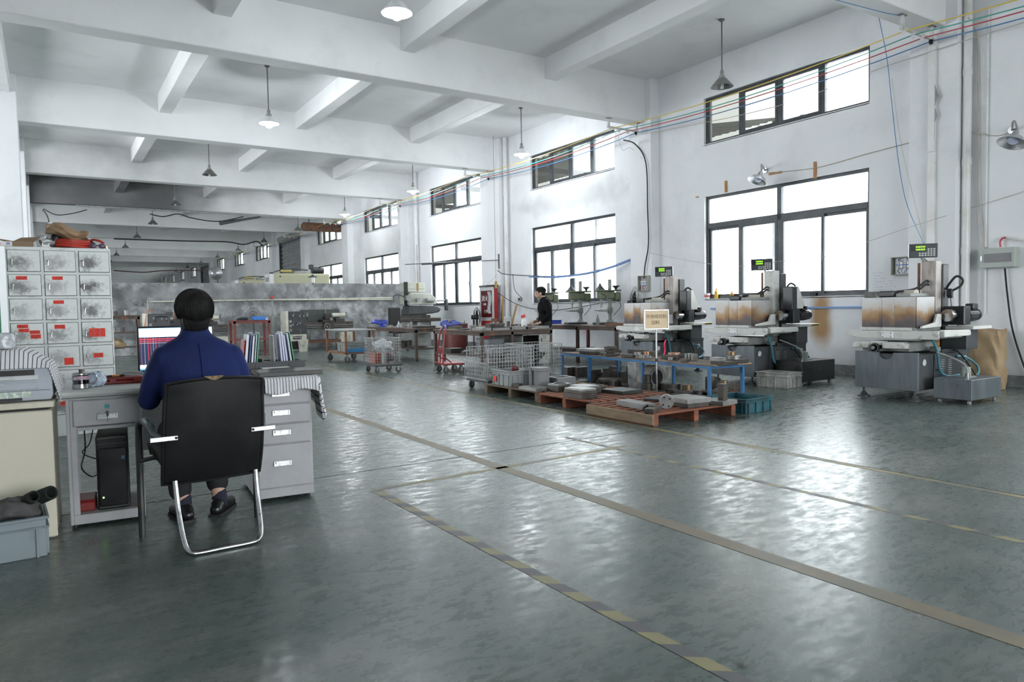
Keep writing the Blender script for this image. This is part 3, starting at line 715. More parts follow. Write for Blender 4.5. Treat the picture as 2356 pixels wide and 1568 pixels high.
# chrome rear loop
L_, R_ = -.195, .205
loop = [(L_, -.155, .36), (L_+.004, -.20, .20), (L_+.012, -.265, .07), (L_+.03, -.29, .022), (L_+.075, -.30, .013), (0, -.30, .013), (R_-.075, -.30, .013), (R_-.03, -.29, .022), (R_-.012, -.265, .07), (R_-.004, -.20, .20), (R_, -.155, .36)]
MB().tube(loop, .0135, 12, sub=5).build('sled_tube', M_chrome, ch, smooth=True, label='worn chrome tube loop on the floor')
M_dtube = mat('rust_spotted_dark_tube', (.06, .065, .065), rough=.35, metal=.7, var=.25, dirt=(.16, .08, .04), damt=.6, dscale=22, dcut=(.55, .7))
for s_ in (-1, 1):
    x = .305*s_ + .0
    MB().tube([(x, .20, 0), (x, .20, .30), (x, .195, .56), (x*.99, .175, .62), (x*.97, .12, .645), (x*.95, .03, .64)], .018, 10, sub=4).build('leg', M_dtube, ch, smooth=True)
    MB().tube([(x*.95, .08, .648), (x*.93, -.02, .640), (x*.90, -.09, .602), (x*.80, -.17, .588)], [.022, .022, .014, .012], 10, sub=4).build('armrest', mat('armrest_grey', (.10, .12, .125), rough=.3, metal=.4), ch, smooth=True)
    mb = MB(); mb.box((x*.80, -.195, .586), (.13, .007, .026), 0, 0, 0); mb.build('arm_strap', M_chrome, ch, bevel=.003)
    MB().cyl((x*.62, -.202, .586), (x*.62, -.197, .586), .007, n=10).build('bolt', M_blackm, ch)
    MB().tube([(x, .19, .42), (x*.8, .18, .43), (x*.5, .15, .43)], .012, 8).build('side_bracket', M_dtube, ch, smooth=True)

# ---- cream cabinet, printer, cloth, crate with gloves
CA = math.radians(-4)
cab = thing('storage_cabinet', 'cream painted cabinet under the printer, beside the desk', 'cabinet', (-.64, 4.66, 0), CA)
MB().bx(0, .635, 0, .5, .0, .70).build('body', M_cream, cab, bevel=.003)
MB().bx(-.01, .655, -.02, .52, .715, .748).build('top', M_cream, cab, bevel=.004)
MB().bx(.02, .62, .02, .48, .70, .715).build('gap_strip', M_blackm, cab)
MB().bx(.004, .645, -.02, -.001, .008, .698).build('door', M_cream, cab, bevel=.003)
def cbl(x, y, z): return rotz((-.64, 4.66, 0), CA) @ Vector((x, y, z))
M_prn = mat('printer_grey', (.40, .43, .48), rough=.4, var=.04, scale=6, dirt=(.2, .2, .2), damt=.2, dscale=10)
M_prn2 = mat('printer_light', (.55, .57, .58), rough=.4, var=.04)
pr = thing('printer', 'grey laser printer on the cream cabinet under a striped cloth', 'printer', cbl(.24, .03, .749), CA)
MB().prism([(0, .004), (.40, .004), (.41, .03), (.41, .155), (.385, .195), (0, .195)], 0, .36, 'y').build('body', M_prn, pr, bevel=.008, seg=2)
MB().bx(.03, .33, -.004, .03, .128, .172).build('output_slot', M_black, pr)
MB().bx(.03, .345, -.01, .006, .115, .142).build('output_tray', M_prn2, pr, bevel=.004); MB().bx(.06, .24, -.02, .004, .122, .138).build('tray_flap', M_prn2, pr, bevel=.003)
MB().bx(.0, .345, -.006, .004, .066, .104).build('manual_feed_door', M_prn, pr, bevel=.003); MB().bx(.10, .19, -.010, -.002, .093, .102).build('feed_catch', M_prn2, pr, bevel=.002)
MB().bx(-.005, .27, -.006, .003, .008, .022).build('cassette_grip', M_black, pr); MB().bx(.0, .40, -.003, .003, .058, .060).build('seam', M_black, pr)
M_purp = mat('violet_badge', (.05, .03, .12), rough=.4)
MB().bx(.0, .045, -.0045, .002, .022, .055).build('badge', M_purp, pr)
for i in range(5):
    s_ = MB().bx(.06+.052*i, .104+.052*i, -.0045, .002, .024, .056).build('instruction_sticker', mat('sticker_white', (.6, .66, .6), rough=.5, var=.3, scale=60, dirt=(.05, .2, .06), damt=.7, dscale=45), pr)
def cl2(u, v):
    x = .02+.62*u; 
    tt = min(1, max(0, (.66-u)/.28)); prof = .203+.078*tt*tt*(3-2*tt)*(1-.25*max(0, v-.5))+.004*math.sin(u*17)
    y = .36-.40*v
    z = prof if v < .80 else prof-(v-.80)/.20*(prof-.178)
    if v >= .80: y = .04-.06*(v-.80)/.20
    if x > .42: 
        t = (x-.42)/.22; x = .418+.05*t; z = z-.19*t*(1+.1*math.sin(v*9)); y = y+.03*t
    return cbl(.24+x-.02, .03+y, .752+z)
cloth('striped_cloth', cl2, 60, 26, 31, 'white cloth with navy stripes spread over the printer')
def jar(u, v):
    a = 2*PI*u; r = (.055 if v < .8 else .055*(1-(v-.8)*1.2))*(1+.05*math.sin(a*4+v*7)); return cbl(.42+r*math.cos(a), .20+r*math.sin(a), 1.035+.085*v)
mb = MB(); mb.grid(jar, 24, 8); one(mb, 'plastic_bag', mat('clear_film', (.5, .52, .54), rough=.2, var=.4, scale=22), 'crumpled clear plastic bag on top of the printer cloth', 'bag', smooth=True, solid=.001)
M_crate = mat('blue_grey_crate', (.19, .23, .25), rough=.5, var=.08, scale=5, dirt=(.06, .06, .06), damt=.5, dscale=7, dcut=(.55, .75))
def make_crate(name, label, loc, rz, L_=.6, D_=.4, H_=.22, m=None, group=None):
    c = thing(name, label, 'crate', loc, rz, group); m = m or M_crate; w = .01
    mb = MB(); mb.bx(0, L_, 0, w, 0, H_); mb.bx(0, L_, D_-w, D_, 0, H_); mb.bx(0, w, w, D_-w, 0, H_); mb.bx(L_-w, L_, w, D_-w, 0, H_); mb.bx(w, L_-w, w, D_-w, 0, .012)
    mb.build('shell', m, c, bevel=.004)
    mb = MB(); e = .014
    for z0, z1 in ((H_-.014, H_), (H_*.72, H_*.72+.008)):
        mb.bx(-e, L_+e, -e, 0, z0, z1); mb.bx(-e, L_+e, D_, D_+e, z0, z1); mb.bx(-e, 0, 0, D_, z0, z1); mb.bx(L_, L_+e, 0, D_, z0, z1)
    mb.build('rim', m, c, bevel=.003)
    for x in (.04, L_*.36, L_*.64, L_-.04):
        MB().bx(x-.006, x+.006, -.012, .001, .0, H_*.72).build('rib', m, c, bevel=.002); MB().bx(x-.006, x+.006, D_-.001, D_+.012, .0, H_*.72).build('rib', m, c, bevel=.002)
    for y in (.05, D_*.5-.06, D_*.5+.06, D_-.05):
        MB().bx(-.012, .001, y-.006, y+.006, .0, H_*.72).build('rib', m, c, bevel=.002); MB().bx(L_-.001, L_+.012, y-.006, y+.006, .0, H_*.72).build('rib', m, c, bevel=.002)
    return c
make_crate('plastic_crate', 'blue grey plastic crate with gloves, on the floor by the cream cabinet', (-.665, 4.24, 0), math.radians(3), .62, .33, .205)
M_glove = mat('soiled_grey_knit', (.075, .072, .072), rough=.95, var=.4, scale=18, bump=.4, bscale=90)
M_glove2 = mat('dark_green_knit', (.012, .018, .014), rough=.95, var=.4, scale=30, bump=.4, bscale=90)
def lump(name, c, r, sc, m, label, cat, seed, rz=0, amp=.25):
    mb = MB(); random.seed(seed); ph = [random.uniform(0, 6.3) for _ in range(8)]
    vs = []; n, k = 20, 12
    for i in range(k+1):
        for j in range(n):
            th = PI*i/k; a = 2*PI*j/n
            rr = r*(1+amp*(math.sin(3*a+ph[0]+2*th)*.5+math.sin(5*a+ph[1]-th*4)*.3+math.sin(th*6+ph[2]+a*2)*.35))
            z = -math.cos(th)*rr*sc[2]
            vs.append((rr*math.sin(th)*math.cos(a)*sc[0], rr*math.sin(th)*math.sin(a)*sc[1], max(z, -r*sc[2]*.6)))
    fs = [(i*n+j, i*n+(j+1) % n, (i+1)*n+(j+1) % n, (i+1)*n+j) for i in range(k) for j in range(n)]
    mb.add(vs, fs); return one(mb, name, m, label, cat, c, rz, smooth=True, ang=80)
lump('work_glove', (-.20, 4.37, .235), .11, (1.3, .9, .5), M_glove, 'soiled grey work gloves heaped in the floor crate', 'gloves', 3)
lump('work_glove', (-.42, 4.40, .225), .13, (1.1, .9, .55), M_glove, 'soiled grey work gloves at the far left of the floor crate', 'gloves', 5)
g = thing('work_glove', 'dark green knitted work gloves rolled on the crate edge', 'gloves', (-.085, 4.36, .285), .5)
for dx, rr in ((-.03, .03), (.035, .036)):
    mb = MB(); mb.lathe([(rr*.7, -.09), (rr, -.085), (rr*1.05, 0), (rr, .06), (rr*.75, .06), (rr*.7, -.03)], n=18); 
    Mx = Matrix.Translation((dx, 0, .0)) @ Euler((math.radians(70), 0, dx*6)).to_matrix().to_4x4(); mb.v = [tuple(Mx @ Vector(v)) for v in mb.v]
    mb.build('glove_roll', M_glove2, g, smooth=True)
    mb = MB(); mb.ring(rr*1.04, rr*.8, -.093, -.08, n=18); mb.v = [tuple(Mx @ Vector(v)) for v in mb.v]; mb.build('green_cuff', mat('green_cuff', (.02, .13, .07), rough=.9), g, smooth=True, label='green cuff edge')

# ---- key lockers
M_lock = mat('grimy_locker_grey', (.80, .82, .81), rough=.5, var=.05, scale=3, dirt=(.06, .055, .045), damt=.85, dscale=4.5, dcut=(.55, .8), world=True)
def grime_mat():
    m = bpy.data.materials.new('hand_soiled_locker_door'); m.use_nodes = True; nt = m.node_tree; L = nt.links.new; b = nt.nodes['Principled BSDF']
    tc = _n(nt, 'ShaderNodeTexCoord').outputs['Object']; oi = _n(nt, 'ShaderNodeObjectInfo').outputs['Random']
    vm = _n(nt, 'ShaderNodeVectorMath', operation='SUBTRACT'); L(tc, vm.inputs[0]); vm.inputs[1].default_value = (.075, 0, .085)
    vs = _n(nt, 'ShaderNodeVectorMath', operation='MULTIPLY'); L(vm.outputs[0], vs.inputs[0]); vs.inputs[1].default_value = (.85, 0, 1.3)
    ln = _n(nt, 'ShaderNodeVectorMath', operation='LENGTH'); L(vs.outputs[0], ln.inputs[0])
    cb = _n(nt, 'ShaderNodeVectorMath', operation='ADD'); L(tc, cb.inputs[0]); L(oi, cb.inputs[1])
    sc = _n(nt, 'ShaderNodeVectorMath', operation='SCALE'); L(oi, sc.inputs[0]); sc.inputs['Scale'].default_value = 37.0; L(sc.outputs[0], cb.inputs[1])
    nz = _n(nt, 'ShaderNodeTexNoise'); nz.inputs['Scale'].default_value = 22; nz.inputs['Detail'].default_value = 10; nz.inputs['Roughness'].default_value = .75; L(cb.outputs[0], nz.inputs['Vector'])
    a = _n(nt, 'ShaderNodeMath', operation='MULTIPLY_ADD'); L(nz.outputs['Fac'], a.inputs[0]); a.inputs[1].default_value = -.36; L(ln.outputs['Value'], a.inputs[2])
    amt = _n(nt, 'ShaderNodeMapRange'); amt.inputs[3].default_value = .45; amt.inputs[4].default_value = 1.0; L(oi, amt.inputs[0])
    mr = _n(nt, 'ShaderNodeMapRange', interpolation_type='SMOOTHSTEP'); mr.inputs[1].default_value = -.17; mr.inputs[2].default_value = -.04; mr.inputs[3].default_value = .92; mr.inputs[4].default_value = 0; L(a.outputs[0], mr.inputs[0])
    ml = _n(nt, 'ShaderNodeMath', operation='MULTIPLY'); L(mr.outputs[0], ml.inputs[0]); L(amt.outputs[0], ml.inputs[1])
    mx = _n(nt, 'ShaderNodeMix', data_type='RGBA'); L(ml.outputs[0], mx.inputs[0]); mx.inputs[6].default_value = (.80, .82, .81, 1); mx.inputs[7].default_value = (.03, .028, .025, 1)
    L(mx.outputs[2], b.inputs['Base Color']); b.inputs['Roughness'].default_value = .45
    return m
M_door = grime_mat()
LX, LY, LW, LH = -.315, 8.42, .885, 1.885
lk = thing('locker', 'grimy grey metal locker with three columns of small doors and red labels', 'locker', (LX, LY, 0))
MB().bx(0, LW, .012, .42, 0, LH).build('carcass', M_lock, lk, bevel=.004)
cw, rh = LW/3, .2375
door_me = None; tabs = {}
red = {(0, 1): [(.06, .155, .09, .035)], (1, 1): [(.06, .155, .09, .035)], (1, 2): [(.06, .155, .09, .035)], (0, 3): [(.05, .16, .09, .035), (.06, .12, .085, .035), (.15, .10, .085, .035), (.155, .055, .085, .04)],
       (1, 3): [(.06, .145, .09, .04)], (2, 3): [(.06, .055, .045, .085), (.107, .055, .048, .085), (.157, .055, .045, .085)], (1, 4): [(.13, .02, .08, .07)], (2, 4): [(.09, .08, .085, .045)], (2, 5): [(.08, .09, .11, .045)], (1, 6): [(.08, .09, .11, .045)]}
for r in range(7):
    for c in range(3):
        if door_me is None:
            door_me = MB().bx(0, cw-.034, -.008, .012, 0, rh-.034).mesh('door', M_door)
        d = bpy.data.objects.new('door', door_me); COL.objects.link(d); d.parent = lk
        d.location = (c*cw+.017, .006, LH-.022-(r+1)*rh+.02)
        md = d.modifiers.new('bevel', 'BEVEL'); md.width = .003; md.segments = 1
        if 'frame' not in tabs:
            w_, h_ = cw-.034, rh-.034; g_ = .004
            mb = MB(); mb.bx(-g_, 0, -.0015, .008, -g_, h_+g_); mb.bx(w_, w_+g_, -.0015, .008, -g_, h_+g_); mb.bx(0, w_, -.0015, .008, -g_, 0); mb.bx(0, w_, -.0015, .008, h_, h_+g_)
            tabs['frame'] = mb.mesh('door_gap', M_blackm)
            mb = MB(); mb.lathe([(.0001, 0), (.011, 0), (.011, .007), (.008, .009), (.0001, .009)], n=14, M=Matrix.Translation((.035, -.008, .105)) @ Matrix.Rotation(PI/2, 4, 'X')); mb.bx(.033, .037, -.022, -.016, .06, .10)
            tabs['lock'] = mb.mesh('lock', M_chrome, True)
            mb = MB()
            for a_, b_ in ((.155, .163), (.205, .213)): mb.bx(a_, b_, -.011, -.007, .150, .182)
            mb.bx(.155, .175, -.011, -.007, .146, .152); mb.bx(.193, .213, -.011, -.007, .146, .152)
            tabs['card_holder'] = mb.mesh('card_holder', M_lock)
        for k_ in ('frame', 'lock', 'card_holder'):
            o = bpy.data.objects.new({'frame': 'door_gap'}.get(k_, k_), tabs[k_]); COL.objects.link(o); o.parent = d
        for (x, z, w_, h_) in red.get((c, r), ()):
            o = MB().bx(x, x+w_, -.0095, -.0078, z, z+h_).build('red_label', M_labelred, d, label='fluorescent red handwritten label')
            mb = MB(); random.seed(int(x*999+z*77+r*13+c))
            for row in (.66, .28):
                xx = x+.006
                while xx < x+w_-.012:
                    g_ = random.uniform(.005, .011)
                    if random.random() < .75:
                        zz = z+h_*row
                        mb.bx(xx, xx+.0016, -.0102, -.0094, zz-.006, zz+.006)
                        if random.random() < .8: mb.bx(xx, xx+g_*.7, -.0102, -.0094, zz+.0045*random.choice((-1, 0, 1)), zz+.0045*random.choice((-1, 0, 1))+.0016)
                    xx += g_+.002
            mb.build('handwriting', M_ink, d)
# ---- things on the locker
def ll(x, y, z): return Vector((LX+x, LY+y, LH+z))
M_card = mat('brown_cardboard', (.27, .19, .12), rough=.85, var=.12, scale=4, dirt=(.15, .1, .06), damt=.4)
bx_ = thing('cardboard_box', 'open brown cardboard box on the left end of the locker top', 'box', ll(.0, .05, .001))
mb = MB(); mb.bx(.05, .23, 0, .004, 0, .055); mb.bx(.05, .23, .25, .254, 0, .055); mb.bx(.05, .054, .004, .25, 0, .055); mb.bx(.226, .23, .004, .25, 0, .055); mb.bx(.05, .23, 0, .254, 0, .003); mb.build('box_body', M_card, bx_)
mb = MB(); mb.add([(.054, .12, .055), (.226, .12, .055), (.29, .18, .115), (.13, .20, .105)], [(0, 1, 2, 3)]); mb.build('flap', M_card, bx_, solid=.004)
mb = MB(); mb.add([(.05, 0, .055), (.05, .25, .055), (-.06, .25, .085), (-.06, .02, .075)], [(0, 1, 2, 3)]); mb.build('flap', M_card, bx_, solid=.004)
pk = thing('snack_packet', 'white and pink printed packet at the left edge of the locker top', 'packet', ll(-.03, .0, .001))
MB().bx(-.06, .09, 0, .04, 0, .045).build('carton', mat('white_glossy_pack', (.80, .78, .76), rough=.35, var=.05), pk, bevel=.003); MB().bx(-.03, .0, -.0012, .0, .008, .03).build('pink_print', mat('pink_print', (.8, .15, .4), rough=.4), pk); MB().bx(.045, .075, -.0012, 0, .012, .035).build('violet_print', mat('violet_print', (.35, .25, .6), rough=.4), pk)
tb = thing('hand_grinder', 'silver and black hand grinder standing on the locker top', 'tool', ll(.335, .12, .001), .5)
mb = MB(); mb.tube([(0, 0, .02), (.02, 0, .09), (.045, 0, .15), (.06, 0, .22), (.045, 0, .255)], [.03, .028, .024, .02, .022], 12, sub=4); mb.build('silver_body', mat('scuffed_aluminium', (.62, .63, .65), rough=.3, metal=.8, var=.2, scale=12), tb, smooth=True)
MB().tube([(.05, 0, .03), (.10, 0, .10), (.085, 0, .17)], [.04, .05, .03], 12, sub=4).build('black_housing', M_black, tb, smooth=True)
MB().tube([(-.06, -.02, .05), (0, -.02, .065), (.06, -.02, .055)], [.03, .035, .03], 10, sub=3).build('foil_foot', mat('crumpled_foil', (.6, .61, .62), rough=.25, metal=.9, var=.35, scale=25), tb, smooth=True)
cartn = thing('small_carton', 'small white printed carton on the locker, in front of the grinder', 'box', ll(.30, .02, .001))
MB().bx(0, .065, 0, .06, 0, .04).build('carton', M_wht, cartn, bevel=.002); MB().bx(.012, .052, -.001, 0, .028, .036).build('print', M_ink, cartn)
# folded brown bag over coiled red hose
hs = thing('air_hose', 'coil of red air hose on the locker top', 'hose', ll(.56, .19, .001))
pts = []
for i in range(150):
    a = i/150*2*PI*6.5; lay = i/150*6; pts.append((.165*math.cos(a)+.012*math.sin(lay*3), .11*math.sin(a), .012+.013*lay+.006*math.sin(a*2)))
MB().tube(pts, .0115, 8).build('coil', mat('red_rubber_hose', (.42, .035, .02), rough=.4, var=.15), hs, smooth=True)
MB().tube([(.15, .02, .085), (.19, -.02, .10), (.245, -.06, .085), (.28, -.07, .06)], .012, 8, sub=4).build('hose_end', MATS['red_rubber_hose'], hs, smooth=True)
MB().tube([(.16, -.05, .08), (.20, -.06, .05), (.19, -.08, .02), (.15, -.09, .012)], .009, 8, sub=4).build('black_end', M_black, hs, smooth=True)
def sack(u, v):
    a = 2*PI*u; x = -.02+.36*v; rad = (.07+.055*math.sin(min(1, v*1.25)*PI)**.8)
    ca, sa = math.cos(a), math.sin(a)
    wr = 1+.10*math.sin(5*a+v*8)+.06*math.sin(9*a-v*13)
    return ll(.36+x+.01*math.sin(a*3), .20+rad*1.1*ca*wr*1.2, .185-.05*v+.02*math.sin(v*7)+rad*.62*sa*wr)
mb = MB(); mb.grid(sack, 36, 22)
M_sack = mat('brown_canvas', (.30, .19, .105), rough=.8, var=.18, scale=5, dirt=(.2, .16, .13), damt=.6, bump=.2, bscale=70)
one(mb, 'canvas_bag', M_sack, 'folded brown canvas bag lying on the red hose coil', 'bag', smooth=True, solid=.006)
gg = thing('safety_goggles', 'purple tinted safety goggles at the right end of the locker top', 'goggles', ll(.78, .08, .001))
for dx in (-.04, .04): MB().sph((dx, 0, .03), .034, 14, 8, (1, .6, .8)).build('lens', mat('purple_lens', (.12, .08, .13), rough=.1, var=.1), gg, smooth=True)
MB().tube([(-.06, .03, .03), (0, .055, .04), (.06, .03, .03)], .006, 6, sub=4).build('strap', M_black, gg, smooth=True)
sc_ = thing('pipe_fitting', 'small brass and steel fitting on the right corner of the locker top', 'fitting', ll(.855, .07, .001))
MB().cyl((0, 0, 0), (0, 0, .02), .014, n=6).build('nut', M_chrome, sc_); MB().cyl((0, 0, .018), (0, 0, .032), .008, n=12).build('stem', mat('brass', (.5, .36, .14), rough=.3, metal=1), sc_)
# green wire rack at the very left
gr = thing('wire_rack', 'green wire mesh screen at the left edge beside the locker', 'rack', (-.47, 8.3, 0))
M_green = mat('green_paint', (.01, .20, .085), rough=.4)
MB().tube([(-.5, 0, 0), (-.5, 0, 1.95), (-.30, 0, 2.13), (-.07, 0, 2.08), (0.06, 0, 1.90), (.09, 0, 1.7), (.09, 0, 0)], .014, 8).build('frame', M_green, gr, smooth=True)
mb = MB()
for i in range(26): mb.bx(-.5, .09, -.003, .003, .05+.075*i, .056+.075*i)
for i in range(12): mb.bx(-.47+.05*i, -.464+.05*i, -.003, .003, 0, 2.0)
mb.build('mesh', M_green, gr)
# ================================================================ WIRE-CUT MACHINES ALONG THE WINDOW WALL
M_mbase = mat('blue_grey_machine_paint', (.115, .135, .15), rough=.42, metal=.15, var=.2, scale=2.0, dirt=(.05, .045, .04), damt=.75, dscale=3.5, dcut=(.48, .75), stretch=(3, 3, .45))
M_mdark = mat('dark_machine_paint', (.045, .05, .055), rough=.45, var=.2, dirt=(.1, .1, .1), damt=.4)
M_mwhite = mat('grimy_white_casting', (.62, .62, .59), rough=.5, var=.08, scale=4, dirt=(.16, .14, .11), damt=.85, dscale=7, dcut=(.55, .72))
M_mgrey = mat('grey_casting', (.30, .31, .30), rough=.5, var=.15, dirt=(.1, .09, .08), damt=.6, dscale=6)
M_motor = mat('motor_black', (.016, .018, .022), rough=.35, var=.3)
M_hoseb = mat('black_rubber', (.014, .014, .015), rough=.5, var=.2)
M_hoset = mat('teal_hose', (.05, .22, .27), rough=.35, var=.1)
M_rusty = mat('rust_brown_steel', (.17, .085, .05), rough=.8, var=.3, scale=8, dirt=(.06, .04, .03), damt=.6)
def splash_mat():
    m = bpy.data.materials.new('burn_stained_stainless'); m.use_nodes = True; nt = m.node_tree; L = nt.links.new; b = nt.nodes['Principled BSDF']
    tc = _n(nt, 'ShaderNodeTexCoord').outputs['Object']; sx = _n(nt, 'ShaderNodeSeparateXYZ'); L(tc, sx.inputs[0])
    oi = _n(nt, 'ShaderNodeObjectInfo').outputs['Random']; sc = _n(nt, 'ShaderNodeMath', operation='MULTIPLY'); L(oi, sc.inputs[0]); sc.inputs[1].default_value = 20
    ad = _n(nt, 'ShaderNodeVectorMath', operation='ADD'); L(tc, ad.inputs[0]); L(sc.outputs[0], ad.inputs[1])
    nz = _n(nt, 'ShaderNodeTexNoise'); nz.inputs['Scale'].default_value = 4.2; nz.inputs['Detail'].default_value = 7; L(ad.outputs[0], nz.inputs['Vector'])
    h = _n(nt, 'ShaderNodeMath', operation='MULTIPLY_ADD'); L(nz.outputs['Fac'], h.inputs[0]); h.inputs[1].default_value = -.38; L(sx.outputs[2], h.inputs[2])
    mr = _n(nt, 'ShaderNodeMapRange'); mr.inputs[1].default_value = .66; mr.inputs[2].default_value = 1.06; L(h.outputs[0], mr.inputs[0])
    cr = _n(nt, 'ShaderNodeValToRGB'); e = cr.color_ramp.elements
    e[0].position = 0; e[0].color = (.05, .045, .05, 1); e[1].position = 1; e[1].color = (.44, .44, .44, 1)
    for p, c in ((.25, (.09, .075, .075, 1)), (.42, (.22, .12, .055, 1)), (.58, (.32, .22, .13, 1)), (.74, (.40, .37, .34, 1))):
        q = e.new(p); q.color = c
    L(mr.outputs[0], cr.inputs[0]); L(cr.outputs[0], b.inputs['Base Color'])
    b.inputs['Metallic'].default_value = .45
    n2 = _n(nt, 'ShaderNodeTexNoise'); n2.inputs['Scale'].default_value = 30; n2.inputs['Detail'].default_value = 6; L(tc, n2.inputs['Vector'])
    r2 = _n(nt, 'ShaderNodeMapRange'); r2.inputs[3].default_value = .3; r2.inputs[4].default_value = .6; L(n2.outputs['Fac'], r2.inputs[0]); L(r2.outputs[0], b.inputs['Roughness'])
    return m
M_splash = splash_mat()
M_led = mat('green_digits', (.2, 1, .05), emit=(.35, 1, .05), estr=3.0)
M_key = mat('pale_keys', (.55, .56, .55), rough=.5, var=.05)
M_dro = mat('display_housing', (.05, .055, .065), rough=.4, var=.1)
M_plate = mat('warning_plate', (.55, .40, .02), rough=.5, var=.1)

def motor(mb_parent, p0, p1, r, name='motor'):
    mb = MB(); p0 = Vector(p0); p1 = Vector(p1); d = (p1-p0).normalized()
    mb.cyl(p0, p1, r, n=20)
    m = mb.build(name, M_motor, mb_parent, smooth=True)
    fins = MB(); a = d.orthogonal().normalized(); b_ = d.cross(a)
    for i in range(16):
        t = 2*PI*i/16; o = (a*math.cos(t)+b_*math.sin(t))
        M_ = Matrix.Translation((p0+p1)/2) @ Matrix((( d.x, o.x, d.cross(o).x, 0), (d.y, o.y, d.cross(o).y, 0), (d.z, o.z, d.cross(o).z, 0), (0, 0, 0, 1)))
        fins.bx(-(p1-p0).length*.38, (p1-p0).length*.3, r-.004, r+.012, -.003, .003, M_)
    fins.build('cooling_fins', M_motor, m)
    cap = MB(); cap.cyl(p1-d*.01, p1+d*.045, r*1.06, r*.98, 20); cap.build('fan_cover', M_motor, m, smooth=True)
    g = MB()
    for rr in (.3, .55, .8): 
        q = [p1+d*.047+(a*math.cos(2*PI*i/18)+b_*math.sin(2*PI*i/18))*r*rr for i in range(18)]; g.tube(q, .003, 5, closed=True)
    g.build('fan_grille', M_mgrey, m)
    return m

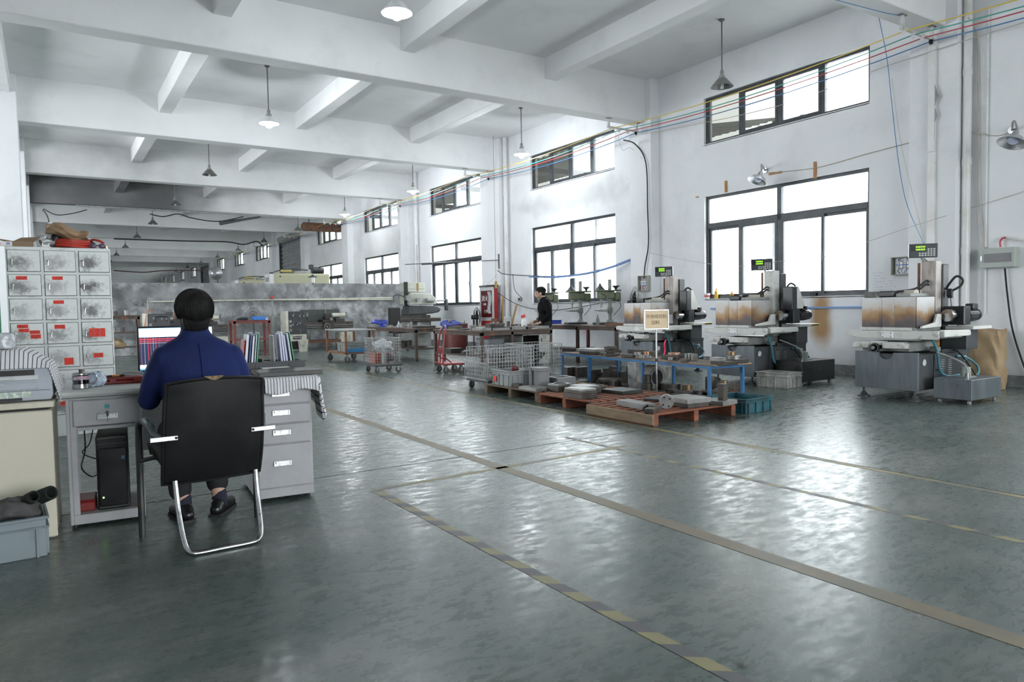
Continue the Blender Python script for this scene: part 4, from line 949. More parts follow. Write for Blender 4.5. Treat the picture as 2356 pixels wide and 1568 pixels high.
def edm(label, y0, variant, group='wire-cut machines by the windows'):
    r = thing('wire_cut_machine', label, 'machine', (8.68, y0, 0), 0, group)
    # base with a half-round notch in the front wall
    notch = [(.09*math.cos(t), .575-.0-.085*math.sin(t)) for t in [PI*i/10 for i in range(11)]]
    poly = [(-.39, .12), (.40, .12), (.40, .585)] + [(a, b) for a, b in notch] + [(-.39, .585)]
    mb = MB(); mb.prism(poly, 0, .03, 'x'); mb.build('front_plate', M_mbase, r, bevel=.003, label='blue grey front panel streaked with oil')
    mb = MB(); mb.bx(.03, 1.27, -.39, .40, .125, .56); mb.build('base', M_mdark, r, bevel=.006)
    MB().bx(.55, 1.27, -.395, .40, .56, .60).build('base_top', M_mdark, r)
    d = MB().bx(.36, .86, -.402, -.388, .15, .55).build('side_door', M_mdark, r, bevel=.003)
    for cx in (.50, .68):
        for i in range(9): MB().bx(cx, cx+.085, -.409, -.400, .26+.026*i, .268+.026*i).build('louvre', M_mgrey, d)
    mb = MB(); mb.cyl((.40, -.40, .36), (.40, -.43, .36), .012, n=10); mb.bx(.395, .405, -.436, -.428, .30, .375); mb.build('door_handle', M_chrome, d)
    for x in (.14, 1.14):
        MB().cyl((x, -.388, .46), (x, -.396, .46), .04, n=18).build('round_badge', mat('pale_badge', (.5, .52, .52), rough=.4, var=.4, scale=30), r)
    for (x, y) in ((.05, .31), (.05, -.33), (1.2, .31), (1.2, -.33)):
        f = MB().lathe([(.0001, 0), (.075, 0), (.075, .014), (.045, .03), (.022, .062), (.014, .068), (.014, .13), (.0001, .13)], (x, y, 0), 18).build('levelling_foot', M_mdark, r, smooth=True)
    # cross slide
    MB().bx(.06, .95, -.26, .34, .585, .70).build('cross_slide', M_mgrey, r, bevel=.01)
    MB().prism([(.20, .625), (.41, .625), (.41, .68), (.37, .705), (.20, .705)], -.05, .10, 'x').build('slide_cover', M_mwhite, r, bevel=.006)
    MB().prism([(-.25, .625), (.02, .625), (.02, .705), (-.22, .705), (-.25, .68)], -.05, .12, 'x').build('slide_cover', M_mwhite, r, bevel=.006)
    MB().bx(-.02, .08, .02, .20, .66, .715).build('slide_bridge', M_mwhite, r, bevel=.004)
    hw = thing_part('handwheel', r)
    MB().lathe([(.042, -.02), (.056, -.02), (.06, 0), (.056, .02), (.042, .02), (.042, -.02)], n=22, M=Matrix.Translation((-.09, .09, .635)) @ Matrix.Rotation(PI/2, 4, 'Y')).build('handwheel', M_motor, r, smooth=True)
    MB().cyl((-.13, .09, .635), (0.02, .09, .635), .028, .03, 16).build('wheel_hub', M_motor, r, smooth=True)
    MB().cyl((-.135, .09, .635), (-.128, .09, .635), .02, n=14).build('dial_face', M_mgrey, r)
    MB().cyl((-.10, .125, .60), (-.16, .125, .60), .008, n=8).build('crank_pin', M_motor, r)
    # long table
    MB().prism([(-.62, .765), (-.60, .745), (.30, .745), (.54, .775), (.54, .83), (.50, .845), (-.62, .845)], .0, .03, 'x').build('table_apron', M_mwhite, r, bevel=.005)
    MB().bx(.03, .62, -.60, .45, .755, .84).build('table', M_mgrey, r, bevel=.008)
    MB().bx(-.012, .05, -.31, .33, .845, .885).build('table_rail', M_mwhite, r, bevel=.006)
    MB().prism([(.06, .775), (.68, .775), (.70, .80), (.68, .845), (.06, .86)], -.66, -.60, 'y').build('table_end', M_mwhite, r, bevel=.006)
    MB().bx(-.02, .01, -.09, .05, .755, .83).build('scale_cover', M_wht, r, bevel=.003)
    for zz in (.77, .815):
        for yy in (-.07, .03): MB().cyl((-.023, yy, zz), (-.018, yy, zz), .006, n=8).build('screw', M_motor, r)
    # splash guard: sheet metal panels standing on the table
    for a, b_ in ((.31, .08), (.075, -.10), (-.105, -.36)): MB().bx(.0, .006, b_, a, .885, 1.25).build('splash_panel', M_splash, r)
    MB().bx(-.004, .002, .055, .085, .885, 1.25).build('panel_strip', M_splash, r)
    MB().bx(.006, .42, -.366, -.36, .885, 1.25).build('splash_panel', M_splash, r); MB().bx(.006, .42, .305, .311, .885, 1.25).build('splash_panel', M_splash, r)
    MB().bx(.01, .60, -.34, .30, .84, .89).build('work_tray', M_mgrey, r)
    MB().prism([(.02, .875), (.46, .885), (.46, 1.04), (.36, 1.04), (.31, .94), (.02, .90)], -.43, -.40, 'y').build('guard_bracket', M_mwhite, r, bevel=.004)
    # column and arms
    MB().bx(.62, .76, -.28, -.10, .70, 1.70).build('column', M_mwhite if variant == 2 else mat('stained_column', (.46, .42, .39), rough=.5, var=.2, scale=4, dirt=(.2, .10, .06), damt=.7, dscale=6, stretch=(2, 2, .4)), r, bevel=.006)
    MB().bx(.60, .622, -.09, -.065, .75, 1.68).build('column_rib', M_rusty, r)
    MB().bx(.76, .90, -.30, -.12, .62, 1.66).build('rear_column', M_mdark, r, bevel=.01)
    MB().bx(.18, .66, -.20, -.02, 1.255, 1.30).build('upper_arm', M_mgrey, r, bevel=.008)
    MB().bx(.20, .34, .02, .22, 1.255, 1.335).build('guide_head', M_motor, r, bevel=.015)
    MB().bx(.34, .46, -.16, .02, 1.26, 1.34).build('head_block', mat('cream_block', (.5, .46, .38), rough=.5, var=.15), r, bevel=.006)
    MB().cyl((.27, .19, 1.30), (.22, .23, 1.30), .03, n=14).build('guide_pulley', M_motor, r, smooth=True)
    for dz, e in ((1.44, .05), (1.40, -.04)):
        MB().tube([(.61, -.19, dz), (.56, -.19, dz+.01), (.46, -.12, dz-.08), (.34, -.02, 1.33), (.27, .05, 1.32)], .013, 8, sub=5).build('hose', M_hoseb, r, smooth=True)
    MB().tube([(.80, -.31, 1.34), (.80, -.36, 1.42), (.83, -.42, 1.50), (.86, -.48, 1.46), (.85, -.46, 1.38), (.80, -.38, 1.32)], .015, 8, sub=6).build('hose_loop', M_hoseb, r, smooth=True)
    MB().box((.80, -.36, 1.29), (.10, .06, .10), .3, 0, .3).build('socket_box', M_motor, r, bevel=.008)
    MB().tube([(.82, -.36, 1.24), (.84, -.37, 1.1), (.86, -.42, .95), (.84, -.44, .82)], .008, 6, sub=4).build('cable', M_mgrey, r, smooth=True)
    # wire drum and motor
    MB().cyl((.50, -.47, 1.02), (.66, -.47, 1.02), .075, n=24).build('wire_drum', M_chrome, r, smooth=True)
    MB().bx(.66, .82, -.60, -.34, .90, 1.13).build('drum_housing', M_motor, r, bevel=.012)
    motor(r, (.84, -.52, 1.02), (1.08, -.52, 1.02), .075)
    MB().bx(.88, 1.0, -.60, -.50, 1.09, 1.16).build('terminal_box', M_motor, r, bevel=.01)
    MB().bx(.70, 1.18, -.68, -.36, .845, .885).build('motor_plate', M_mwhite, r, bevel=.004)
    if variant < 3:
        MB().bx(.98, 1.17, -.684, -.679, .852, .878).build('warning_plate', M_plate, r, label='yellow plate with black lettering')
        mb = MB()
        for i in range(7): mb.bx(.99+.024*i, 1.004+.024*i, -.687, -.683, .856, .874)
        mb.build('plate_lettering', M_ink, r)
        MB().bx(.60, .72, -.62, -.45, 1.10, 1.45).build('rear_cover', M_motor, r, bevel=.01); MB().prism([(.72, 1.12), (.95, 1.12), (.78, 1.45), (.72, 1.45)], -.60, -.585, 'y').build('cover_wing', M_mwhite, r)
    MB().bx(.72, 1.0, -.60, -.30, .60, .845).build('motor_pedestal', M_mdark, r, bevel=.006)
    # digital readout
    dr = MB().bx(-.16, .16, -.02, .035, -.085, .09).build('readout', M_dro, r, bevel=.008, seg=2, label='digital readout with green digits')
    dr.location = (.60, -.13, 1.83) if variant == 3 else (.60, -.08, 1.80); dr.rotation_euler = (.06, 0, -PI/2+math.radians(38 if variant == 3 else 30))
    MB().bx(-.14, .02, -.023, -.018, .0, .075).build('display_window', M_black, dr)
    mb = MB()
    for row in (.052, .018):
        for i in range(6):
            x = -.085+.018*i; mb.bx(x, x+.010, -.026, -.022, row-.008, row-.005); mb.bx(x, x+.010, -.026, -.022, row+.006, row+.009); mb.bx(x+.008, x+.0105, -.026, -.022, row-.008, row+.009)
    mb.build('digits', M_led, dr, label='green digits')
    mb = MB()
    for i in range(6):
        for j in range(4): 
            if i < 3 and j > 1: continue
            mb.bx(-.05+.032*i, -.028+.032*i, -.024, -.018, -.065+.026*j, -.047+.026*j)
    mb.build('keypad', M_key, dr)
    MB().tube([(.62, -.13, 1.70), (.60, -.12, 1.74), (.58, -.115, 1.78)], .016, 8).build('readout_stalk', M_mgrey, r, smooth=True)
    MB().tube([(.62, -.10, 1.76), (.70, -.14, 1.70), (.80, -.22, 1.66), (.80, -.28, 1.5)], .006, 6, sub=4).build('cable', M_hoseb, r, smooth=True)
    # teal drain hose to the tank beside it
    MB().tube([(.30, -.38, .78), (.34, -.44, .60), (.38, -.46, .35), (.50, -.50, .28), (.66, -.56, .29), (.72, -.60, .275)], .016, 8, sub=6).build('drain_hose', M_hoset, r, smooth=True, label='teal rubber hose')
    MB().tube([(.90, -.40, .50), (1.02, -.46, .48), (1.08, -.56, .38), (.98, -.62, .30), (.86, -.64, .275)], .014, 8, sub=6).build('return_hose', M_hoset, r, smooth=True, label='teal rubber hose')
    MB().tube([(.75, -.36, .62), (.85, -.45, .55), (.80, -.60, .40), (.72, -.70, .30)], .010, 8, sub=5).build('hose', M_hoseb, r, smooth=True)
    MB().bx(.40, .47, -.42, -.32, .58, .64).build('valve_block', M_mgrey, r, bevel=.004)
    return r
def thing_part(*a): return None
e3 = edm('wire cutting machine nearest the grey drainpipe, blue grey base and tall column', 4.87, 3)
e2 = edm('wire cutting machine under the large near window, middle of the row', 7.24, 2)
e1 = edm('wire cutting machine farthest along, behind the framed Chinese sign', 9.33, 1)

def tank(label, loc, m, LX_=.85, LY_=.42, H_=.235):
    t = thing('coolant_tank', label, 'tank', loc, 0)
    MB().bx(0, LX_, 0, LY_, .055, .055+H_).build('tank_body', m, t, bevel=.005)
    for x in (.06, LX_-.06):
        for y in (.05, LY_-.05):
            w = MB().cyl((x, y-.012, .027), (x, y+.012, .027), .027, n=14).build('caster', M_mgrey, t, smooth=True)
            MB().bx(x-.015, x+.015, y-.016, y+.016, .04, .058).build('caster_fork', M_mdark, w)
    mb = MB(); mb.bx(-.006, .002, LY_*.35, LY_*.65, .20, .235); mb.bx(-.012, -.004, LY_*.37, LY_*.63, .222, .232); mb.build('grip', m, t)
    z = .055+H_
    p = MB().cyl((LX_*.50, LY_*.55, z), (LX_*.50, LY_*.55, z+.12), .055, n=18).build('pump', mat('grey_green_pump', (.30, .34, .31), rough=.5, var=.15, dirt=(.1, .1, .08), damt=.6), t, smooth=True, bevel=.006)
    MB().bx(LX_*.50-.09, LX_*.50+.09, LY_*.55-.08, LY_*.55+.08, z, z+.012).build('pump_plate', M_mgrey, t)
    MB().cyl((LX_*.30, LY_*.35, z), (LX_*.30, LY_*.35, z+.06), .022, n=14).build('filler', M_chrome, t, smooth=True)
    MB().tube([(LX_*.30, LY_*.35, z+.05), (LX_*.27, LY_*.4, z+.16), (LX_*.2, LY_*.7, z+.24), (LX_*.10, LY_, z+.30)], .011, 8, sub=5).build('hose', M_mgrey, t, smooth=True)
    return t
tank('streaked blue grey coolant tank on casters beside the near wire cutting machine', (8.78, 3.93, 0), M_mbase, .72)
tank('black coolant tank on casters beside the middle wire cutting machine', (9.08, 6.32, 0), mat('oily_black_steel', (.014, .015, .016), rough=.3, var=.3), .80, .44, .30)
M_crateg = mat('dirty_pale_crate', (.36, .36, .34), rough=.6, var=.15, scale=5, dirt=(.08, .075, .06), damt=.75, dscale=6, dcut=(.45, .7))
make_crate('plastic_crate', 'dirty pale grey crate on the floor before the black coolant tank', (8.68, 6.27, 0), math.radians(4), .36, .50, .215, M_crateg)
make_crate('plastic_crate', 'dirty pale grey crate under the far wire cutting machine', (8.42, 8.55, 0), math.radians(2), .36, .56, .23, M_crateg)
# burlap-brown sack against the pipe
def sackb(u, v):
    a = 2*PI*u; wx, wy = .17*(1+.05*math.sin(v*9)), .19*(1-.04*v)
    x = math.copysign(abs(math.cos(a))**.5, math.cos(a))*wx; y = math.copysign(abs(math.sin(a))**.5, math.sin(a))*wy
    return (10.72+x+.012*math.sin(a*6+v*11), 4.60+y+.01*math.sin(a*5+v*17), .80*v*(1+.02*math.sin(a*4)))
mb = MB(); mb.grid(sackb, 40, 26)
mb.f.append(tuple(26*41+i for i in range(40)))
one(mb, 'paper_sack', mat('crumpled_kraft_paper', (.40, .29, .17), rough=.85, var=.14, scale=5, dirt=(.2, .13, .07), damt=.6, bump=.35, bscale=14), 'tall brown kraft sack standing against the wall by the drainpipe', 'sack', smooth=True)
bg = thing('snack_packet', 'orange and yellow foil packet on the near machine base', 'packet', (9.46, 4.62, .60), .2)
MB().prism([(-.05, 0), (.05, 0), (.06, .04), (.045, .12), (-.05, .12), (-.06, .05)], -.02, .02, 'y').build('packet_body', mat('orange_foil', (.8, .30, .03), rough=.3, var=.3, scale=20, dirt=(.8, .65, .1), damt=.8, dscale=12), bg, bevel=.012)
# ================================================================ LAMPS, PIPES, CABLES, WALL FITTINGS
M_enamel = mat('grey_enamel', (.22, .22, .22), rough=.45, metal=.3, var=.15)
M_enamin = mat('white_enamel', (.75, .76, .78), rough=.3, var=.05)
M_bulb_on = mat('lit_lamp', (1, 1, 1), emit=(.88, .95, 1.0), estr=70)
M_bulb_off = mat('unlit_lamp_tube', (.75, .76, .76), rough=.25, var=.03)
M_pole = mat('grey_conduit', (.20, .20, .20), rough=.45, metal=.5, var=.15)
def pendant(lit):
    t = thing('pendant_lamp', 'lamp', 'lamp')
    MB().cyl((0, 0, .24), (0, 0, 1.11), .0125, n=10).build('pole', M_pole, t, smooth=True)
    MB().lathe([(.0001, 1.118), (.05, 1.118), (.05, 1.10), (.02, 1.08), (.0001, 1.08)], n=16).build('ceiling_rose', M_pole, t, smooth=True)
    MB().lathe([(.0001, .27), (.03, .27), (.034, .24), (.034, .19), (.055, .18), (.06, .12), (.0001, .12)], n=18).build('socket', M_mgrey, t, smooth=True)
    sh = MB().lathe([(.052, .14), (.075, .135), (.13, .07), (.185, .005), (.19, .0), (.183, .0), (.125, .064), (.07, .126), (.052, .13), (.052, .14)], n=28).build('shade', M_enamel if not lit else M_enamin, t, smooth=True)  # lit lamps get a white shade: the glow on it is put into the paint
    mb = MB()
    if lit: mb.sph((0, 0, .0), .078, 16, 10, (1, 1, 1.1))
    else:
        for a in range(4): mb.cyl((.02*math.cos(a*PI/2+.5), .02*math.sin(a*PI/2+.5), -.03), (.02*math.cos(a*PI/2+.5), .02*math.sin(a*PI/2+.5), .12), .009, n=8)
    mb.build('bulb', M_bulb_on if lit else M_bulb_off, t, smooth=True)
    return t
p_on, p_off = pendant(True), pendant(False)
ZL = 4.87
used = {True: False, False: False}
row1 = {0: True, 1: True, 2: False, 3: False, 4: False, 5: False, 6: False, 7: False, 8: False}
row2 = {0: False, 1: True, 2: True, 3: True, 4: False, 5: False, 6: False, 7: False, 8: False, 9: False, 10: False}
ordw = ['first', 'second', 'third', 'fourth', 'fifth', 'sixth', 'seventh', 'eighth', 'ninth', 'tenth', 'eleventh', 'twelfth']
for row, X, nm in ((row1, 3.78, 'aisle row'), (row2, 9.72, 'window row')):
    for k, lit in row.items():
        proto = p_on if lit else p_off
        o = proto if not used[lit] else dup(proto); used[lit] = True
        o.location = (X, 8.30+BAY*k, ZL)
        o['label'] = '%s pendant lamp, %s from the camera in the %s' % ('lit white' if lit else 'unlit grey', ordw[k], nm); o['group'] = 'pendant lamps'
        if lit:
            ld = bpy.data.lights.new('lamp_light', 'POINT'); ld.energy = 55; ld.shadow_soft_size = .08; ld.color = (.9, .96, 1)
            lo = bpy.data.objects.new('lamp_light', ld); COL.objects.link(lo); lo.location = (X, 8.30+BAY*k, ZL-.2)
# white PVC drainpipes on the columns
M_pvc = mat('white_pvc_pipe', (.74, .74, .74), rough=.35, var=.04, scale=3, dirt=(.5, .45, .38), damt=.4)
def drainpipe(x, y, label, r=.055, ztop=ZC, foot=0):
    t = thing('drainpipe', label, 'pipe', (x, y, 0))
    MB().cyl((0, 0, foot), (0, 0, ztop-.01), r, n=20).build('pipe', M_pvc, t, smooth=True)
    for z in (.55, 1.85, 3.1, 4.35): MB().cyl((0, 0, z), (0, 0, z+.10), r*1.13, n=20).build('coupling', M_pvc, t, smooth=True)
    for z in (1.6, 2.75, 3.9): MB().tube([(0, 0, z), (.10, 0, z)], .012, 6).build('clamp', M_pvc, t)
    return t
drainpipe(10.98, 5.02, 'white drainpipe beside the near column, right of the machines')
drainpipe(10.98, 11.0+BAY+.02, 'white drainpipe beside the column right of the fire cabinet', .06)
drainpipe(10.98, 22.95, 'white drainpipe in the corner by the concrete partition', .06)
struct(MB().bx(W-.30, W-.02, 17.02, 17.25, 0, .95).build('trim_1', M_col, bevel=.02))
# thin conduits on the right
one(MB().tube([(W-.02, 4.80, 5.2), (W-.02, 4.80, 1.0)], .013, 8), 'conduit', M_white, 'thin white conduit running down the wall right of the drainpipe', 'pipe', smooth=True)
tr = thing('cable_duct', 'torn vertical white cable duct on the near column', 'cable duct', (W-.26, 5.42, 0))
MB().bx(-.03, .02, -.05, .05, 3.35, 5.02).build('duct', M_pvc, tr, bevel=.003); MB().bx(-.03, .02, -.05, .05, 1.75, 3.2).build('duct', M_pvc, tr, bevel=.003)
MB().bx(-.01, .02, -.05, .05, 3.2, 3.35).build('duct_back', M_pvc, tr)
mb = MB(); mb.prism([(-.055, 3.6), (-.05, 3.75), (-.09, 3.85), (-.05, 3.98), (-.10, 4.12), (-.05, 4.3), (-.05, 3.5)], -.035, -.03, 'x'); mb.build('torn_cover', M_mgrey, tr)
# wall-mounted goose-neck lamps
def bracket_lamp(p, label, d=(-.75, -.25)):
    t = thing('wall_lamp', label, 'lamp', p)
    dx, dy = d
    MB().cyl((0, 0, 0), (-.03, 0, 0), .05, n=16).build('wall_plate', M_chrome, t, smooth=True)
    MB().tube([(-.02, 0, 0), (-.10, dy*.15, .02), (-.22, dy*.35, .06), (-.32, dy*.6, .05), (-.38, dy*.8, -.04), (-.40, dy*.85, -.10)], .013, 8, sub=5).build('goose_neck', M_mgrey, t, smooth=True)
    c = Vector((-.41, dy*.85, -.10))
    M_ = Matrix.Translation(c) @ Euler((0, math.radians(25), math.radians(-20))).to_matrix().to_4x4()
    MB().lathe([(.0001, 0), (.03, 0), (.045, -.05), (.05, -.07), (.11, -.10), (.175, -.18), (.17, -.18), (.10, -.105), (.045, -.08), (.0001, -.08)], n=24, M=M_).build('reflector', mat('dimpled_reflector', (.55, .56, .57), rough=.22, metal=.9, var=.1, bump=.5, bscale=90), t, smooth=True)
    mb = MB(); mb.sph((0, 0, 0), .075, 16, 10, (1, 1, .9)); mb.v = [tuple(M_ @ (Vector(v)+Vector((0, 0, -.12)))) for v in mb.v]
    mb.build('bulb', mat('frosted_violet_bulb', (.55, .57, .75), rough=.3, var=.02), t, smooth=True)
    return t
bracket_lamp(at(2330, 300, x=W), 'reflector lamp on a goose neck, right edge of the wall')
bracket_lamp(at(1762, 392, x=W), 'reflector lamp on a goose neck above the large near window')
# four busbar wires on brackets
WX = [9.98, 10.22, 10.46, 10.70]; WC = [('yellow', (.62, .44, .03)), ('green', (.02, .30, .24)), ('red', (.50, .03, .05)), ('blue', (.04, .18, .42))]
for x, (nm, c) in zip(WX, WC):
    pts = []
    for k in range(-1, 8):
        y0 = beam_y(k)+.12; n = 8 if k < 3 else 3
        for j in range(n):
            u = j/n; pts.append((x, y0+BAY*u, 4.885-.10*4*u*(1-u)*(1+.15*((k*3+len(nm)) % 3))))
    one(MB().tube(pts, .0085, 6), 'power_wire', mat(nm+'_wire', c, rough=.4, var=.1), '%s overhead power wire strung on brackets along the window wall' % nm, 'wire', smooth=True)
one(MB().tube([(10.78, beam_y(-1), 4.80), (10.80, 5.4, 4.78), (10.78, 8.0, 4.62), (10.70, 11.2, 4.80)], .005, 6, sub=6), 'power_wire', mat('beige_wire', (.45, .40, .32), rough=.5), 'thin beige wire sagging just below the blue power wire', 'wire', smooth=True)
def insulator_bracket(label):
    t = thing('insulator_bracket', label, 'bracket')
    for x in (9.94, 10.72): 
        MB().bx(x-.02, x+.02, -.02, .02, 4.90, ZB).build('hanger', M_mwhite, t); MB().bx(x-.07, x+.07, -.03, .03, ZB-.012, ZB).build('hanger_plate', M_pole, t)
    MB().bx(9.90, 10.78, -.02, .02, 4.905, 4.935).build('cross_bar', M_mwhite, t)
    for x, (nm, c) in zip(WX, WC): MB().lathe([(.0001, 0), (.028, 0), (.036, -.02), (.022, -.03), (.03, -.045), (.018, -.06), (.0001, -.065)], (x, 0, 4.905), 14).build('insulator', M_enamin if nm != 'blue' else M_black, t, smooth=True)
    return t
ib = insulator_bracket('wire bracket with insulators under the beam nearest the camera'); ib.location = (0, beam_y(0)+.12, 0)
for k in range(1, 8):
    dup(ib, (0, beam_y(k)+.12, 0), 0, 'wire bracket with insulators under the %s beam from the camera' % ordw[k])
for k in range(0, 8): pass
ib['group'] = 'wire brackets'
for o in list(COL.objects):
    if o.name.startswith('insulator_bracket'): o['group'] = 'wire brackets'
# black supply cable looping down the column, and junction boxes
def hang(pts, r, m, label, name='cable', sub=6): return one(MB().tube(pts, r, 7, sub=sub), name, m, label, 'cable', smooth=True)
WW = W-.03
a1 = at(1435, 322, y=11.3); a2 = at(1462, 332, x=10.78); a3 = at(1486, 375, x=WW-.26); a4 = at(1490, 480, x=WW-.26); a5 = at(1492, 560, x=WW-.26); a6 = at(1484, 612, x=WW-.26); a7 = at(1482, 640, x=W-.31)
hang([a1, a2, a3, a4, a5, a6, a7], .014, M_hoseb, 'thick black cable looping from the wires down to the open switch box')
hang([at(1422, 310, y=11.4), at(1432, 345, y=11.35), at(1450, 340, x=10.8), at(1478, 365, x=10.85)], .004, MATS['beige_wire'], 'thin beige wire looping below the bracket by the second column')
# open switch boxes
def switch_box(loc, w, h, label, open_=True, m=None):
    t = thing('switch_box', label, 'electrical box', loc)     # on the wall, opening towards -x
    m = m or mat('grey_green_box', (.36, .37, .31), rough=.5, var=.08)
    if open_:
        mb = MB(); d = .09; e = .012
        mb.bx(-d, 0, -w/2, -w/2+e, -h/2, h/2); mb.bx(-d, 0, w/2-e, w/2, -h/2, h/2); mb.bx(-d, 0, -w/2+e, w/2-e, -h/2, -h/2+e); mb.bx(-d, 0, -w/2+e, w/2-e, h/2-e, h/2); mb.bx(-.01, 0, -w/2+e, w/2-e, -h/2+e, h/2-e)
        mb.build('case', m, t)
        MB().bx(-.015, -.008, -w*.42, w*.42, -h*.42, h*.42).build('back_panel', M_enamin, t)
        for i in range(5): MB().bx(-.06, -.015, -w*.32+i*w*.13, -w*.32+i*w*.13+w*.11, -.03, .06).build('breaker', M_enamin if i % 2 else M_key, t, bevel=.003)
        MB().bx(-.062, -.058, -w*.32, w*.33, .008, .022).build('blue_strip', mat('blue_print', (.08, .2, .5), rough=.5), t)
        random.seed(int(w*1000)+int(h*77))
        for i in range(7):
            y = random.uniform(-w*.35, w*.35); c = random.choice(['red_wire', 'black_rubber', 'blue_wire', 'black_rubber'])
            MB().tube([(-.03, y, .06), (-.07, y+random.uniform(-.04, .04), .10), (-.05, y+random.uniform(-.06, .06), h*.4)], .004, 5, sub=4).build('lead', MATS[c], t, smooth=True)
            MB().tube([(-.03, y, -.03), (-.07, y+random.uniform(-.04, .04), -.08), (-.05, y+random.uniform(-.06, .06), -h*.4)], .004, 5, sub=4).build('lead', MATS[c], t, smooth=True)
    else:
        MB().bx(-.14, 0, -w/2, w/2, -h/2, h/2).build('case', m, t, bevel=.006); MB().bx(-.146, -.138, -w*.40, w*.36, -h*.22, h*.22).build('window_panel', mat('smoked_window', (.10, .10, .11), rough=.3, var=.1), t)
        MB().bx(-.15, -.138, w*.42, w*.45, -.03, .03).build('latch', M_chrome, t)
    return t
switch_box(at(1485, 652, x=W-.241), .30, .34, 'open grey switch box with hanging cables beside the second column')
switch_box(at(2086, 611, x=W-.001), .40, .28, 'open switch box with coloured leads on the wall behind the near machine')
switch_box(at(2304, 593, x=W-.001), .44, .27, 'closed grey green electrical box with a dark window, right of the drainpipe', False, mat('sage_box', (.40, .44, .40), rough=.45, var=.05))
b5 = at(2312, 617, x=W-.05)
hang([b5, at(2318, 680, x=W-.05), at(2330, 760, x=W-.05), at(2356, 842, x=W-.05), at(2372, 880, x=W-.05)], .012, M_hoseb, 'black cable hanging from the closed electrical box to the floor')
hang([at(2302, 568, x=W-.06), at(2301, 556, x=W-.06), at(2306, 548, x=W-.06), at(2314, 546, x=W-.06)], .013, MATS['red_wire'], 'short red cable bend above the closed electrical box')
one(MB().tube([at(2312, 545, x=W-.05), at(2380, 558, x=W-.05)], .016, 8), 'conduit', M_pvc, 'pale conduit leading right from the red cable bend', 'pipe', smooth=True)
mb = MB(); random.seed(77)
for i in range(9):
    q = at(2008, 628+6.5*i, x=W-.004); y_ = 0
    while y_ < .34:
        w_ = random.uniform(.012, .05)
        if random.random() < .7: mb.bx(q.x-.001, q.x+.001, q.y-y_-w_, q.y-y_, q.z-.004, q.z+.004)
        y_ += w_+.012
one(mb, 'wall_writing', mat('faint_pencil', (.56, .58, .68), rough=.9), 'faint pencil notes on the wall right of the large near window', 'writing')
hang([at(1998, 555, x=10.4), at(2100, 520, x=10.6), at(2245, 475, x=W-.06), at(2380, 432, x=W-.06)], .004, MATS['beige_wire'], 'thin beige line strung from the near window to the right edge')
hang([at(1495, 582, x=W-.30), at(1620, 605, x=10.4), at(1720, 612, x=10.0), at(1800, 600, x=9.8), at(1900, 590, x=10.0), at(1998, 555, x=10.4)], .004, MATS['beige_wire'], 'thin beige line hanging across the large near window')
hang([at(2020, 30, x=10.2), at(2040, 130, x=10.5), at(2050, 220, x=10.6), at(2062, 330, x=10.6), at(2075, 420, x=10.6), at(2090, 480, x=10.4), at(2125, 560, x=9.6)], .005, MATS['blue_wire'], 'thin blue wire dangling from the beam to the near machine readout')
hang([at(2052, 180, x=10.6), at(2075, 340, x=10.4), at(2128, 556, x=9.5)], .003, MATS['beige_wire'], 'straight pale cord slanting down beside the dangling blue wire')
hang([at(2160, 85, y=5.5), at(2100, 45, y=5.45), at(2030, 28, y=5.4), at(1900, -6, y=5.4)], .005, MATS['blue_wire'], 'thin blue wire under the near beam edge')
hang([at(1768, 397, x=W-.02), at(1880, 385, x=W-.02), at(2000, 352, x=W-.02), at(2145, 315, x=W-.02), at(2215, 302, x=W-.09), at(2290, 312, x=W-.02), at(2325, 303, x=W-.02)], .006, MATS['beige_wire'], 'beige cable linking the two goose neck lamps on the wall')
hang([at(2228, 40, x=10.9), at(2245, 70, x=W-.03), at(2250, 160, x=W-.03), at(2252, 440, x=W-.03), at(2262, 560, x=W-.03), at(2272, 568, x=W-.05)], .007, MATS['beige_wire'], 'beige cable running down the wall into the closed electrical box')
# wooden bits and wall screws above the big window
M_wood = mat('orange_wood', (.42, .19, .06), rough=.6, var=.2, scale=8, stretch=(1, 1, 6))
for (px, py, w_, h_, lab) in ((1670, 429, .05, .22, 'upright orange wood slat above the left of the large near window'), (1783, 398, .26, .035, 'horizontal orange wood slat beside the goose neck lamp above the window'), (1875, 391, .05, .28, 'upright orange wood slat above the right of the large near window'), (1604, 453, .07, .02, 'tiny orange wood plug on the wall left of the large near window')):
    c = at(px, py, x=W-.012); one(MB().bx(-.010, .011, -w_/2, w_/2, -h_/2, h_/2), 'wood_batten', M_wood, lab, 'wood slat', c, bevel=.002)
# blue rail and rag below the big window
bl = thing('wall_rail', 'long blue rail on the wall below the large near window', 'rail', (W-.02, 0, 0))
MB().bx(-.02, .02, 5.7, 9.75, 1.10, 1.13).build('rail', mat('blue_rail', (.14, .28, .55), rough=.4, var=.1), bl)
for y in (6.2, 7.8, 9.4): MB().bx(-.01, .02, y-.02, y+.02, 1.07, 1.14).build('rail_bracket', M_mgrey, bl)
mb = MB(); mb.grid(lambda u, v: (W-.05-.02*math.sin(v*5+u*4), 6.33+.22*u*(1-.2*v)+.02*math.sin(v*7), 1.36-.33*v), 8, 10); one(mb, 'rag', mat('grey_rag', (.22, .22, .20), rough=.95, var=.2), 'grey rag hung over the blue rail below the large window', 'rag', smooth=True, solid=.006)
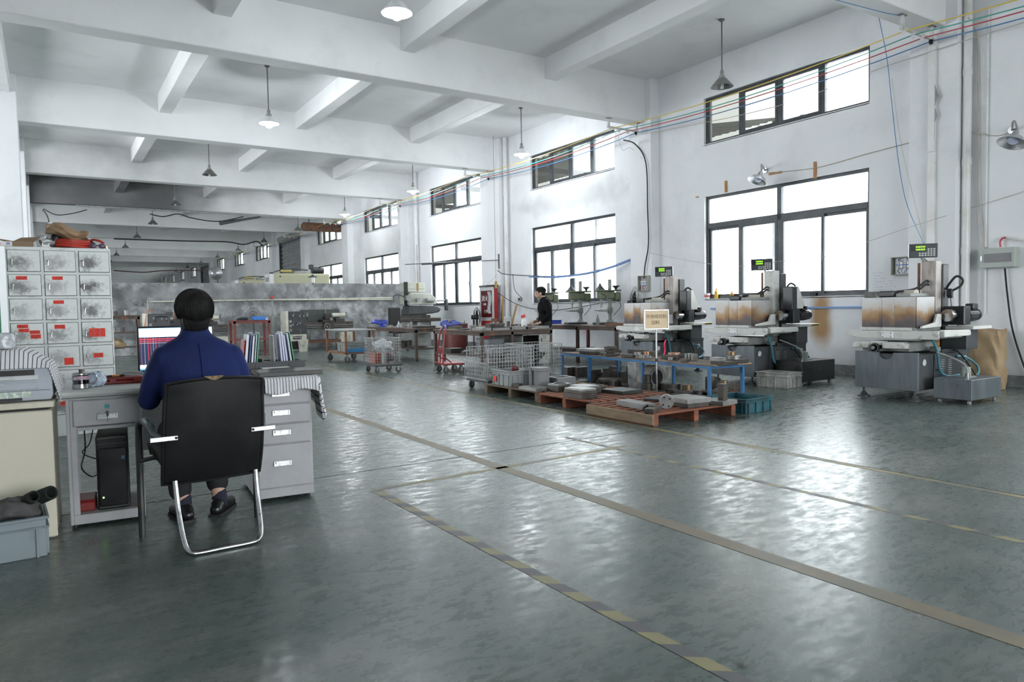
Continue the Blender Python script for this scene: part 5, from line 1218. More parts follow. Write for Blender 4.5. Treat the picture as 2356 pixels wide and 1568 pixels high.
# items on the window sill
sl = at(1632, 685, x=W+.02); zs = Z_LB+.013
def bottle(name, y, h, r, c, cap, label, cat, sx=1):
    t = thing(name, label, cat, (W+.03, y, zs))
    MB().lathe([(.0001, 0), (r, 0), (r, h*.6), (r*.95, h*.68), (r*.35, h*.82), (r*.35, h*.88), (.0001, h*.88)], n=16).build('body', mat(name+label[:6]+'_m', c, rough=.35, var=.2, scale=12, dirt=(.5, .1, .03), damt=.4, dscale=10), t, smooth=True)
    MB().cyl((0, 0, h*.86), (0, 0, h), r*.4, n=12).build('cap', mat(name+label[:6]+'_c', cap, rough=.4), t, smooth=True)
tp = thing('tub', 'small white tub with red print on the sill of the large near window', 'tub', (W+.03, at(1627, 685, x=W+.03).y, zs))
MB().lathe([(.0001, 0), (.05, 0), (.062, .11), (.058, .11), (.047, .006), (.0001, .006)], n=18).build('tub_body', M_enamin, tp, smooth=True); mb = MB(); mb.ring(.0585, .054, .04, .07, n=18); mb.build('red_print', mat('red_print', (.6, .04, .05), rough=.5), tp, smooth=True)
bottle('oil_bottle', at(1648, 680, x=W+.03).y, .20, .038, (.62, .42, .03), (.6, .1, .02), 'tall yellow bottle on the sill of the large near window', 'bottle')
bottle('drink_bottle', at(1684, 682, x=W+.03).y, .13, .04, (.60, .26, .02), (.5, .2, .02), 'short orange bottle on the sill of the large near window', 'bottle')
rl = thing('wire_spool', 'dark spool lying on the sill at the right of the near window', 'spool', (W+.03, at(1872, 682, x=W+.03).y, zs))
for z in (0, .05): MB().cyl((0, 0, z), (0, 0, z+.012), .06, n=18).build('flange', M_black, rl, smooth=True)
MB().cyl((0, 0, .012), (0, 0, .05), .04, n=18).build('core', M_mdark, rl, smooth=True)
# ================================================================ BENCHES, LATHES AND TOOLS IN THE MIDDLE OF THE HALL
M_brown = mat('rust_brown_bench_steel', (.085, .062, .052), rough=.6, metal=.2, var=.3, scale=4, dirt=(.30, .12, .04), damt=.75, dscale=5, dcut=(.56, .72))
M_iron = mat('dark_iron', (.062, .058, .054), rough=.5, metal=.5, var=.35, scale=6, dirt=(.14, .10, .07), damt=.5, dscale=8, rand=.25)
M_bright = mat('ground_steel', (.26, .26, .25), rough=.42, metal=.5, var=.15, scale=8, dirt=(.15, .13, .11), damt=.6, dscale=7, rand=.15)
M_copper = mat('copper', (.62, .33, .20), rough=.35, metal=.6, var=.12, dirt=(.3, .15, .09), damt=.5)
M_rag2 = mat('tan_leather', (.45, .33, .16), rough=.8, var=.2)
M_greeni = mat('olive_machine_paint', (.15, .175, .10), rough=.45, var=.15, dirt=(.05, .05, .04), damt=.6, dscale=5)
M_vise = mat('blue_vice_paint', (.02, .05, .36), rough=.35, var=.1)
M_creamm = mat('cream_machine_paint', (.60, .59, .50), rough=.45, var=.06, scale=4, dirt=(.2, .17, .12), damt=.7, dscale=5, dcut=(.52, .75))

def bench(name, label, loc, LX_, LY_, H_, shelf=.28, m=None, legs=((0, 0), (1, 0), (0, 1), (1, 1)), top=.035):
    t = thing(name, label, 'workbench', loc); m = m or M_brown
    MB().bx(0, LX_, 0, LY_, H_-top, H_).build('bench_top', m, t, bevel=.004)
    mb = MB(); mb.bx(.01, LX_-.01, .01, .05, H_-top-.06, H_-top); mb.bx(.01, LX_-.01, LY_-.05, LY_-.01, H_-top-.06, H_-top); mb.bx(.01, .05, .05, LY_-.05, H_-top-.06, H_-top); mb.bx(LX_-.05, LX_-.01, .05, LY_-.05, H_-top-.06, H_-top)
    mb.build('apron', m, t)
    for a, b_ in legs:
        x = .01+(LX_-.08)*a; y = .01+(LY_-.08)*b_
        MB().bx(x, x+.06, y, y+.06, 0, H_-top).build('leg', m, t, bevel=.003)
    if shelf: MB().bx(.02, LX_-.02, .02, LY_-.02, shelf, shelf+.03).build('shelf', m, t)
    return t
bA = bench('workbench', 'long rusty steel workbench beside the wire basket trolley', (7.06, 14.93, 0), .80, 2.95, .765, .27)
bB = bench('workbench', 'rusty steel workbench heaped with parts behind the red hand truck', (7.0, 11.86, 0), 1.72, 2.05, .765, .25, legs=((0, 0), (1, 0), (0, 1), (1, 1), (.42, 0)))
cb = thing('cabinet', 'grey flaking steel cabinet under the right end of the parts bench', 'cabinet', (7.98, 11.90, 0))
mb = MB(); mb.bx(0, .70, 0, .02, 0, .05); mb.bx(0, .02, 0, 1.3, 0, .66); mb.bx(.68, .70, 0, 1.3, 0, .66); mb.bx(.02, .68, 1.28, 1.3, 0, .66); mb.bx(0, .70, 0, 1.3, .64, .66); mb.build('cabinet_body', M_mgrey, cb)
d = MB().bx(.40, .69, -.02, 0, .05, .64).build('door', mat('flaking_grey_paint', (.40, .40, .37), rough=.6, var=.15, scale=6, dirt=(.15, .13, .1), damt=.8, dscale=10), cb, bevel=.003); MB().bx(.45, .475, -.026, -.018, .50, .57).build('latch', M_mdark, d)
bC = bench('workbench', 'dark steel workbench carrying the drill presses by the windows', (9.56, 10.86, 0), .90, 3.9, .80, .22, legs=((0, 0), (1, 0), (0, .33), (0, .66), (1, .5), (0, 1), (1, 1)))
BZ = .765
# ---- loose parts: shared shapes
def plate(l, w, h, m, bev=.002): return MB().bx(0, l, 0, w, 0, h), m
PN = 0
def part_box(loc, d, rz, m, label, cat='metal block', name='steel_block', bevel=.002, group=None):
    return one(MB().bx(0, d[0], 0, d[1], 0, d[2]), name, m, label, cat, loc, rz, group, bevel=bevel)
def part_disc(loc, r, h, m, label, cat='metal disc', name='steel_disc', hole=0, group=None):
    mb = MB()
    if hole: mb.ring(r, hole, 0, h, n=26)
    else: mb.cyl((0, 0, 0), (0, 0, h), r, n=26)
    return one(mb, name, m, label, cat, loc, 0, group, smooth=True, bevel=.002)
# bench B top: plates, wheel, rope coil, spray bottle
part_box((7.06, 11.90, BZ), (.20, .42, .055), 0, M_bright, 'pale steel slab at the near left corner of the parts bench')
part_box((7.28, 11.88, BZ), (.40, .30, .045), 0, M_bright, 'pale steel slab under the flanged wheel on the parts bench')
fw = thing('flanged_wheel', 'thick grooved dark steel wheel lying on the parts bench', 'wheel', (7.48, 12.12, BZ+.046))
MB().lathe([(.0001, 0), (.20, 0), (.20, .025), (.185, .03), (.185, .045), (.20, .05), (.20, .085), (.0001, .085)], n=36).build('wheel_body', M_iron, fw, smooth=True)
for i in range(5): MB().cyl((.07*math.cos(i*1.26), .07*math.sin(i*1.26), .085), (.07*math.cos(i*1.26), .07*math.sin(i*1.26), .115), .018, n=12).build('bolt_head', M_bright, fw, smooth=True)
part_box((7.74, 11.90, BZ), (.34, .30, .06), 0, M_bright, 'square steel slab right of the grooved wheel on the parts bench')
part_box((8.11, 11.89, BZ), (.16, .24, .055), 0, M_iron, 'dark square block right of the pale slab on the parts bench')
part_box((8.20, 11.88, BZ), (.16, .14, .03), 0, mat('tan_block', (.42, .36, .27), rough=.6, var=.1), 'tan paper pack at the front of the parts bench')
part_box((8.33, 11.92, BZ), (.34, .30, .055), 0, M_bright, 'speckled steel slab at the right end of the parts bench')
one(MB().bx(0, .62, 0, .5, 0, .004), 'paper_sheet', M_wht, 'white drawing sheet spread on the parts bench in front of the standing man', 'paper', (8.05, 12.70, BZ+.0), 0)
blu = mat('blue_plastic_tray', (.03, .07, .42), rough=.4, var=.08)
tray = thing('parts_tray', 'shallow blue plastic tray on the drill bench right of the standing man', 'tray', at(1270, 745, z=.801))
mb = MB(); mb.bx(0, .28, 0, .01, 0, .09); mb.bx(0, .28, .29, .30, 0, .09); mb.bx(0, .01, .01, .29, 0, .09); mb.bx(.27, .28, .01, .29, 0, .09); mb.bx(.01, .27, .01, .29, 0, .01); mb.build('tray_body', blu, tray); MB().bx(-.012, .292, -.012, .0, .08, .092).build('tray_lip', blu, tray)
sp = thing('spray_bottle', 'white spray bottle with a red trigger on the parts bench', 'spray bottle', (at(1206, 750, y=12.62).x, 12.62, BZ+.005))
MB().lathe([(.0001, 0), (.06, 0), (.065, .01), (.065, .12), (.05, .17), (.022, .205), (.022, .225), (.0001, .225)], n=20).build('bottle', mat('white_plastic', (.78, .80, .82), rough=.4, var=.02), sp, smooth=True)
mb = MB(); mb.bx(-.05, .03, -.018, .018, .225, .275); mb.bx(-.075, -.045, -.012, .012, .21, .27); mb.bx(-.03, -.02, -.01, .01, .17, .225); mb.cyl((0, 0, .27), (0, 0, .31), .01, n=10); mb.build('trigger_head', mat('red_plastic', (.65, .04, .03), rough=.4, var=.05), sp, bevel=.005, label='red trigger head')
rope = []
for i in range(90):
    a = i/90*2*PI*4; rr = .19+.05*math.sin(i*.9); rope.append((7.75+rr*1.15*math.cos(a), 13.0+rr*math.sin(a), BZ+.016+.012*(i/25)))
one(MB().tube(rope, .011, 7), 'hose_coil', mat('grey_green_hose', (.22, .22, .17), rough=.6), 'loose grey green hose coil on the back of the parts bench', 'hose', smooth=True)
part_disc((7.70, 12.72, BZ+.04), .055, .055, M_bright, 'small bright steel cylinder inside the grey hose coil')
for i, (x, y, w, dd, h, lab) in enumerate(((7.15, 12.5, .10, .08, .10, 'cube shaped block near the left edge of the parts bench'), (7.10, 12.75, .22, .16, .03, 'flat bar by the blue vice on the parts bench'), (7.45, 12.62, .28, .10, .05, 'long bar behind the grooved wheel on the parts bench'),
                                          (7.98, 12.40, .05, .05, .16, 'upright steel pin stand in front of the spray bottle'), (8.10, 12.60, .26, .12, .04, 'low steel fixture by the standing man on the parts bench'), (7.30, 13.45, .3, .2, .06, 'dark slab at the far end of the parts bench'))):
    part_box((x, y, BZ+.0005), (w, dd, h), .1*i, M_iron if i % 2 else M_bright, lab)
for i in range(5): part_disc((8.02+.07*i, 12.28+.02*(i % 2), BZ), .024, .05+.02*(i % 3), M_bright, 'bright turned pin in the row before the standing man, %s from the spray bottle' % ordw[i], 'pin', 'steel_pin', group='turned pins on the parts bench')
part_box((7.08, 13.2, BZ), (.16, .20, .012), .3, M_rag2, 'tan leather glove lying on the parts bench near the vice', 'glove', 'work_glove', .004)
# shelf of bench B
make_crate('plastic_crate', 'grey ribbed plastic box on the lower shelf of the parts bench', (7.38, 12.2, .281), 0, .36, .5, .30, mat('grey_box_plastic', (.28, .29, .31), rough=.5, var=.08))
part_disc((7.18, 12.3, .281), .085, .06, M_bright, 'bright round flange on the lower shelf of the parts bench')
part_disc((7.15, 12.75, .281), .09, .05, M_iron, 'dark round flange on the lower shelf of the parts bench')
part_box((7.05, 13.2, .281), (.3, .3, .09), 0, M_iron, 'dark steel lump at the far end of the parts bench shelf')
# vices
def vice(loc, rz, label):
    v = thing('bench_vice', label, 'vice', loc, rz)
    MB().lathe([(.0001, 0), (.11, 0), (.11, .02), (.07, .04), (.06, .075), (.0001, .075)], n=20).build('swivel_base', M_vise, v, smooth=True)
    MB().prism([(-.16, .07), (.10, .07), (.12, .10), (.12, .15), (.05, .19), (-.02, .20), (-.05, .15), (-.16, .13)], -.07, .07, 'y').build('body', M_vise, v, bevel=.015, seg=2)
    MB().prism([(-.33, .09), (-.18, .08), (-.10, .10), (-.10, .20), (-.20, .20), (-.22, .16), (-.33, .14)], -.065, .065, 'y').build('moving_jaw', M_vise, v, bevel=.015, seg=2)
    for x in (-.10, -.065): MB().bx(x, x+.018, -.08, .08, .165, .208).build('jaw_plate', M_bright, v)
    MB().cyl((-.42, 0, .115), (-.30, 0, .115), .022, n=14).build('screw', M_bright, v, smooth=True); MB().cyl((-.40, -.11, .06), (-.40, .10, .17), .009, n=8).build('handle_bar', M_bright, v, smooth=True)
    return v
vice((7.28, 17.35, .766), math.radians(10), 'blue bench vice on the far end of the long workbench')
vice((7.22, 13.72, .766), math.radians(160), 'blue bench vice on the corner of the parts bench')
# bench A top
for i, (x, y, r, h) in enumerate(((7.2, 16.6, .05, .06), (7.35, 16.3, .045, .07), (7.22, 16.0, .06, .09), (7.42, 15.9, .03, .14), (7.22, 15.6, .03, .12), (7.5, 15.5, .035, .08), (7.35, 15.3, .03, .13), (7.55, 16.5, .06, .05))):
    part_disc((x, y, .766), r, h, M_bright, 'turned steel bushing standing on the long workbench, %s from the blue vice' % ordw[i], 'bushing', 'steel_bushing', group='bushings on the long workbench')
part_box((7.15, 15.05, .766), (.5, .22, .05), 0, M_iron, 'dark steel slab at the near end of the long workbench')
part_box((7.45, 16.0, .766), (.25, .5, .03), 0, M_bright, 'thin bright plate in the middle of the long workbench')
sb = thing('oil_bottle', 'small clear bottle standing on the long workbench', 'bottle', (7.32, 16.42, .766)); MB().lathe([(.0001, 0), (.035, 0), (.035, .09), (.015, .12), (.015, .15), (.0001, .15)], n=14).build('bottle', mat('bottle_grey', (.4, .45, .5), rough=.2, var=.1), sb, smooth=True); MB().cyl((0, 0, .15), (0, 0, .18), .012, n=10).build('nozzle', M_black, sb)
part_disc((7.4, 15.5, .302), .22, .035, M_iron, 'large dark round plate on the shelf of the long workbench')
part_box((7.2, 16.3, .302), (.4, .5, .12), .1, M_iron, 'dark steel casting on the shelf of the long workbench')
for i, (x, y) in enumerate(((7.25, 15.95), (7.5, 16.1), (7.35, 15.85))): part_disc((x, y, .302), .05, .10+.03*i, M_bright if i % 2 else M_iron, 'small cylinder on the shelf of the long workbench, %s of three' % ordw[i], 'cylinder', 'steel_cylinder')
# ---- drill presses
def drill(loc, rz, label, s=1.0, grp='bench drill presses'):
    t = thing('drill_press', label, 'drill press', loc, rz, grp)
    MB().bx(-.30, .16, -.16, .16, 0, .05).build('base', M_mdark, t, bevel=.01)
    MB().lathe([(.0001, .05), (.085, .05), (.075, .08), (.055, .10), (.055, .11), (.0001, .11)], (.05, 0, 0), 20).build('column_foot', M_mgrey, t, smooth=True)
    MB().cyl((.05, 0, .08), (.05, 0, .98), .038, n=16).build('column', M_mgrey, t, smooth=True)
    MB().prism([(-.27, .30), (-.03, .28), (-.03, .34), (-.10, .335), (-.27, .325)], -.12, .12, 'y').build('table', M_mgrey, t, bevel=.006)
    MB().cyl((.05, 0, .25), (.05, 0, .37), .06, n=16).build('table_clamp', M_mgrey, t, smooth=True)
    MB().bx(-.22, .14, -.09, .09, .56, .72).build('head', M_greeni, t, bevel=.02, seg=2)
    MB().bx(-.28, .28, -.12, .12, .72, .755).build('belt_cover_base', M_greeni, t, bevel=.012)
    MB().lathe([(.11, .755), (.09, .78), (.03, .85), (.015, .90), (.0001, .90)], (-.17, 0, 0), 16).build('pulley_cone', M_mdark, t, smooth=True)
    MB().lathe([(.025, .755), (.03, .79), (.09, .84), (.10, .845), (.0001, .845)], (.19, 0, 0), 16).build('motor_pulley', M_mdark, t, smooth=True)
    MB().bx(.14, .28, -.10, .10, .50, .70).build('drive_motor', M_greeni, t, bevel=.03, seg=2)
    MB().cyl((-.15, 0, .44), (-.15, 0, .56), .032, n=14).build('quill', M_mgrey, t, smooth=True); MB().cyl((-.15, 0, .38), (-.15, 0, .44), .022, .016, 12).build('chuck', M_bright, t, smooth=True); MB().cyl((-.15, 0, .30), (-.15, 0, .38), .005, n=8).build('drill_bit', M_bright, t)
    for a in range(3): MB().cyl((-.05, -.10, .62), (-.05+.14*math.cos(a*2.1+.6), -.12, .62+.14*math.sin(a*2.1+.6)), .007, n=6).build('feed_lever', M_bright, t)
    MB().tube([(.2, -.11, .55), (.24, -.16, .40), (.16, -.14, .28), (.10, -.1, .2)], .006, 6, sub=4).build('cable', M_hoseb, t, smooth=True)
    t.scale = (s, s, s)
    return t
dpA = drill((10.14, 12.80, .801), math.radians(-20), 'olive bench drill press in the middle, just right of the standing man')
dup(dpA, (10.28, 11.95, .801), math.radians(-20), 'olive bench drill press at the right end of the bench')
dup(dpA, (10.12, 14.0, .801), math.radians(-20), 'olive bench drill press half hidden behind the standing man')
ob = thing('oil_can', 'dusty green glass bottle standing between the drill presses', 'bottle', (9.78, 11.7, .801)); MB().lathe([(.0001, 0), (.04, 0), (.042, .10), (.03, .15), (.015, .18), (.015, .22), (.0001, .22)], n=14).build('bottle', mat('dusty_glass', (.2, .21, .17), rough=.4, var=.2), ob, smooth=True)
one(MB().tube([(9.62, 11.85, .86), (9.58, 11.8, .82), (9.53, 11.75, .60), (9.55, 11.7, .35), (9.58, 11.72, .25)], .008, 6, sub=6), 'cable', MATS['red_wire'], 'red cable hanging over the front of the drill bench', 'cable', smooth=True)
part_box((9.60, 12.1, .801), (.05, .5, .012), .2, M_bright, 'bright steel rule lying at the drill bench edge')
part_box((9.62, 10.95, .801), (.6, .35, .05), 0, M_rusty, 'rusty slab at the near end of the drill bench')
# ---- lathes
def lathe_machine(loc, label, L_, variant):
    t = thing('lathe', label, 'lathe', loc, 0, 'lathes by the concrete partition')
    hs_m = M_creamm
    MB().bx(0, .62, 0, .6, 0, .52).build('headstock_stand', M_creamm, t, bevel=.02)
    MB().bx(L_-.45, L_, .05, .55, 0, .52).build('tailstock_stand', M_creamm, t, bevel=.02)
    MB().bx(.15, .40, -.008, 0.0, .05, .30).build('stand_recess', M_black, t)
    MB().bx(.60, L_-.43, .04, .56, .22, .30).build('chip_tray', M_rusty, t)
    MB().bx(.0, .08, -.02, .60, .50, 1.22).build('end_cover', M_creamm, t, bevel=.015)
    hd = MB().bx(.08, .64, .0, .56, .50, 1.20).build('headstock', mat('charcoal_panel', (.035, .037, .042), rough=.4, var=.15), t, bevel=.015)
    for (x, z, r) in ((.22, 1.08, .035), (.42, 1.06, .03), (.54, 1.06, .03), (.20, .80, .03), (.42, .84, .03), (.34, .80, .025)):
        k = MB().cyl((x, 0, z), (x, -.04, z), r*.8, n=12).build('knob', M_mgrey, hd, smooth=True); MB().cyl((x, -.035, z), (x+.03, -.05, z+.09), .009, n=6).build('lever', M_bright, k)
    mb = MB(); mb.cyl((.42, -.03, .62), (.42, -.05, .62), .02, n=10)
    for a in range(3): mb.cyl((.42, -.04, .62), (.42+.08*math.cos(a*2.1+.5), -.05, .62+.08*math.sin(a*2.1+.5)), .008, n=6)
    mb.build('star_handle', M_bright, hd, smooth=True)
    for i in range(3): MB().bx(.10, .18, -.004, 0, .60+.13*i, .68+.13*i).build('chart_plate', M_mgrey, hd)
    MB().cyl((.58, -.005, .80), (.58, -.012, .80), .016, n=12).build('stop_button', MATS['red_plastic'], hd)
    MB().cyl((.64, .28, 1.06), (.74, .28, 1.06), .11, n=20).build('chuck', M_bright, t, smooth=True)
    MB().bx(.62, L_, .10, .48, .66, .86).build('bed', M_iron, t, bevel=.01)
    for z in (.70, .76, .82): MB().cyl((.62, .06, z-.06), (L_-.05, .06, z-.06), .014, n=8).build('feed_rod', M_bright, t, smooth=True)
    MB().bx(.60, L_-.30, .50, .53, .70, 1.25).build('splash_guard', mat('dark_green_grey', (.055, .065, .06), rough=.5, var=.2), t)
    MB().bx(1.15, 1.52, .02, .50, .84, .93).build('saddle', M_iron, t, bevel=.01); MB().bx(1.18, 1.48, -.04, .08, .60, .84).build('apron', M_iron, t, bevel=.01)
    MB().bx(1.26, 1.42, .12, .36, .93, 1.04).build('compound_slide', M_iron, t, bevel=.01); MB().bx(1.29, 1.39, .18, .30, 1.04, 1.12).build('tool_post', M_iron, t, bevel=.006)
    w = []; 
    for i in range(20): w.append((1.24+.09*math.cos(2*PI*i/20), -.08, .72+.09*math.sin(2*PI*i/20)))
    MB().tube(w, .012, 8, closed=True).build('handwheel', M_bright, t, smooth=True); MB().cyl((1.24, -.10, .72), (1.24, -.04, .72), .03, n=12).build('wheel_hub', M_bright, t, smooth=True)
    MB().cyl((1.40, -.05, .95), (1.40, .10, .95), .045, n=14).build('dial', M_bright, t, smooth=True)
    MB().bx(L_-.55, L_-.25, .14, .42, .86, .96).build('tailstock_base', M_iron, t, bevel=.01); MB().cyl((L_-.62, .28, 1.06), (L_-.20, .28, 1.06), .07, n=16).build('tailstock', M_creamm, t, smooth=True)
    w = [(L_-.14, .28+.09*math.cos(2*PI*i/18), 1.06+.09*math.sin(2*PI*i/18)) for i in range(18)]
    MB().tube(w, .010, 6, closed=True).build('tailstock_wheel', M_bright, t, smooth=True); MB().cyl((L_-.22, .28, 1.06), (L_-.12, .28, 1.06), .02, n=10).build('tailstock_spindle', M_bright, t, smooth=True)
    lp = MB().tube([(1.36, .40, 1.1), (1.37, .42, 1.3), (1.33, .42, 1.42)], .012, 7, sub=4).build('work_lamp_arm', M_bright, t, smooth=True)
    MB().lathe([(.0001, .08), (.03, .07), (.07, .0), (.066, 0), (.0001, .05)], (1.33, .42, 1.42), 16).build('work_lamp', M_bright, lp, smooth=True)
    return t
l1 = lathe_machine((6.02, 21.75, 0), 'cream and charcoal lathe with a black name plate, right of the file box', 2.15, 1)
def text_mesh(s, size, name, m, parent, loc, rot, ext=.002):
    cu = bpy.data.curves.new(name, 'FONT'); cu.body = s; cu.size = size; cu.extrude = ext; cu.align_x = 'CENTER'; cu.align_y = 'CENTER'; cu.materials.append(m)
    tmp = bpy.data.objects.new(name, cu); COL.objects.link(tmp); bpy.context.view_layer.update()
    me = bpy.data.meshes.new_from_object(tmp.evaluated_get(bpy.context.evaluated_depsgraph_get()))
    bpy.data.objects.remove(tmp); me.name = name
    o = bpy.data.objects.new(name, me); COL.objects.link(o); o.parent = parent; o.location = loc; o.rotation_euler = rot
    return o
npl = MB().bx(.20, .46, -.016, -.006, .36, .45).build('name_plate', M_black, l1, label='black plate reading CDL6136')
text_mesh('CDL6136', .062, 'plate_lettering', M_wht, l1, (.33, -.018, .405), (PI/2, 0, 0))
# 2nd lathe, behind the seated man
l2 = dup(l1, (2.22, 21.75, 0), 0, 'cream and charcoal lathe behind the monitor and the seated man')
for o in list(l2.children):
    if o.name.startswith('name_plate') or o.name.startswith('plate_lettering'): bpy.data.objects.remove(o)
MB().tube([(.28+.0, -.06, .98), (.28, -.05, 1.12), (.55, -.05, 1.12), (.55, -.06, .98)], .012, 7, sub=4).build('hose_loop', M_hoseb, l2, smooth=True)
MB().tube([(-.02, .0, .55), (.0, -.02, .9), (.06, 0, 1.25), (.14, .1, 1.32), (.25, .2, 1.27)], .01, 6, sub=4).build('orange_cable', mat('orange_cable', (.75, .17, .04), rough=.5), l2, smooth=True)
bk_ = thing('bucket', 'dirty white plastic bucket on the floor before the named lathe', 'bucket', (6.42, 21.40, 0))
MB().lathe([(.0001, 0), (.12, 0), (.15, .33), (.158, .33), (.158, .35), (.142, .35), (.115, .01), (.0001, .01)], n=22).build('pail', M_creamm, bk_, smooth=True)
MB().tube([(-.15, 0, .33), (-.12, -.12, .22), (0, -.165, .18), (.12, -.12, .22), (.15, 0, .33)], .004, 6, sub=4).build('bail', M_mgrey, bk_, smooth=True)
# ---- red stand with blue box
rt = bench('tool_stand', 'red steel stand with tools in front of the partition', (4.15, 20.0, 0), .98, .6, .985, .45, mat('red_oxide_paint', (.20, .045, .035), rough=.55, var=.2, dirt=(.08, .05, .04), damt=.5), top=.02)
part_box((4.72, 20.1, .986), (.30, .3, .10), 0, mat('bright_blue_plastic', (.03, .20, .62), rough=.4, var=.06), 'bright blue plastic box on the red stand', 'box', 'plastic_box', .008)
lump('rag', (4.45, 20.25, 1.02), .10, (1.5, 1, .5), mat('black_cloth', (.03, .04, .045), rough=.9), 'crumpled dark cloth on the red stand', 'cloth', 9)
part_disc((5.06, 20.2, .986), .04, .05, M_enamin, 'small white jar at the right end of the red stand', 'jar', 'jar')
cf = thing('fan', 'dark wire cage fan leaning behind the blue box on the red stand', 'fan', (4.85, 20.75, 0))
def cage(parent, c, r, m, face='y', n=18, depth=.08):
    mb = MB()
    def P(rr, a, d): 
        return (c[0]+rr*math.cos(a), c[1]+d, c[2]+rr*math.sin(a)) if face == 'y' else (c[0]+d, c[1]+rr*math.cos(a), c[2]+rr*math.sin(a))
    for i in range(n):
        a = 2*PI*i/n; mb.tube([P(r*.15, a, -depth), P(r*.7, a, -depth*.8), P(r, a, 0), P(r*.7, a, depth*.8), P(r*.15, a, depth)], .0035, 4)
    for rr, d in ((1, 0), (.55, -depth*.9), (.55, depth*.9), (.15, -depth), (.15, depth)): mb.tube([P(r*rr, 2*PI*i/28, d) for i in range(28)], .005, 5, closed=True)
    return mb.build('wire_cage', m, parent, smooth=True)
cage(cf, (0, 0, 1.12), .20, M_mdark); MB().cyl((0, 0, 0), (0, 0, .95), .02, n=10).build('pole', M_mdark, cf, smooth=True); MB().cyl((0, 0, 0), (0, 0, .03), .2, n=20).build('base', M_mdark, cf)
def fan(loc, label, r=.33, rz=0, m=None):
    t = thing('floor_fan', label, 'fan', loc, rz); m = m or M_mdark
    cage(t, (0, 0, .95), r, m, 'y', 24, .09)
    for k in range(3):
        mb = MB(); a0 = k*2*PI/3+.4
        def bl(u, v): 
            a = a0+(v-.5)*.9*(0.5+u*.5); rr = .05+u*(r*.86-.05); return (rr*math.cos(a), (v-.5)*.07, .95+rr*math.sin(a))
        mb.grid(bl, 6, 4); mb.build('blade', M_black, t, solid=.004, smooth=True)
    MB().cyl((0, -.05, .95), (0, .16, .95), .065, n=16).build('hub', M_black, t, smooth=True)
    MB().cyl((0, .10, 0), (0, .10, .92), .022, n=10).build('pole', m, t, smooth=True); MB().cyl((0, .10, 0), (0, .10, .035), .22, n=22).build('base', m, t, smooth=True)
    return t
fan((10.35, 17.75, 0), 'black floor fan in front of the red fire cabinet', .30, math.radians(55))
fan((10.72, 11.55, .30), 'large wire floor fan behind the far wire cutting machine', .36, math.radians(35), M_mgrey)
# ---- chair by the lathe
oc = thing('office_chair', 'black swivel chair pushed behind the long workbench', 'chair', (8.62, 19.3, 0), math.radians(15))
MB().bx(-.22, .22, .18, .25, .75, 1.27).build('backrest', M_blackm, oc, bevel=.05, seg=3); MB().bx(-.24, .24, -.24, .22, .52, .60).build('seat', M_blackm, oc, bevel=.03, seg=2); MB().cyl((0, 0, .1), (0, 0, .52), .03, n=12).build('post', M_chrome, oc, smooth=True)
MB().bx(-.03, .03, .2, .24, .58, .80).build('back_post', M_blackm, oc)
for a in range(5): MB().tube([(0, 0, .12), (.28*math.cos(a*1.257), .28*math.sin(a*1.257), .06)], .02, 8).build('leg', M_blackm, oc, smooth=True); MB().sph((.28*math.cos(a*1.257), .28*math.sin(a*1.257), .03), .03, 10, 6).build('caster', M_black, oc, smooth=True)
# ---- milling machine
ml = thing('milling_machine', 'green grey turret milling machine against the partition corner', 'machine', (9.42, 20.2, 0))
MB().bx(.05, .75, .10, .95, 0, .85).build('column_base', M_mgrey, ml, bevel=.03, seg=2); MB().bx(.10, .68, .25, .95, .85, 1.22).build('column', M_mdark, ml, bevel=.03)
MB().prism([(.05, 1.02), (.85, 1.06), (1.10, 1.10), (1.18, 1.20), (1.05, 1.30), (.08, 1.32)], .22, .78, 'y').build('ram_base', M_mdark, ml, bevel=.03, seg=2)
MB().prism([(.02, 1.34), (.95, 1.34), (1.02, 1.42), (.95, 1.56), (.78, 1.70), (.10, 1.72), (.02, 1.60)], .15, .85, 'y').build('ram', mat('grey_green_casting', (.42, .43, .38), rough=.5, var=.08, dirt=(.15, .14, .11), damt=.5), ml, bevel=.03, seg=2)
MB().bx(.04, .66, .30, .85, 1.75, 2.05).build('switch_cabinet', mat('pale_sage_paint', (.48, .49, .43), rough=.5, var=.05), ml, bevel=.008); MB().bx(.06, .64, .292, .30, 1.84, 1.85).build('cabinet_seam', M_mgrey, ml)
MB().bx(-.06, .05, .28, .34, 1.30, 2.06).build('cable_chain', M_blackm, ml)
MB().cyl((.0, .10, 1.55), (.0, .25, 1.55), .10, n=20).build('handwheel', M_bright, ml, smooth=True); MB().cyl((.3, .05, 1.50), (.3, .16, 1.50), .06, n=16).build('dial', M_bright, ml, smooth=True); MB().cyl((.6, .1, 1.48), (.85, .1, 1.48), .07, n=16).build('spindle_motor', M_mgrey, ml, smooth=True)
MB().tube([(.0, .2, 1.5), (-.15, .15, 1.6), (-.35, .12, 1.66), (-.52, .1, 1.60), (-.5, .1, 1.45)], .018, 8, sub=5).build('lamp_arm', M_mdark, ml, smooth=True)
MB().bx(-.55, .95, -.18, .32, .82, .93).build('work_table', M_iron, ml, bevel=.01); MB().bx(-.6, 0.6, -.14, -.11, .93, 1.02).build('table_stop', M_iron, ml); MB().bx(.15, .60, -.10, .35, .45, .82).build('knee', M_mgrey, ml, bevel=.02)
MB().cyl((1.0, .4, 1.47), (1.45, .4, 1.47), .03, n=12).build('arbor', M_bright, ml, smooth=True); MB().bx(1.40, 1.50, .34, .46, 1.15, 1.52).build('arbor_support', M_mdark, ml, bevel=.02)
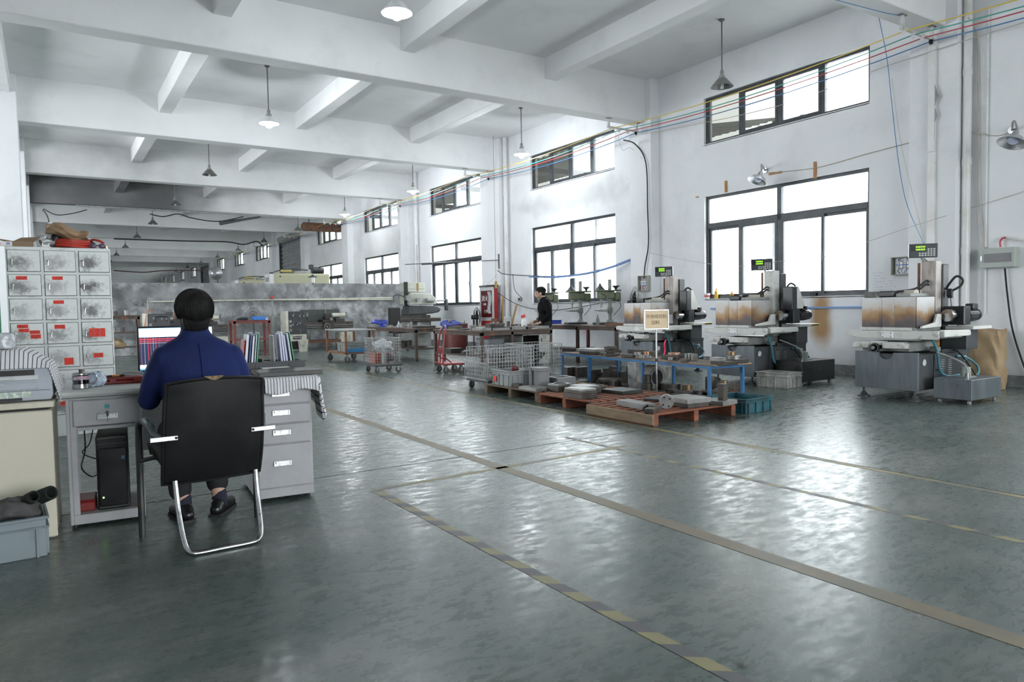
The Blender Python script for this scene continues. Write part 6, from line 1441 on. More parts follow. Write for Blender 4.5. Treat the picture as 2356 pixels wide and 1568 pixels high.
# ---- fire cabinet
fc = thing('fire_cabinet', 'red fire hydrant cabinet with white letters on its dark glass door', 'fire cabinet', (10.58, 17.20, 0))
M_fire = mat('fire_red_paint', (.36, .012, .015), rough=.4, var=.1, dirt=(.15, .02, .02), damt=.4)
MB().bx(.02, .15, 0, .75, .0, 1.80).build('body', M_fire, fc, bevel=.006); MB().bx(-.02, .16, -.02, .77, 1.80, 1.86).build('top', M_mdark, fc, bevel=.005)
mb = MB(); mb.bx(-.01, .02, .0, .07, .0, 1.80); mb.bx(-.01, .02, .68, .75, .0, 1.80); mb.bx(-.01, .02, .07, .68, 1.70, 1.80); mb.bx(-.01, .02, .07, .68, .84, .94); mb.build('door_frame', mat('aluminium_trim', (.62, .63, .64), rough=.35, metal=.4, var=.05), fc)
MB().bx(.0, .012, .07, .68, .94, 1.70).build('glass_panel', mat('dark_red_glass', (.10, .012, .015), rough=.12, var=.15), fc)
MB().bx(.0, .012, .07, .68, .0, .84).build('lower_panel', MATS['fire_red_paint'], fc)
for s_, sz, y, z in (('消', .17, .56, 1.47), ('火', .17, .38, 1.47), ('FIRE', .085, .47, 1.31), ('119', .14, .42, 1.10)):
    text_mesh(s_, sz, 'door_lettering', M_wht, fc, (-.003, y, z), (PI/2, 0, -PI/2))
mb = MB(); mb.grid(lambda u, v: (-.004, .13+.17*u+.03*math.sin(v*7), 1.05+.62*v), 4, 10); mb.build('peeled_film', mat('peeled_film', (.42, .42, .43), rough=.6, var=.25, scale=12), fc, solid=.003)
# ---- things leaning near the fire cabinet, hopper, bars
wb = thing('red_hopper', 'round dark red drum with scrap near the milling machine', 'drum', (10.20, 18.75, 0)); MB().lathe([(.0001, 0), (.34, 0), (.36, .74), (.35, .76), (.32, .74), (.30, .62), (.0001, .62)], n=26).build('drum', mat('brown_red_drum', (.13, .03, .025), rough=.5, var=.2), wb, smooth=True)
one(MB().cyl((0, 0, 0), (.14, -.10, 1.45), .035, n=12), 'steel_bar', M_mdark, 'dark steel bar leaning right of the fire cabinet', 'bar', (10.55, 16.95, 0), smooth=True)
one(MB().cyl((0, 0, 0), (.22, .28, 1.55), .024, n=10), 'wood_pole', mat('bamboo', (.30, .18, .06), rough=.6, var=.25), 'bamboo pole leaning left at the drainpipe foot', 'pole', (10.45, 16.55, 0), smooth=True)
one(MB().cyl((0, 0, 0), (.26, -.24, 1.28), .026, n=10), 'wood_pole', MATS['bamboo'], 'bamboo pole leaning right at the drainpipe foot', 'pole', (10.45, 16.45, 0), smooth=True)
part_box((10.30, 16.62, 0), (.05, .26, .92), 0, M_rusty, 'rusty steel sheet standing before the drainpipe foot', 'sheet', 'steel_sheet')
# long angle iron arm across the window, cables, blue cable tray, work light
arm = thing('swing_arm', 'long dark steel arm on a wall hinge across the third window', 'bracket', (0, 0, 0))
c0, c1 = at(932, 608, x=9.2), at(1147, 598, x=W-.26)
MB().tube([c0, c1], .012, 6).build('arm_bar', M_mdark, arm); MB().tube([at(970, 607, x=9.55), at(1060, 602, x=10.3)], .03, 6).build('lamp_batten', M_mdark, arm); MB().tube([at(1147, 584, x=W-.26), at(1148, 618, x=W-.26)], .02, 8).build('hinge_post', M_mdark, arm)
ct = [at(1145, 622, x=W-.28), at(1160, 630, x=10.7), at(1218, 634, x=10.5), at(1280, 635, x=10.5), at(1345, 628, x=10.6), at(1405, 613, x=10.8), at(1455, 594, x=W-.05), at(1478, 588, x=W-.05)]
hang(ct, .012, M_hoseb, 'bundled black cables sagging between the columns before the windows')
M_bluet = mat('blue_cable_tray', (.16, .26, .52), rough=.5, var=.2, scale=12)
hang([p+Vector((0, 0, -.02)) for p in ct[2:7]], .024, M_bluet, 'blue cable trough sagging across the second window', 'cable_trough')
tl = thing('tube_light', 'lit fluorescent tube hanging under the blue cable trough', 'lamp', (0, 0, 0)); a_, b_ = at(1282, 639, x=10.5), at(1342, 632, x=10.6)
MB().tube([a_+Vector((0, 0, -.03)), b_+Vector((0, 0, -.03))], .016, 8).build('tube', mat('lit_tube', (1, 1, 1), emit=(.85, .92, 1), estr=14), tl, smooth=True); MB().tube([a_, b_], .02, 6).build('batten', M_enamin, tl)
hang([at(1060, 600, x=10.3), at(1080, 640, x=10.5), at(1110, 660, x=10.5), at(1145, 630, x=W-.3)], .005, MATS['beige_wire'], 'pale cable drooping over the fire cabinet')
hang([at(1138, 668, x=10.8), at(1180, 695, x=10.8), at(1225, 710, x=10.9), at(1290, 712, x=10.95), at(1420, 690, x=10.95)], .009, M_hoseb, 'black cable running along the wall behind the drill presses')
hang([at(1180, 630, x=10.8), at(1184, 665, x=10.9), at(1200, 685, x=10.95)], .008, M_hoseb, 'black cable hanging to the wall socket right of the fire cabinet')
sk = thing('wall_socket', 'grey socket box on the wall right of the drainpipe', 'socket', at(1199, 688, x=W-.002)); MB().bx(-.06, 0, -.06, .06, -.05, .05).build('socket_body', M_mgrey, sk, bevel=.01); MB().cyl((-.06, 0, 0), (-.09, 0, 0), .025, n=12).build('plug', M_black, sk, smooth=True)
pd = thing('pendant_switch', 'yellow pendant push button box hanging near the fire cabinet', 'switch', at(1141, 655, x=10.6)); MB().bx(-.03, .03, -.03, .03, -.10, .10).build('switch_body', mat('yellowed_box', (.35, .24, .06), rough=.5), pd, bevel=.01); MB().cyl((0, 0, .1), (0, 0, 4.19), .004, n=6).build('cord', M_hoseb, pd)
pd2 = thing('pendant_switch', 'yellow pendant push button box hanging by the milling machine', 'switch', at(961, 660, y=20.1)); MB().bx(-.03, .03, -.03, .03, -.12, .12).build('switch_body', MATS['yellowed_box'], pd2, bevel=.01); MB().cyl((0, 0, .1), (0, 0, 1.3), .006, n=6).build('cord', M_hoseb, pd2)
# pipes on the partition
pp = thing('air_pipe', 'pale air pipe run along the concrete partition', 'pipe', (0, 23.27, 0))
MB().cyl((2.5, 0, 1.56), (10.2, 0, 1.62), .022, n=10).build('pipe', M_creamm, pp, smooth=True); MB().cyl((6.1, -.02, 1.58), (10.2, -.02, 1.56), .018, n=10).build('pipe', M_creamm, pp, smooth=True)
MB().cyl((6.02, -.06, .5), (6.02, -.06, 1.66), .03, n=10).build('down_pipe', M_mgrey, pp, smooth=True); MB().sph((6.02, -.06, 1.66), .05).build('valve', MATS['red_plastic'], pp, smooth=True, label='red valve'); MB().cyl((2.48, -.04, 1.30), (2.48, -.04, 1.62), .03, n=10).build('regulator', M_mgrey, pp, smooth=True)
for x in (3.4, 4.6, 7.2, 8.5): MB().bx(x-.02, x+.02, -.03, .07, 1.56, 1.64).build('clip', M_mgrey, pp)
# shelf unit half hidden between locker and monitor
sh = bench('shelf_rack', 'dark steel shelf rack with small parts behind the locker', (.86, 20.6, 0), 1.15, .5, 1.18, .35, M_brown, top=.04); MB().bx(.02, 1.13, .02, .48, .72, .75).build('shelf', M_brown, sh)
for i, (x, z) in enumerate(((.35, .75), (.55, .75), (.75, .75), (.3, 1.18), (.6, 1.18), (.85, 1.18))): part_disc((.86+x, 20.75, z+.001), .05, .09+.02*(i % 3), M_bright if i % 2 else M_iron, 'small turned part on the %s of the dark shelf rack, %s along' % ('middle shelf' if i < 3 else 'top', ordw[i % 3]), 'part', 'turned_part')
lump('scrap_bag', (1.45, 20.8, .42), .18, (1.3, 1, .8), mat('tan_scrap', (.3, .22, .13), rough=.9, var=.4, scale=14), 'tan bundle of scrap on the lowest rack shelf', 'scrap', 21)
# ================================================================ TROLLEYS, PALLETS, BLUE TABLE AND METAL PARTS
M_zinc = mat('zinc_wire', (.34, .35, .35), rough=.45, metal=.4, var=.15)
M_tread = mat('grey_rubber', (.10, .095, .085), rough=.7, var=.2)
def caster(parent, x, y, r=.055, a=0, m=None):
    w = MB(); c, s_ = math.cos(a), math.sin(a)
    w.cyl((x-s_*.016, y+c*.016, r), (x+s_*.016, y-c*.016, r), r, n=18); o = w.build('caster', m or M_tread, parent, smooth=True, bevel=.004)
    MB().cyl((x-s_*.02, y+c*.02, r), (x+s_*.02, y-c*.02, r), r*.35, n=12).build('hub', M_zinc, o, smooth=True)
    f = MB(); f.bx(-.022, .022, -.022, -.017, r*.8, r*2+.03, rotz((x, y, 0), a)); f.bx(-.022, .022, .017, .022, r*.8, r*2+.03, rotz((x, y, 0), a)); f.bx(-.03, .03, -.03, .03, r*2+.025, r*2+.035, rotz((x, y, 0), a)); f.build('fork', M_zinc, o)
    return o
def wire_panel(parent, p, du, dv, nu, nv, m=None, r=.0038, name='wire_panel', rim=.0065):
    p = Vector(p); du = Vector(du); dv = Vector(dv); mb = MB()
    for i in range(nu+1): mb.tube([p+du*(i/nu), p+du*(i/nu)+dv], rim if i in (0, nu) else r, 4)
    for j in range(nv+1): mb.tube([p+dv*(j/nv), p+dv*(j/nv)+du], rim if j in (0, nv) else r, 4)
    return mb.build(name, m or M_zinc, parent)
def mesh_cage(name, label, cat, loc, LX_, LY_, z0, H_, rz=0, nu=None, half_front=None, group=None, caster_r=.055, cas=True):
    t = thing(name, label, cat, loc, rz, group); s = .05
    nx, ny, nz = max(3, round(LX_/s)), max(3, round(LY_/s)), max(3, round(H_/.055))
    if half_front:
        wire_panel(t, (0, LY_, z0), (0, -LY_, 0), (0, 0, half_front), ny, max(3, round(half_front/.055)), name='drop_gate', rim=.006)
        wire_panel(t, (-.035, LY_, z0+.02), (0, -LY_, 0), (0, 0, half_front), ny, max(3, round(half_front/.055)), name='folded_gate', rim=.006)
    else: wire_panel(t, (0, LY_, z0), (0, -LY_, 0), (0, 0, H_), ny, nz)
    wire_panel(t, (LX_, LY_, z0), (0, -LY_, 0), (0, 0, H_), ny, nz)
    wire_panel(t, (0, 0, z0), (LX_, 0, 0), (0, 0, H_), nx, nz); wire_panel(t, (0, LY_, z0), (LX_, 0, 0), (0, 0, H_), nx, nz)
    wire_panel(t, (0, 0, z0), (LX_, 0, 0), (0, LY_, 0), nx, ny, name='wire_floor')
    mb = MB(); mb.bx(-.01, LX_+.01, -.01, .02, z0-.035, z0-.005); mb.bx(-.01, LX_+.01, LY_-.02, LY_+.01, z0-.035, z0-.005); mb.bx(-.01, .02, .02, LY_-.02, z0-.035, z0-.005); mb.bx(LX_-.02, LX_+.01, .02, LY_-.02, z0-.035, z0-.005); mb.build('base_frame', M_mdark, t)
    if cas:
        for x in (.05, LX_-.05):
            for y in (.05, LY_-.05): caster(t, x, y, caster_r, .4 if x < .1 else -.2)
    return t
# small wire basket trolley
wb1 = mesh_cage('basket_trolley', 'wire basket trolley with scrap inside, in front of the long workbench', 'trolley', (5.17, 12.72, 0), .53, .62, .165, .50, math.radians(-3))
part_box((5.26, 12.95, .172), (.34, .20, .20), .2, mat('red_scrap', (.35, .06, .03), rough=.6, var=.3), 'red scrap box inside the wire basket trolley', 'box', 'scrap_box')
lump('foil_scrap', (5.45, 13.02, .50), .15, (1.2, .9, .8), mat('pale_film_scrap', (.55, .56, .58), rough=.3, var=.35, scale=20), 'crumpled silver film on top of the wire basket trolley', 'scrap', 31, amp=.4)
part_box((5.32, 12.78, .172), (.06, .10, .26), -.9, M_mgrey, 'grey channel piece inside the wire basket trolley', 'metal block'); lump('foil_scrap', (5.52, 12.90, .26), .10, (1.2, 1, .7), M_iron, 'dark metal scrap at the bottom of the wire basket trolley', 'scrap', 33)
# rusty two-deck cart
M_orange = mat('orange_rust_paint', (.21, .085, .04), rough=.6, var=.25, dirt=(.07, .04, .03), damt=.6, dscale=4)
oc_ = thing('tool_cart', 'rust orange steel cart with two decks in front of the named lathe', 'cart', (5.68, 15.72, 0))
MB().bx(-.02, .74, -.02, 1.36, .735, .76).build('top_deck', M_mgrey, oc_, bevel=.004); MB().bx(0, .72, 0, 1.34, .20, .235).build('lower_deck', M_orange, oc_, bevel=.004)
for x in (0, .68):
    for y in (0, 1.30): MB().bx(x, x+.045, y, y+.045, .2, .735).build('post', M_orange, oc_)
for x in (.06, .66):
    for y in (.08, 1.26): caster(oc_, x, y, .075, .2)
make_crate('plastic_crate', 'grey plastic crate on the lower deck of the rusty cart', (5.78, 15.95, .236), 0, .42, .62, .22, mat('mid_grey_crate', (.22, .23, .22), rough=.5, var=.1))
part_box((5.75, 15.76, .236), (.46, .14, .09), 0, mat('blue_scrap_box', (.02, .16, .35), rough=.5, var=.1), 'low blue box on the lower deck of the rusty cart', 'box', 'plastic_box', .006)
# red platform hand truck
ht = thing('hand_truck', 'red platform hand truck with a bent chrome handle', 'hand truck', (6.18, 12.0, 0), math.radians(-12))
M_redp = mat('red_truck_paint', (.30, .025, .03), rough=.4, var=.2, dirt=(.1, .03, .03), damt=.5)
MB().bx(-.02, .40, -.30, .34, .16, .195).build('platform', M_redp, ht, bevel=.006)
hp = [(.0, .20, .195), (.0, .20, .35), (.03, .18, .62), (.06, .15, .80), (.09, .08, .87), (.10, 0, .885), (.09, -.08, .87), (.06, -.15, .80), (.03, -.18, .62), (.0, -.20, .35), (.0, -.20, .195)]
MB().tube(hp, .016, 10, sub=4).build('handle', M_redp, ht, smooth=True); MB().tube(hp[3:8], .0175, 10, sub=4).build('grip', M_chrome, ht, smooth=True, label='bare chrome grip')
MB().bx(-.01, .02, -.18, .18, .40, .46).build('cross_plate', M_redp, ht); MB().tube([(0, 0, .2), (0.0, 0, .41)], .014, 8).build('stay', M_redp, ht, smooth=True)
for s_ in (-1, 1): MB().tube([(.0, .2*s_, .33), (.16, .2*s_, .2)], .012, 6).build('brace', M_redp, ht)
for x in (.04, .34):
    for y in (-.22, .24): caster(ht, x, y, .062, .3)
# mesh cages
cgA = mesh_cage('mesh_cage_trolley', 'zinc mesh cage trolley with its front gate folded down', 'cage trolley', (5.30, 8.80, 0), .78, .66, .155, .47, math.radians(-2), half_front=.24, caster_r=.06)
cgB = mesh_cage('mesh_cage_trolley', 'zinc mesh cage trolley packed with black hoses, by the blue table', 'cage trolley', (6.13, 8.98, 0), .62, .70, .135, .50, math.radians(-2), caster_r=.05)
random.seed(5)
for i in range(7):
    c = Vector((6.36+.16*random.random(), 9.22+.2*random.random(), .20+.055*i)); rr = random.uniform(.11, .15)
    p = [c+Vector((rr*math.cos(a*.42), rr*.9*math.sin(a*.42), .02*math.sin(a*1.7+i))) for a in range(15)]
    one(MB().tube(p, .022, 8, closed=True, sub=3), 'rubber_hose', M_hoseb, 'coil of thick black rubber hose in the packed mesh cage, %s from the bottom' % ordw[i], 'hose', smooth=True, group='hose coils in the mesh cage')
part_box((5.45, 8.95, .165), (.22, .22, .07), .2, M_bright, 'bright steel scrap on the floor of the open mesh cage'); part_box((5.72, 9.05, .165), (.20, .25, .22), -.2, M_iron, 'dark steel block at the back of the open mesh cage')
lump('foil_scrap', (5.62, 9.2, .23), .12, (1.2, 1, .7), M_bright, 'bundle of bright offcuts in the open mesh cage', 'scrap', 41, amp=.4)
# ---- pallets
M_pwood = mat('grey_brown_pallet_wood', (.16, .115, .08), rough=.85, var=.3, scale=3, dirt=(.07, .06, .05), damt=.6, dscale=5, stretch=(6, 1, 6), rand=.15)
M_pred = mat('red_stained_pallet_wood', (.26, .085, .042), rough=.8, var=.3, scale=3, dirt=(.075, .05, .04), damt=.75, dscale=4, dcut=(.42, .68), stretch=(1, 5, 5), rand=.3)
def pallet(label, loc, LX_, LY_, m, H_=.13, n=8, rz=0, slats='x', grp='wooden pallets'):
    t = thing('wooden_pallet', label, 'pallet', loc, rz, grp)
    w = .085
    if slats == 'x':
        for i in range(n):
            y = (LY_-w)*i/(n-1); MB().bx(0, LX_+.02*((i*7) % 3-1), y, y+w*.9, H_-.02, H_).build('deck_board', m, t, bevel=.002)
        for x in (0, LX_/2-.035, LX_-.07): MB().bx(x, x+.07, 0, LY_, .0, H_-.02).build('bearer', m, t, bevel=.003)
    else:
        for i in range(n):
            x = (LX_-w)*i/(n-1); MB().bx(x, x+w*.9, 0, LY_+.02*((i*5) % 3-1), H_-.02, H_).build('deck_board', m, t, bevel=.002)
        for y in (0, LY_/2-.035, LY_-.07): MB().bx(0, LX_, y, y+.07, 0, H_-.02).build('bearer', m, t, bevel=.003)
    return t
PZ = .1305
pallet('grey brown wooden pallet with the grey crate on it', (5.20, 7.42, 0), 1.18, 1.32, M_pwood, n=11, slats='y')
pallet('red stained wooden pallet in the middle of the row', (5.14, 6.24, 0), 1.20, 1.10, M_pred, n=10, slats='y')
p3 = pallet('red stained wooden pallet nearest the camera with a broad plank on its edge', (5.00, 5.14, 0), 1.22, 1.02, M_pred, n=8, slats='x')
MB().bx(-.03, -.002, -.02, 1.03, .015, .125).build('edge_plank', mat('pale_plank', (.30, .215, .14), rough=.8, var=.2, dirt=(.12, .09, .06), damt=.5, stretch=(5, 1, 5)), p3, bevel=.01)
# pallet 1 load
gc = make_crate('plastic_crate', 'grey plastic crate with a red label on the brown pallet', at(1136, 894, z=PZ), math.radians(-4), .36, .50, .215, mat('light_grey_crate', (.30, .315, .315), rough=.5, var=.06, dirt=(.15, .15, .15), damt=.3))
gc.rotation_euler = (0, 0, math.radians(-2)); gc.location = (5.24, 8.12, PZ)
MB().bx(-.0165, -.013, .36, .43, .05, .125).build('red_label', M_labelred, gc, label='fluorescent red label')
mb = MB(); mb.tube([(5.36, 8.2, .34), (5.42, 8.3, .37), (5.5, 8.35, .35)], .035, 8, sub=3); one(mb, 'work_glove', mat('maroon_cloth', (.10, .015, .02), rough=.9), 'maroon glove hanging out of the grey labelled crate', 'glove', smooth=True)
tg = thing('steel_housing', 'tall grey steel housing with a lid standing on the brown pallet', 'metal housing', at(1238, 884, z=PZ), math.radians(-6)); tg.location = (5.44, 7.74, PZ)
M_gsteel = mat('grey_machined_steel', (.20, .20, .205), rough=.5, metal=.3, var=.1, dirt=(.12, .11, .1), damt=.4)
MB().bx(0, .17, 0, .20, 0, .225).build('body', M_gsteel, tg, bevel=.003); MB().bx(-.02, .18, -.02, .21, .225, .27).build('lid', M_gsteel, tg, bevel=.004); MB().bx(-.03, -.01, .15, .21, 0, .265).build('edge_rail', M_gsteel, tg)
fr = thing('open_casting', 'open rectangular grey steel frame box on the brown pallet', 'metal frame', (5.66, 7.62, PZ), math.radians(-4))
mb = MB(); mb.bx(0, .30, 0, .05, 0, .13); mb.bx(0, .30, .25, .30, 0, .13); mb.bx(0, .05, .05, .25, 0, .13); mb.bx(.25, .30, .05, .25, 0, .13); mb.build('frame_body', M_gsteel, fr, bevel=.004); MB().bx(.05, .25, .05, .25, 0, .01).build('frame_floor', M_iron, fr)
part_box((5.19, 7.44, PZ), (.24, .40, .04), 0, M_bright, 'broad grey steel plate at the edge of the brown pallet')
part_box((5.28, 7.98, PZ), (.08, .12, .05), .2, M_iron, 'small dark bracket between crate and plate on the brown pallet')
dg = thing('die_stack', 'dark die set with a bright ring plate on the brown pallet', 'die', (5.60, 7.16+.28, PZ), .1); dg.location = (5.38, 7.22, PZ+.0)
mb = MB(); mb.bx(0, .26, 0, .22, 0, .07); mb.build('die_base', M_iron, dg, bevel=.004); MB().bx(.01, .25, .01, .21, .07, .095).build('die_plate', M_bright, dg, bevel=.003); mb = MB(); mb.ring(.08, .06, .095, .105, (.13, .11, 0)); mb.build('bore_ring', M_black, dg, smooth=True)
# pallet 2 load
def stack(loc, dims, rz, label, mats):
    t = thing('die_stack', label, 'die', loc, rz); z = 0
    for i, (a, b_, h) in enumerate(dims): MB().bx(-a/2, a/2, -b_/2, b_/2, z, z+h).build('die_plate', mats[i], t, bevel=.003); z += h
    return t
stack((5.27, 6.64, PZ), [(.24, .34, .06), (.24, .33, .03), (.22, .32, .025)], .05, 'dark die set with a bright top at the front of the middle pallet', [M_iron, M_iron, M_bright])
stack((5.58, 6.94, PZ), [(.26, .34, .05), (.26, .34, .03), (.22, .30, .02)], .05, 'dark die set with a bright top at the back of the middle pallet', [M_iron, M_iron, M_bright])
part_box((5.78, 6.46, PZ), (.34, .38, .045), .06, mat('oiled_plate', (.05, .055, .05), rough=.4, metal=.4, var=.2), 'thick dark plate on the right of the middle pallet')
lump('cast_lump', (5.92, 7.08, PZ+.035), .06, (1.5, 1, .6), M_iron, 'rough dark casting lump at the back of the middle pallet', 'casting', 51)
# pallet 3 load
part_box((5.10, 5.40, PZ), (.16, .46, .06), -.1, M_bright, 'long pale steel bar at the front of the near pallet')
fd = thing('drilled_disc', 'bright disc with bolt holes standing on edge on the near pallet', 'metal disc', (5.36, 5.32, PZ+.075), 0)
mb = MB(); mb.cyl((-.02, -.02, 0), (.02, .02, 0), .075, n=28); mb.build('disc', M_bright, fd, smooth=True, bevel=.003)
for a in range(4): MB().cyl((-.023+.04*math.cos(a*PI/2+.6)*.7, -.023-.04*math.cos(a*PI/2+.6)*.7, .055*math.sin(a*PI/2+.6)), (-.017+.04*math.cos(a*PI/2+.6)*.7, -.017-.04*math.cos(a*PI/2+.6)*.7, .055*math.sin(a*PI/2+.6)), .010, n=10).build('bolt_hole', M_black, fd)
part_box((5.02, 5.16, PZ), (.30, .10, .045), .5, M_iron, 'low dark block at the near corner of the near pallet'); part_disc((5.18, 5.33, PZ), .065, .03, M_iron, 'flat dark disc on the near pallet corner'); part_disc((5.18, 5.33, PZ+.0305), .05, .025, M_iron, 'small dark disc lying on the flat dark disc')
stack((5.70, 5.36, PZ), [(.30, .36, .045), (.34, .38, .05)], -.06, 'two thick grey slabs stacked on the near pallet', [M_iron, M_bright])
part_box((5.72, 5.70, PZ), (.36, .26, .025), .35, mat('dark_sheet', (.045, .05, .05), rough=.5, var=.2), 'thin dark plate lying at the back of the near pallet')
part_box((5.95, 5.08, PZ), (.26, .30, .045), .1, M_bright, 'speckled bright plate at the right edge of the near pallet')
ub = part_box((6.06, 5.17, PZ+.046), (.08, .07, .17), .1, M_iron, 'upright dark block with a bore standing on the speckled plate')
# blue-green stacking basket
bs = make_crate('plastic_basket', 'oily blue green plastic basket on the floor beside the near pallet', (6.34, 5.10, 0), math.radians(3), .48, .50, .165, mat('oily_teal_plastic', (.012, .10, .13), rough=.35, var=.35, scale=4, dirt=(.02, .025, .025), damt=.8, dscale=5, dcut=(.42, .65)))
part_box(at(1680, 905, z=0), (.10, .7, .04), -.9, M_pred, 'reddish plank end on the floor behind the blue green basket', 'plank', 'wood_plank')
# ---- blue table
TA = -.085; TO = Vector((6.80, 6.02, 0))
def tl_(x, y, z=0): return rotz(TO, TA) @ Vector((x, y, z))
M_blue = mat('worn_blue_paint', (.035, .16, .36), rough=.45, var=.15, scale=5, dirt=(.10, .11, .12), damt=.7, dscale=6, dcut=(.52, .72))
bt = thing('blue_table', 'long low blue steel table loaded with metal parts', 'table', TO, TA)
TH = .455
mb = MB(); mb.bx(0, .60, 0, .04, TH-.045, TH-.012); mb.bx(0, .60, 3.40, 3.44, TH-.045, TH-.012); mb.bx(0, .04, .04, 3.40, TH-.045, TH-.012); mb.bx(.56, .60, .04, 3.40, TH-.045, TH-.012); mb.build('top_frame', M_blue, bt)
for x in (0.0, .56):
    for y in (0, 1.30, 2.62, 3.40): MB().bx(x, x+.04, y, y+.04, 0, TH-.045).build('leg', M_blue, bt, bevel=.002)
MB().bx(.0, .63, .0, 3.42, TH-.012, TH).build('board', mat('oily_plywood', (.17, .125, .09), rough=.75, var=.25, scale=4, dirt=(.06, .05, .045), damt=.6), bt)
MB().bx(.05, .66, -.06, .03, TH-.012, TH+.006).build('board_edge', mat('raw_plywood', (.42, .28, .16), rough=.7, var=.2), bt, bevel=.004)
TZ = TH+.0065
def T(px, py, z=TZ):
    q = rotz(TO, TA).inverted() @ at(px, py, z=z)
    return tl_(min(max(q.x, .06), .50), q.y, z)
def tb_box(px, py, d, rz, m, label, z=TZ, cat='metal block', **kw): return part_box(T(px, py, z), d, TA+rz, m, label, cat, **kw)
def tb_disc(px, py, r, h, m, label, z=TZ, hole=0, cat='metal disc'): return part_disc(T(px, py, z), r, h, m, label, cat, hole=hole)
tb_box(1356, 816, (.42, .46, .035), 0, M_iron, 'broad dark slab at the far end of the blue table')
tb_box(1362, 810, (.30, .46, .04), .08, M_bright, 'pale slab on the broad dark slab of the blue table', TZ+.0355)
tb_box(1378, 820, (.16, .34, .035), -.05, M_iron, 'dark bar beside the slabs on the blue table'); tb_disc(1385, 806, .045, .07, M_iron, 'small dark cylinder behind the slabs on the blue table')
cone = MB(); cone.lathe([(.0001, 0), (.055, 0), (.035, .05), (.035, .06), (.0001, .06)], n=20); one(cone, 'steel_cone', M_bright, 'bright cone shaped part on the blue table', 'metal cone', T(1388, 818), smooth=True)
sb_ = thing('slotted_block', 'stack of slotted dark blocks near the middle of the blue table', 'metal block', T(1405, 818), TA)
for i, (a, b_) in enumerate(((.12, .15), (.11, .14), (.13, .15))): MB().bx(-a/2, a/2, -b_/2, b_/2, i*.05, i*.05+.042).build('block', M_iron, sb_, bevel=.003); MB().bx(-.03, .03, -.05, .05, i*.05+.042, i*.05+.05).build('spacer', M_black, sb_)
tb_box(1448, 823, (.10, .26, .045), .05, M_iron, 'dark ridged bar right of the slotted stack on the blue table'); tb_disc(1436, 818, .05, .04, M_bright, 'bright dish on the ridged bar of the blue table', TZ+.0455)
tb_box(1486, 817, (.08, .42, .075), .03, M_iron, 'long dark rail at the back of the blue table'); tb_box(1522, 818, (.10, .30, .065), .03, M_iron, 'second dark rail behind the sign post on the blue table'); tb_disc(1487, 802, .04, .05, mat('bronze_part', (.25, .17, .10), rough=.4, metal=.6, var=.15), 'bronze coloured bushing behind the long rail on the blue table', TZ)
for i in range(9):
    r = .020+.006*((i*5) % 3); tb_disc(1500-5.2*i, 824-2.5*((i*3) % 3), r, .025+.016*((i*7) % 3), M_bright, 'small bright turned piece in the cluster before the sign post, %s from the right' % ordw[i], hole=r*.5 if i % 2 else 0, cat='turned piece')
tb_box(1545, 826, (.28, .20, .05), .12, M_iron, 'square dark plate right of the sign post on the blue table'); tb_disc(1543, 828, .036, .04, M_bright, 'bright ring in front of the square plate on the blue table', hole=.022)
tb_disc(1556, 828, .035, .05, M_iron, 'dark knurled cylinder right of the bright ring on the blue table'); tb_box(1578, 833, (.06, .10, .045), .1, M_iron, 'small dark cube on the blue table front edge')
for i in range(3): tb_box(1594-7*i, 829-.8*i, (.09, .040, .085), .0, M_bright, 'bright upright block in the row of three on the blue table, %s from the right' % ordw[i])
tb_disc(1604, 819, .088, .07, M_copper, 'large copper disc on the blue table'); tb_disc(1580, 812, .055, .06, M_copper, 'small copper disc behind the bright blocks on the blue table')
tb_box(1672, 841, (.20, .26, .045), .05, M_iron, 'dark slab at the near corner of the blue table'); tb_box(1642, 832, (.12, .16, .045), .0, M_bright, 'bright ground block on the corner slab of the blue table', TZ+.0455)
tb_box(1677, 838, (.36, .16, .05), .06, M_iron, 'dark slab along the near end of the blue table')
wd = thing('flange_disc', 'pale flange disc with side holes on the near end of the blue table', 'metal disc', T(1689, 826, TZ+.0505), TA); mb = MB(); mb.ring(.085, .04, 0, .05, n=28); mb.build('flange', M_bright, wd, smooth=True, bevel=.003)
for a in range(5): MB().cyl((.082*math.cos(a*.5+3.4), .082*math.sin(a*.5+3.4), .025), (.088*math.cos(a*.5+3.4), .088*math.sin(a*.5+3.4), .025), .007, n=8).build('side_hole', M_black, wd)
part_disc(wd.location+Vector((-.02, .02, .051)), .048, .045, MATS['bronze_part'], 'bronze ring stacked on the pale flange disc', hole=.025)
r0 = T(1566, 818); pk_ = MB(); pk_.grid(lambda u, v: r0+Vector((.07*v+.02*math.sin(v*6), .03*u, .005+.24*v)), 2, 10); one(pk_, 'ribbon', mat('hot_pink_strap', (.75, .01, .10), rough=.5), 'hot pink strap sticking up from the blue table', 'strap', solid=.003)
# ---- under and beside the table
FZ = .0005
def fl_box(px, py, d, rz, m, label, z=FZ, **kw): return part_box(at(px, py, z=z), d, rz, m, label, **kw)
def fl_disc(px, py, r, h, m, label, z=FZ, hole=0): return part_disc(at(px, py, z=z), r, h, m, label, hole=hole)
fl_box(1306, 868, (.30, .22, .17), -.1, M_iron, 'dark box shaped casting under the far end of the blue table'); fl_box(1328, 868, (.25, .20, .17), -.1, M_iron, 'second dark box casting under the far end of the blue table')
tb1 = thing('t_block', 'dark stepped block under the far part of the blue table', 'metal block', at(1372, 878, z=FZ), -.1); MB().bx(-.12, .12, -.10, .10, 0, .10).build('block', M_iron, tb1, bevel=.003); MB().bx(-.05, .12, -.08, .08, .10, .15).build('step', M_iron, tb1, bevel=.003); MB().bx(-.15, .06, -.06, .06, .15, .20).build('cap', M_iron, tb1, bevel=.003)
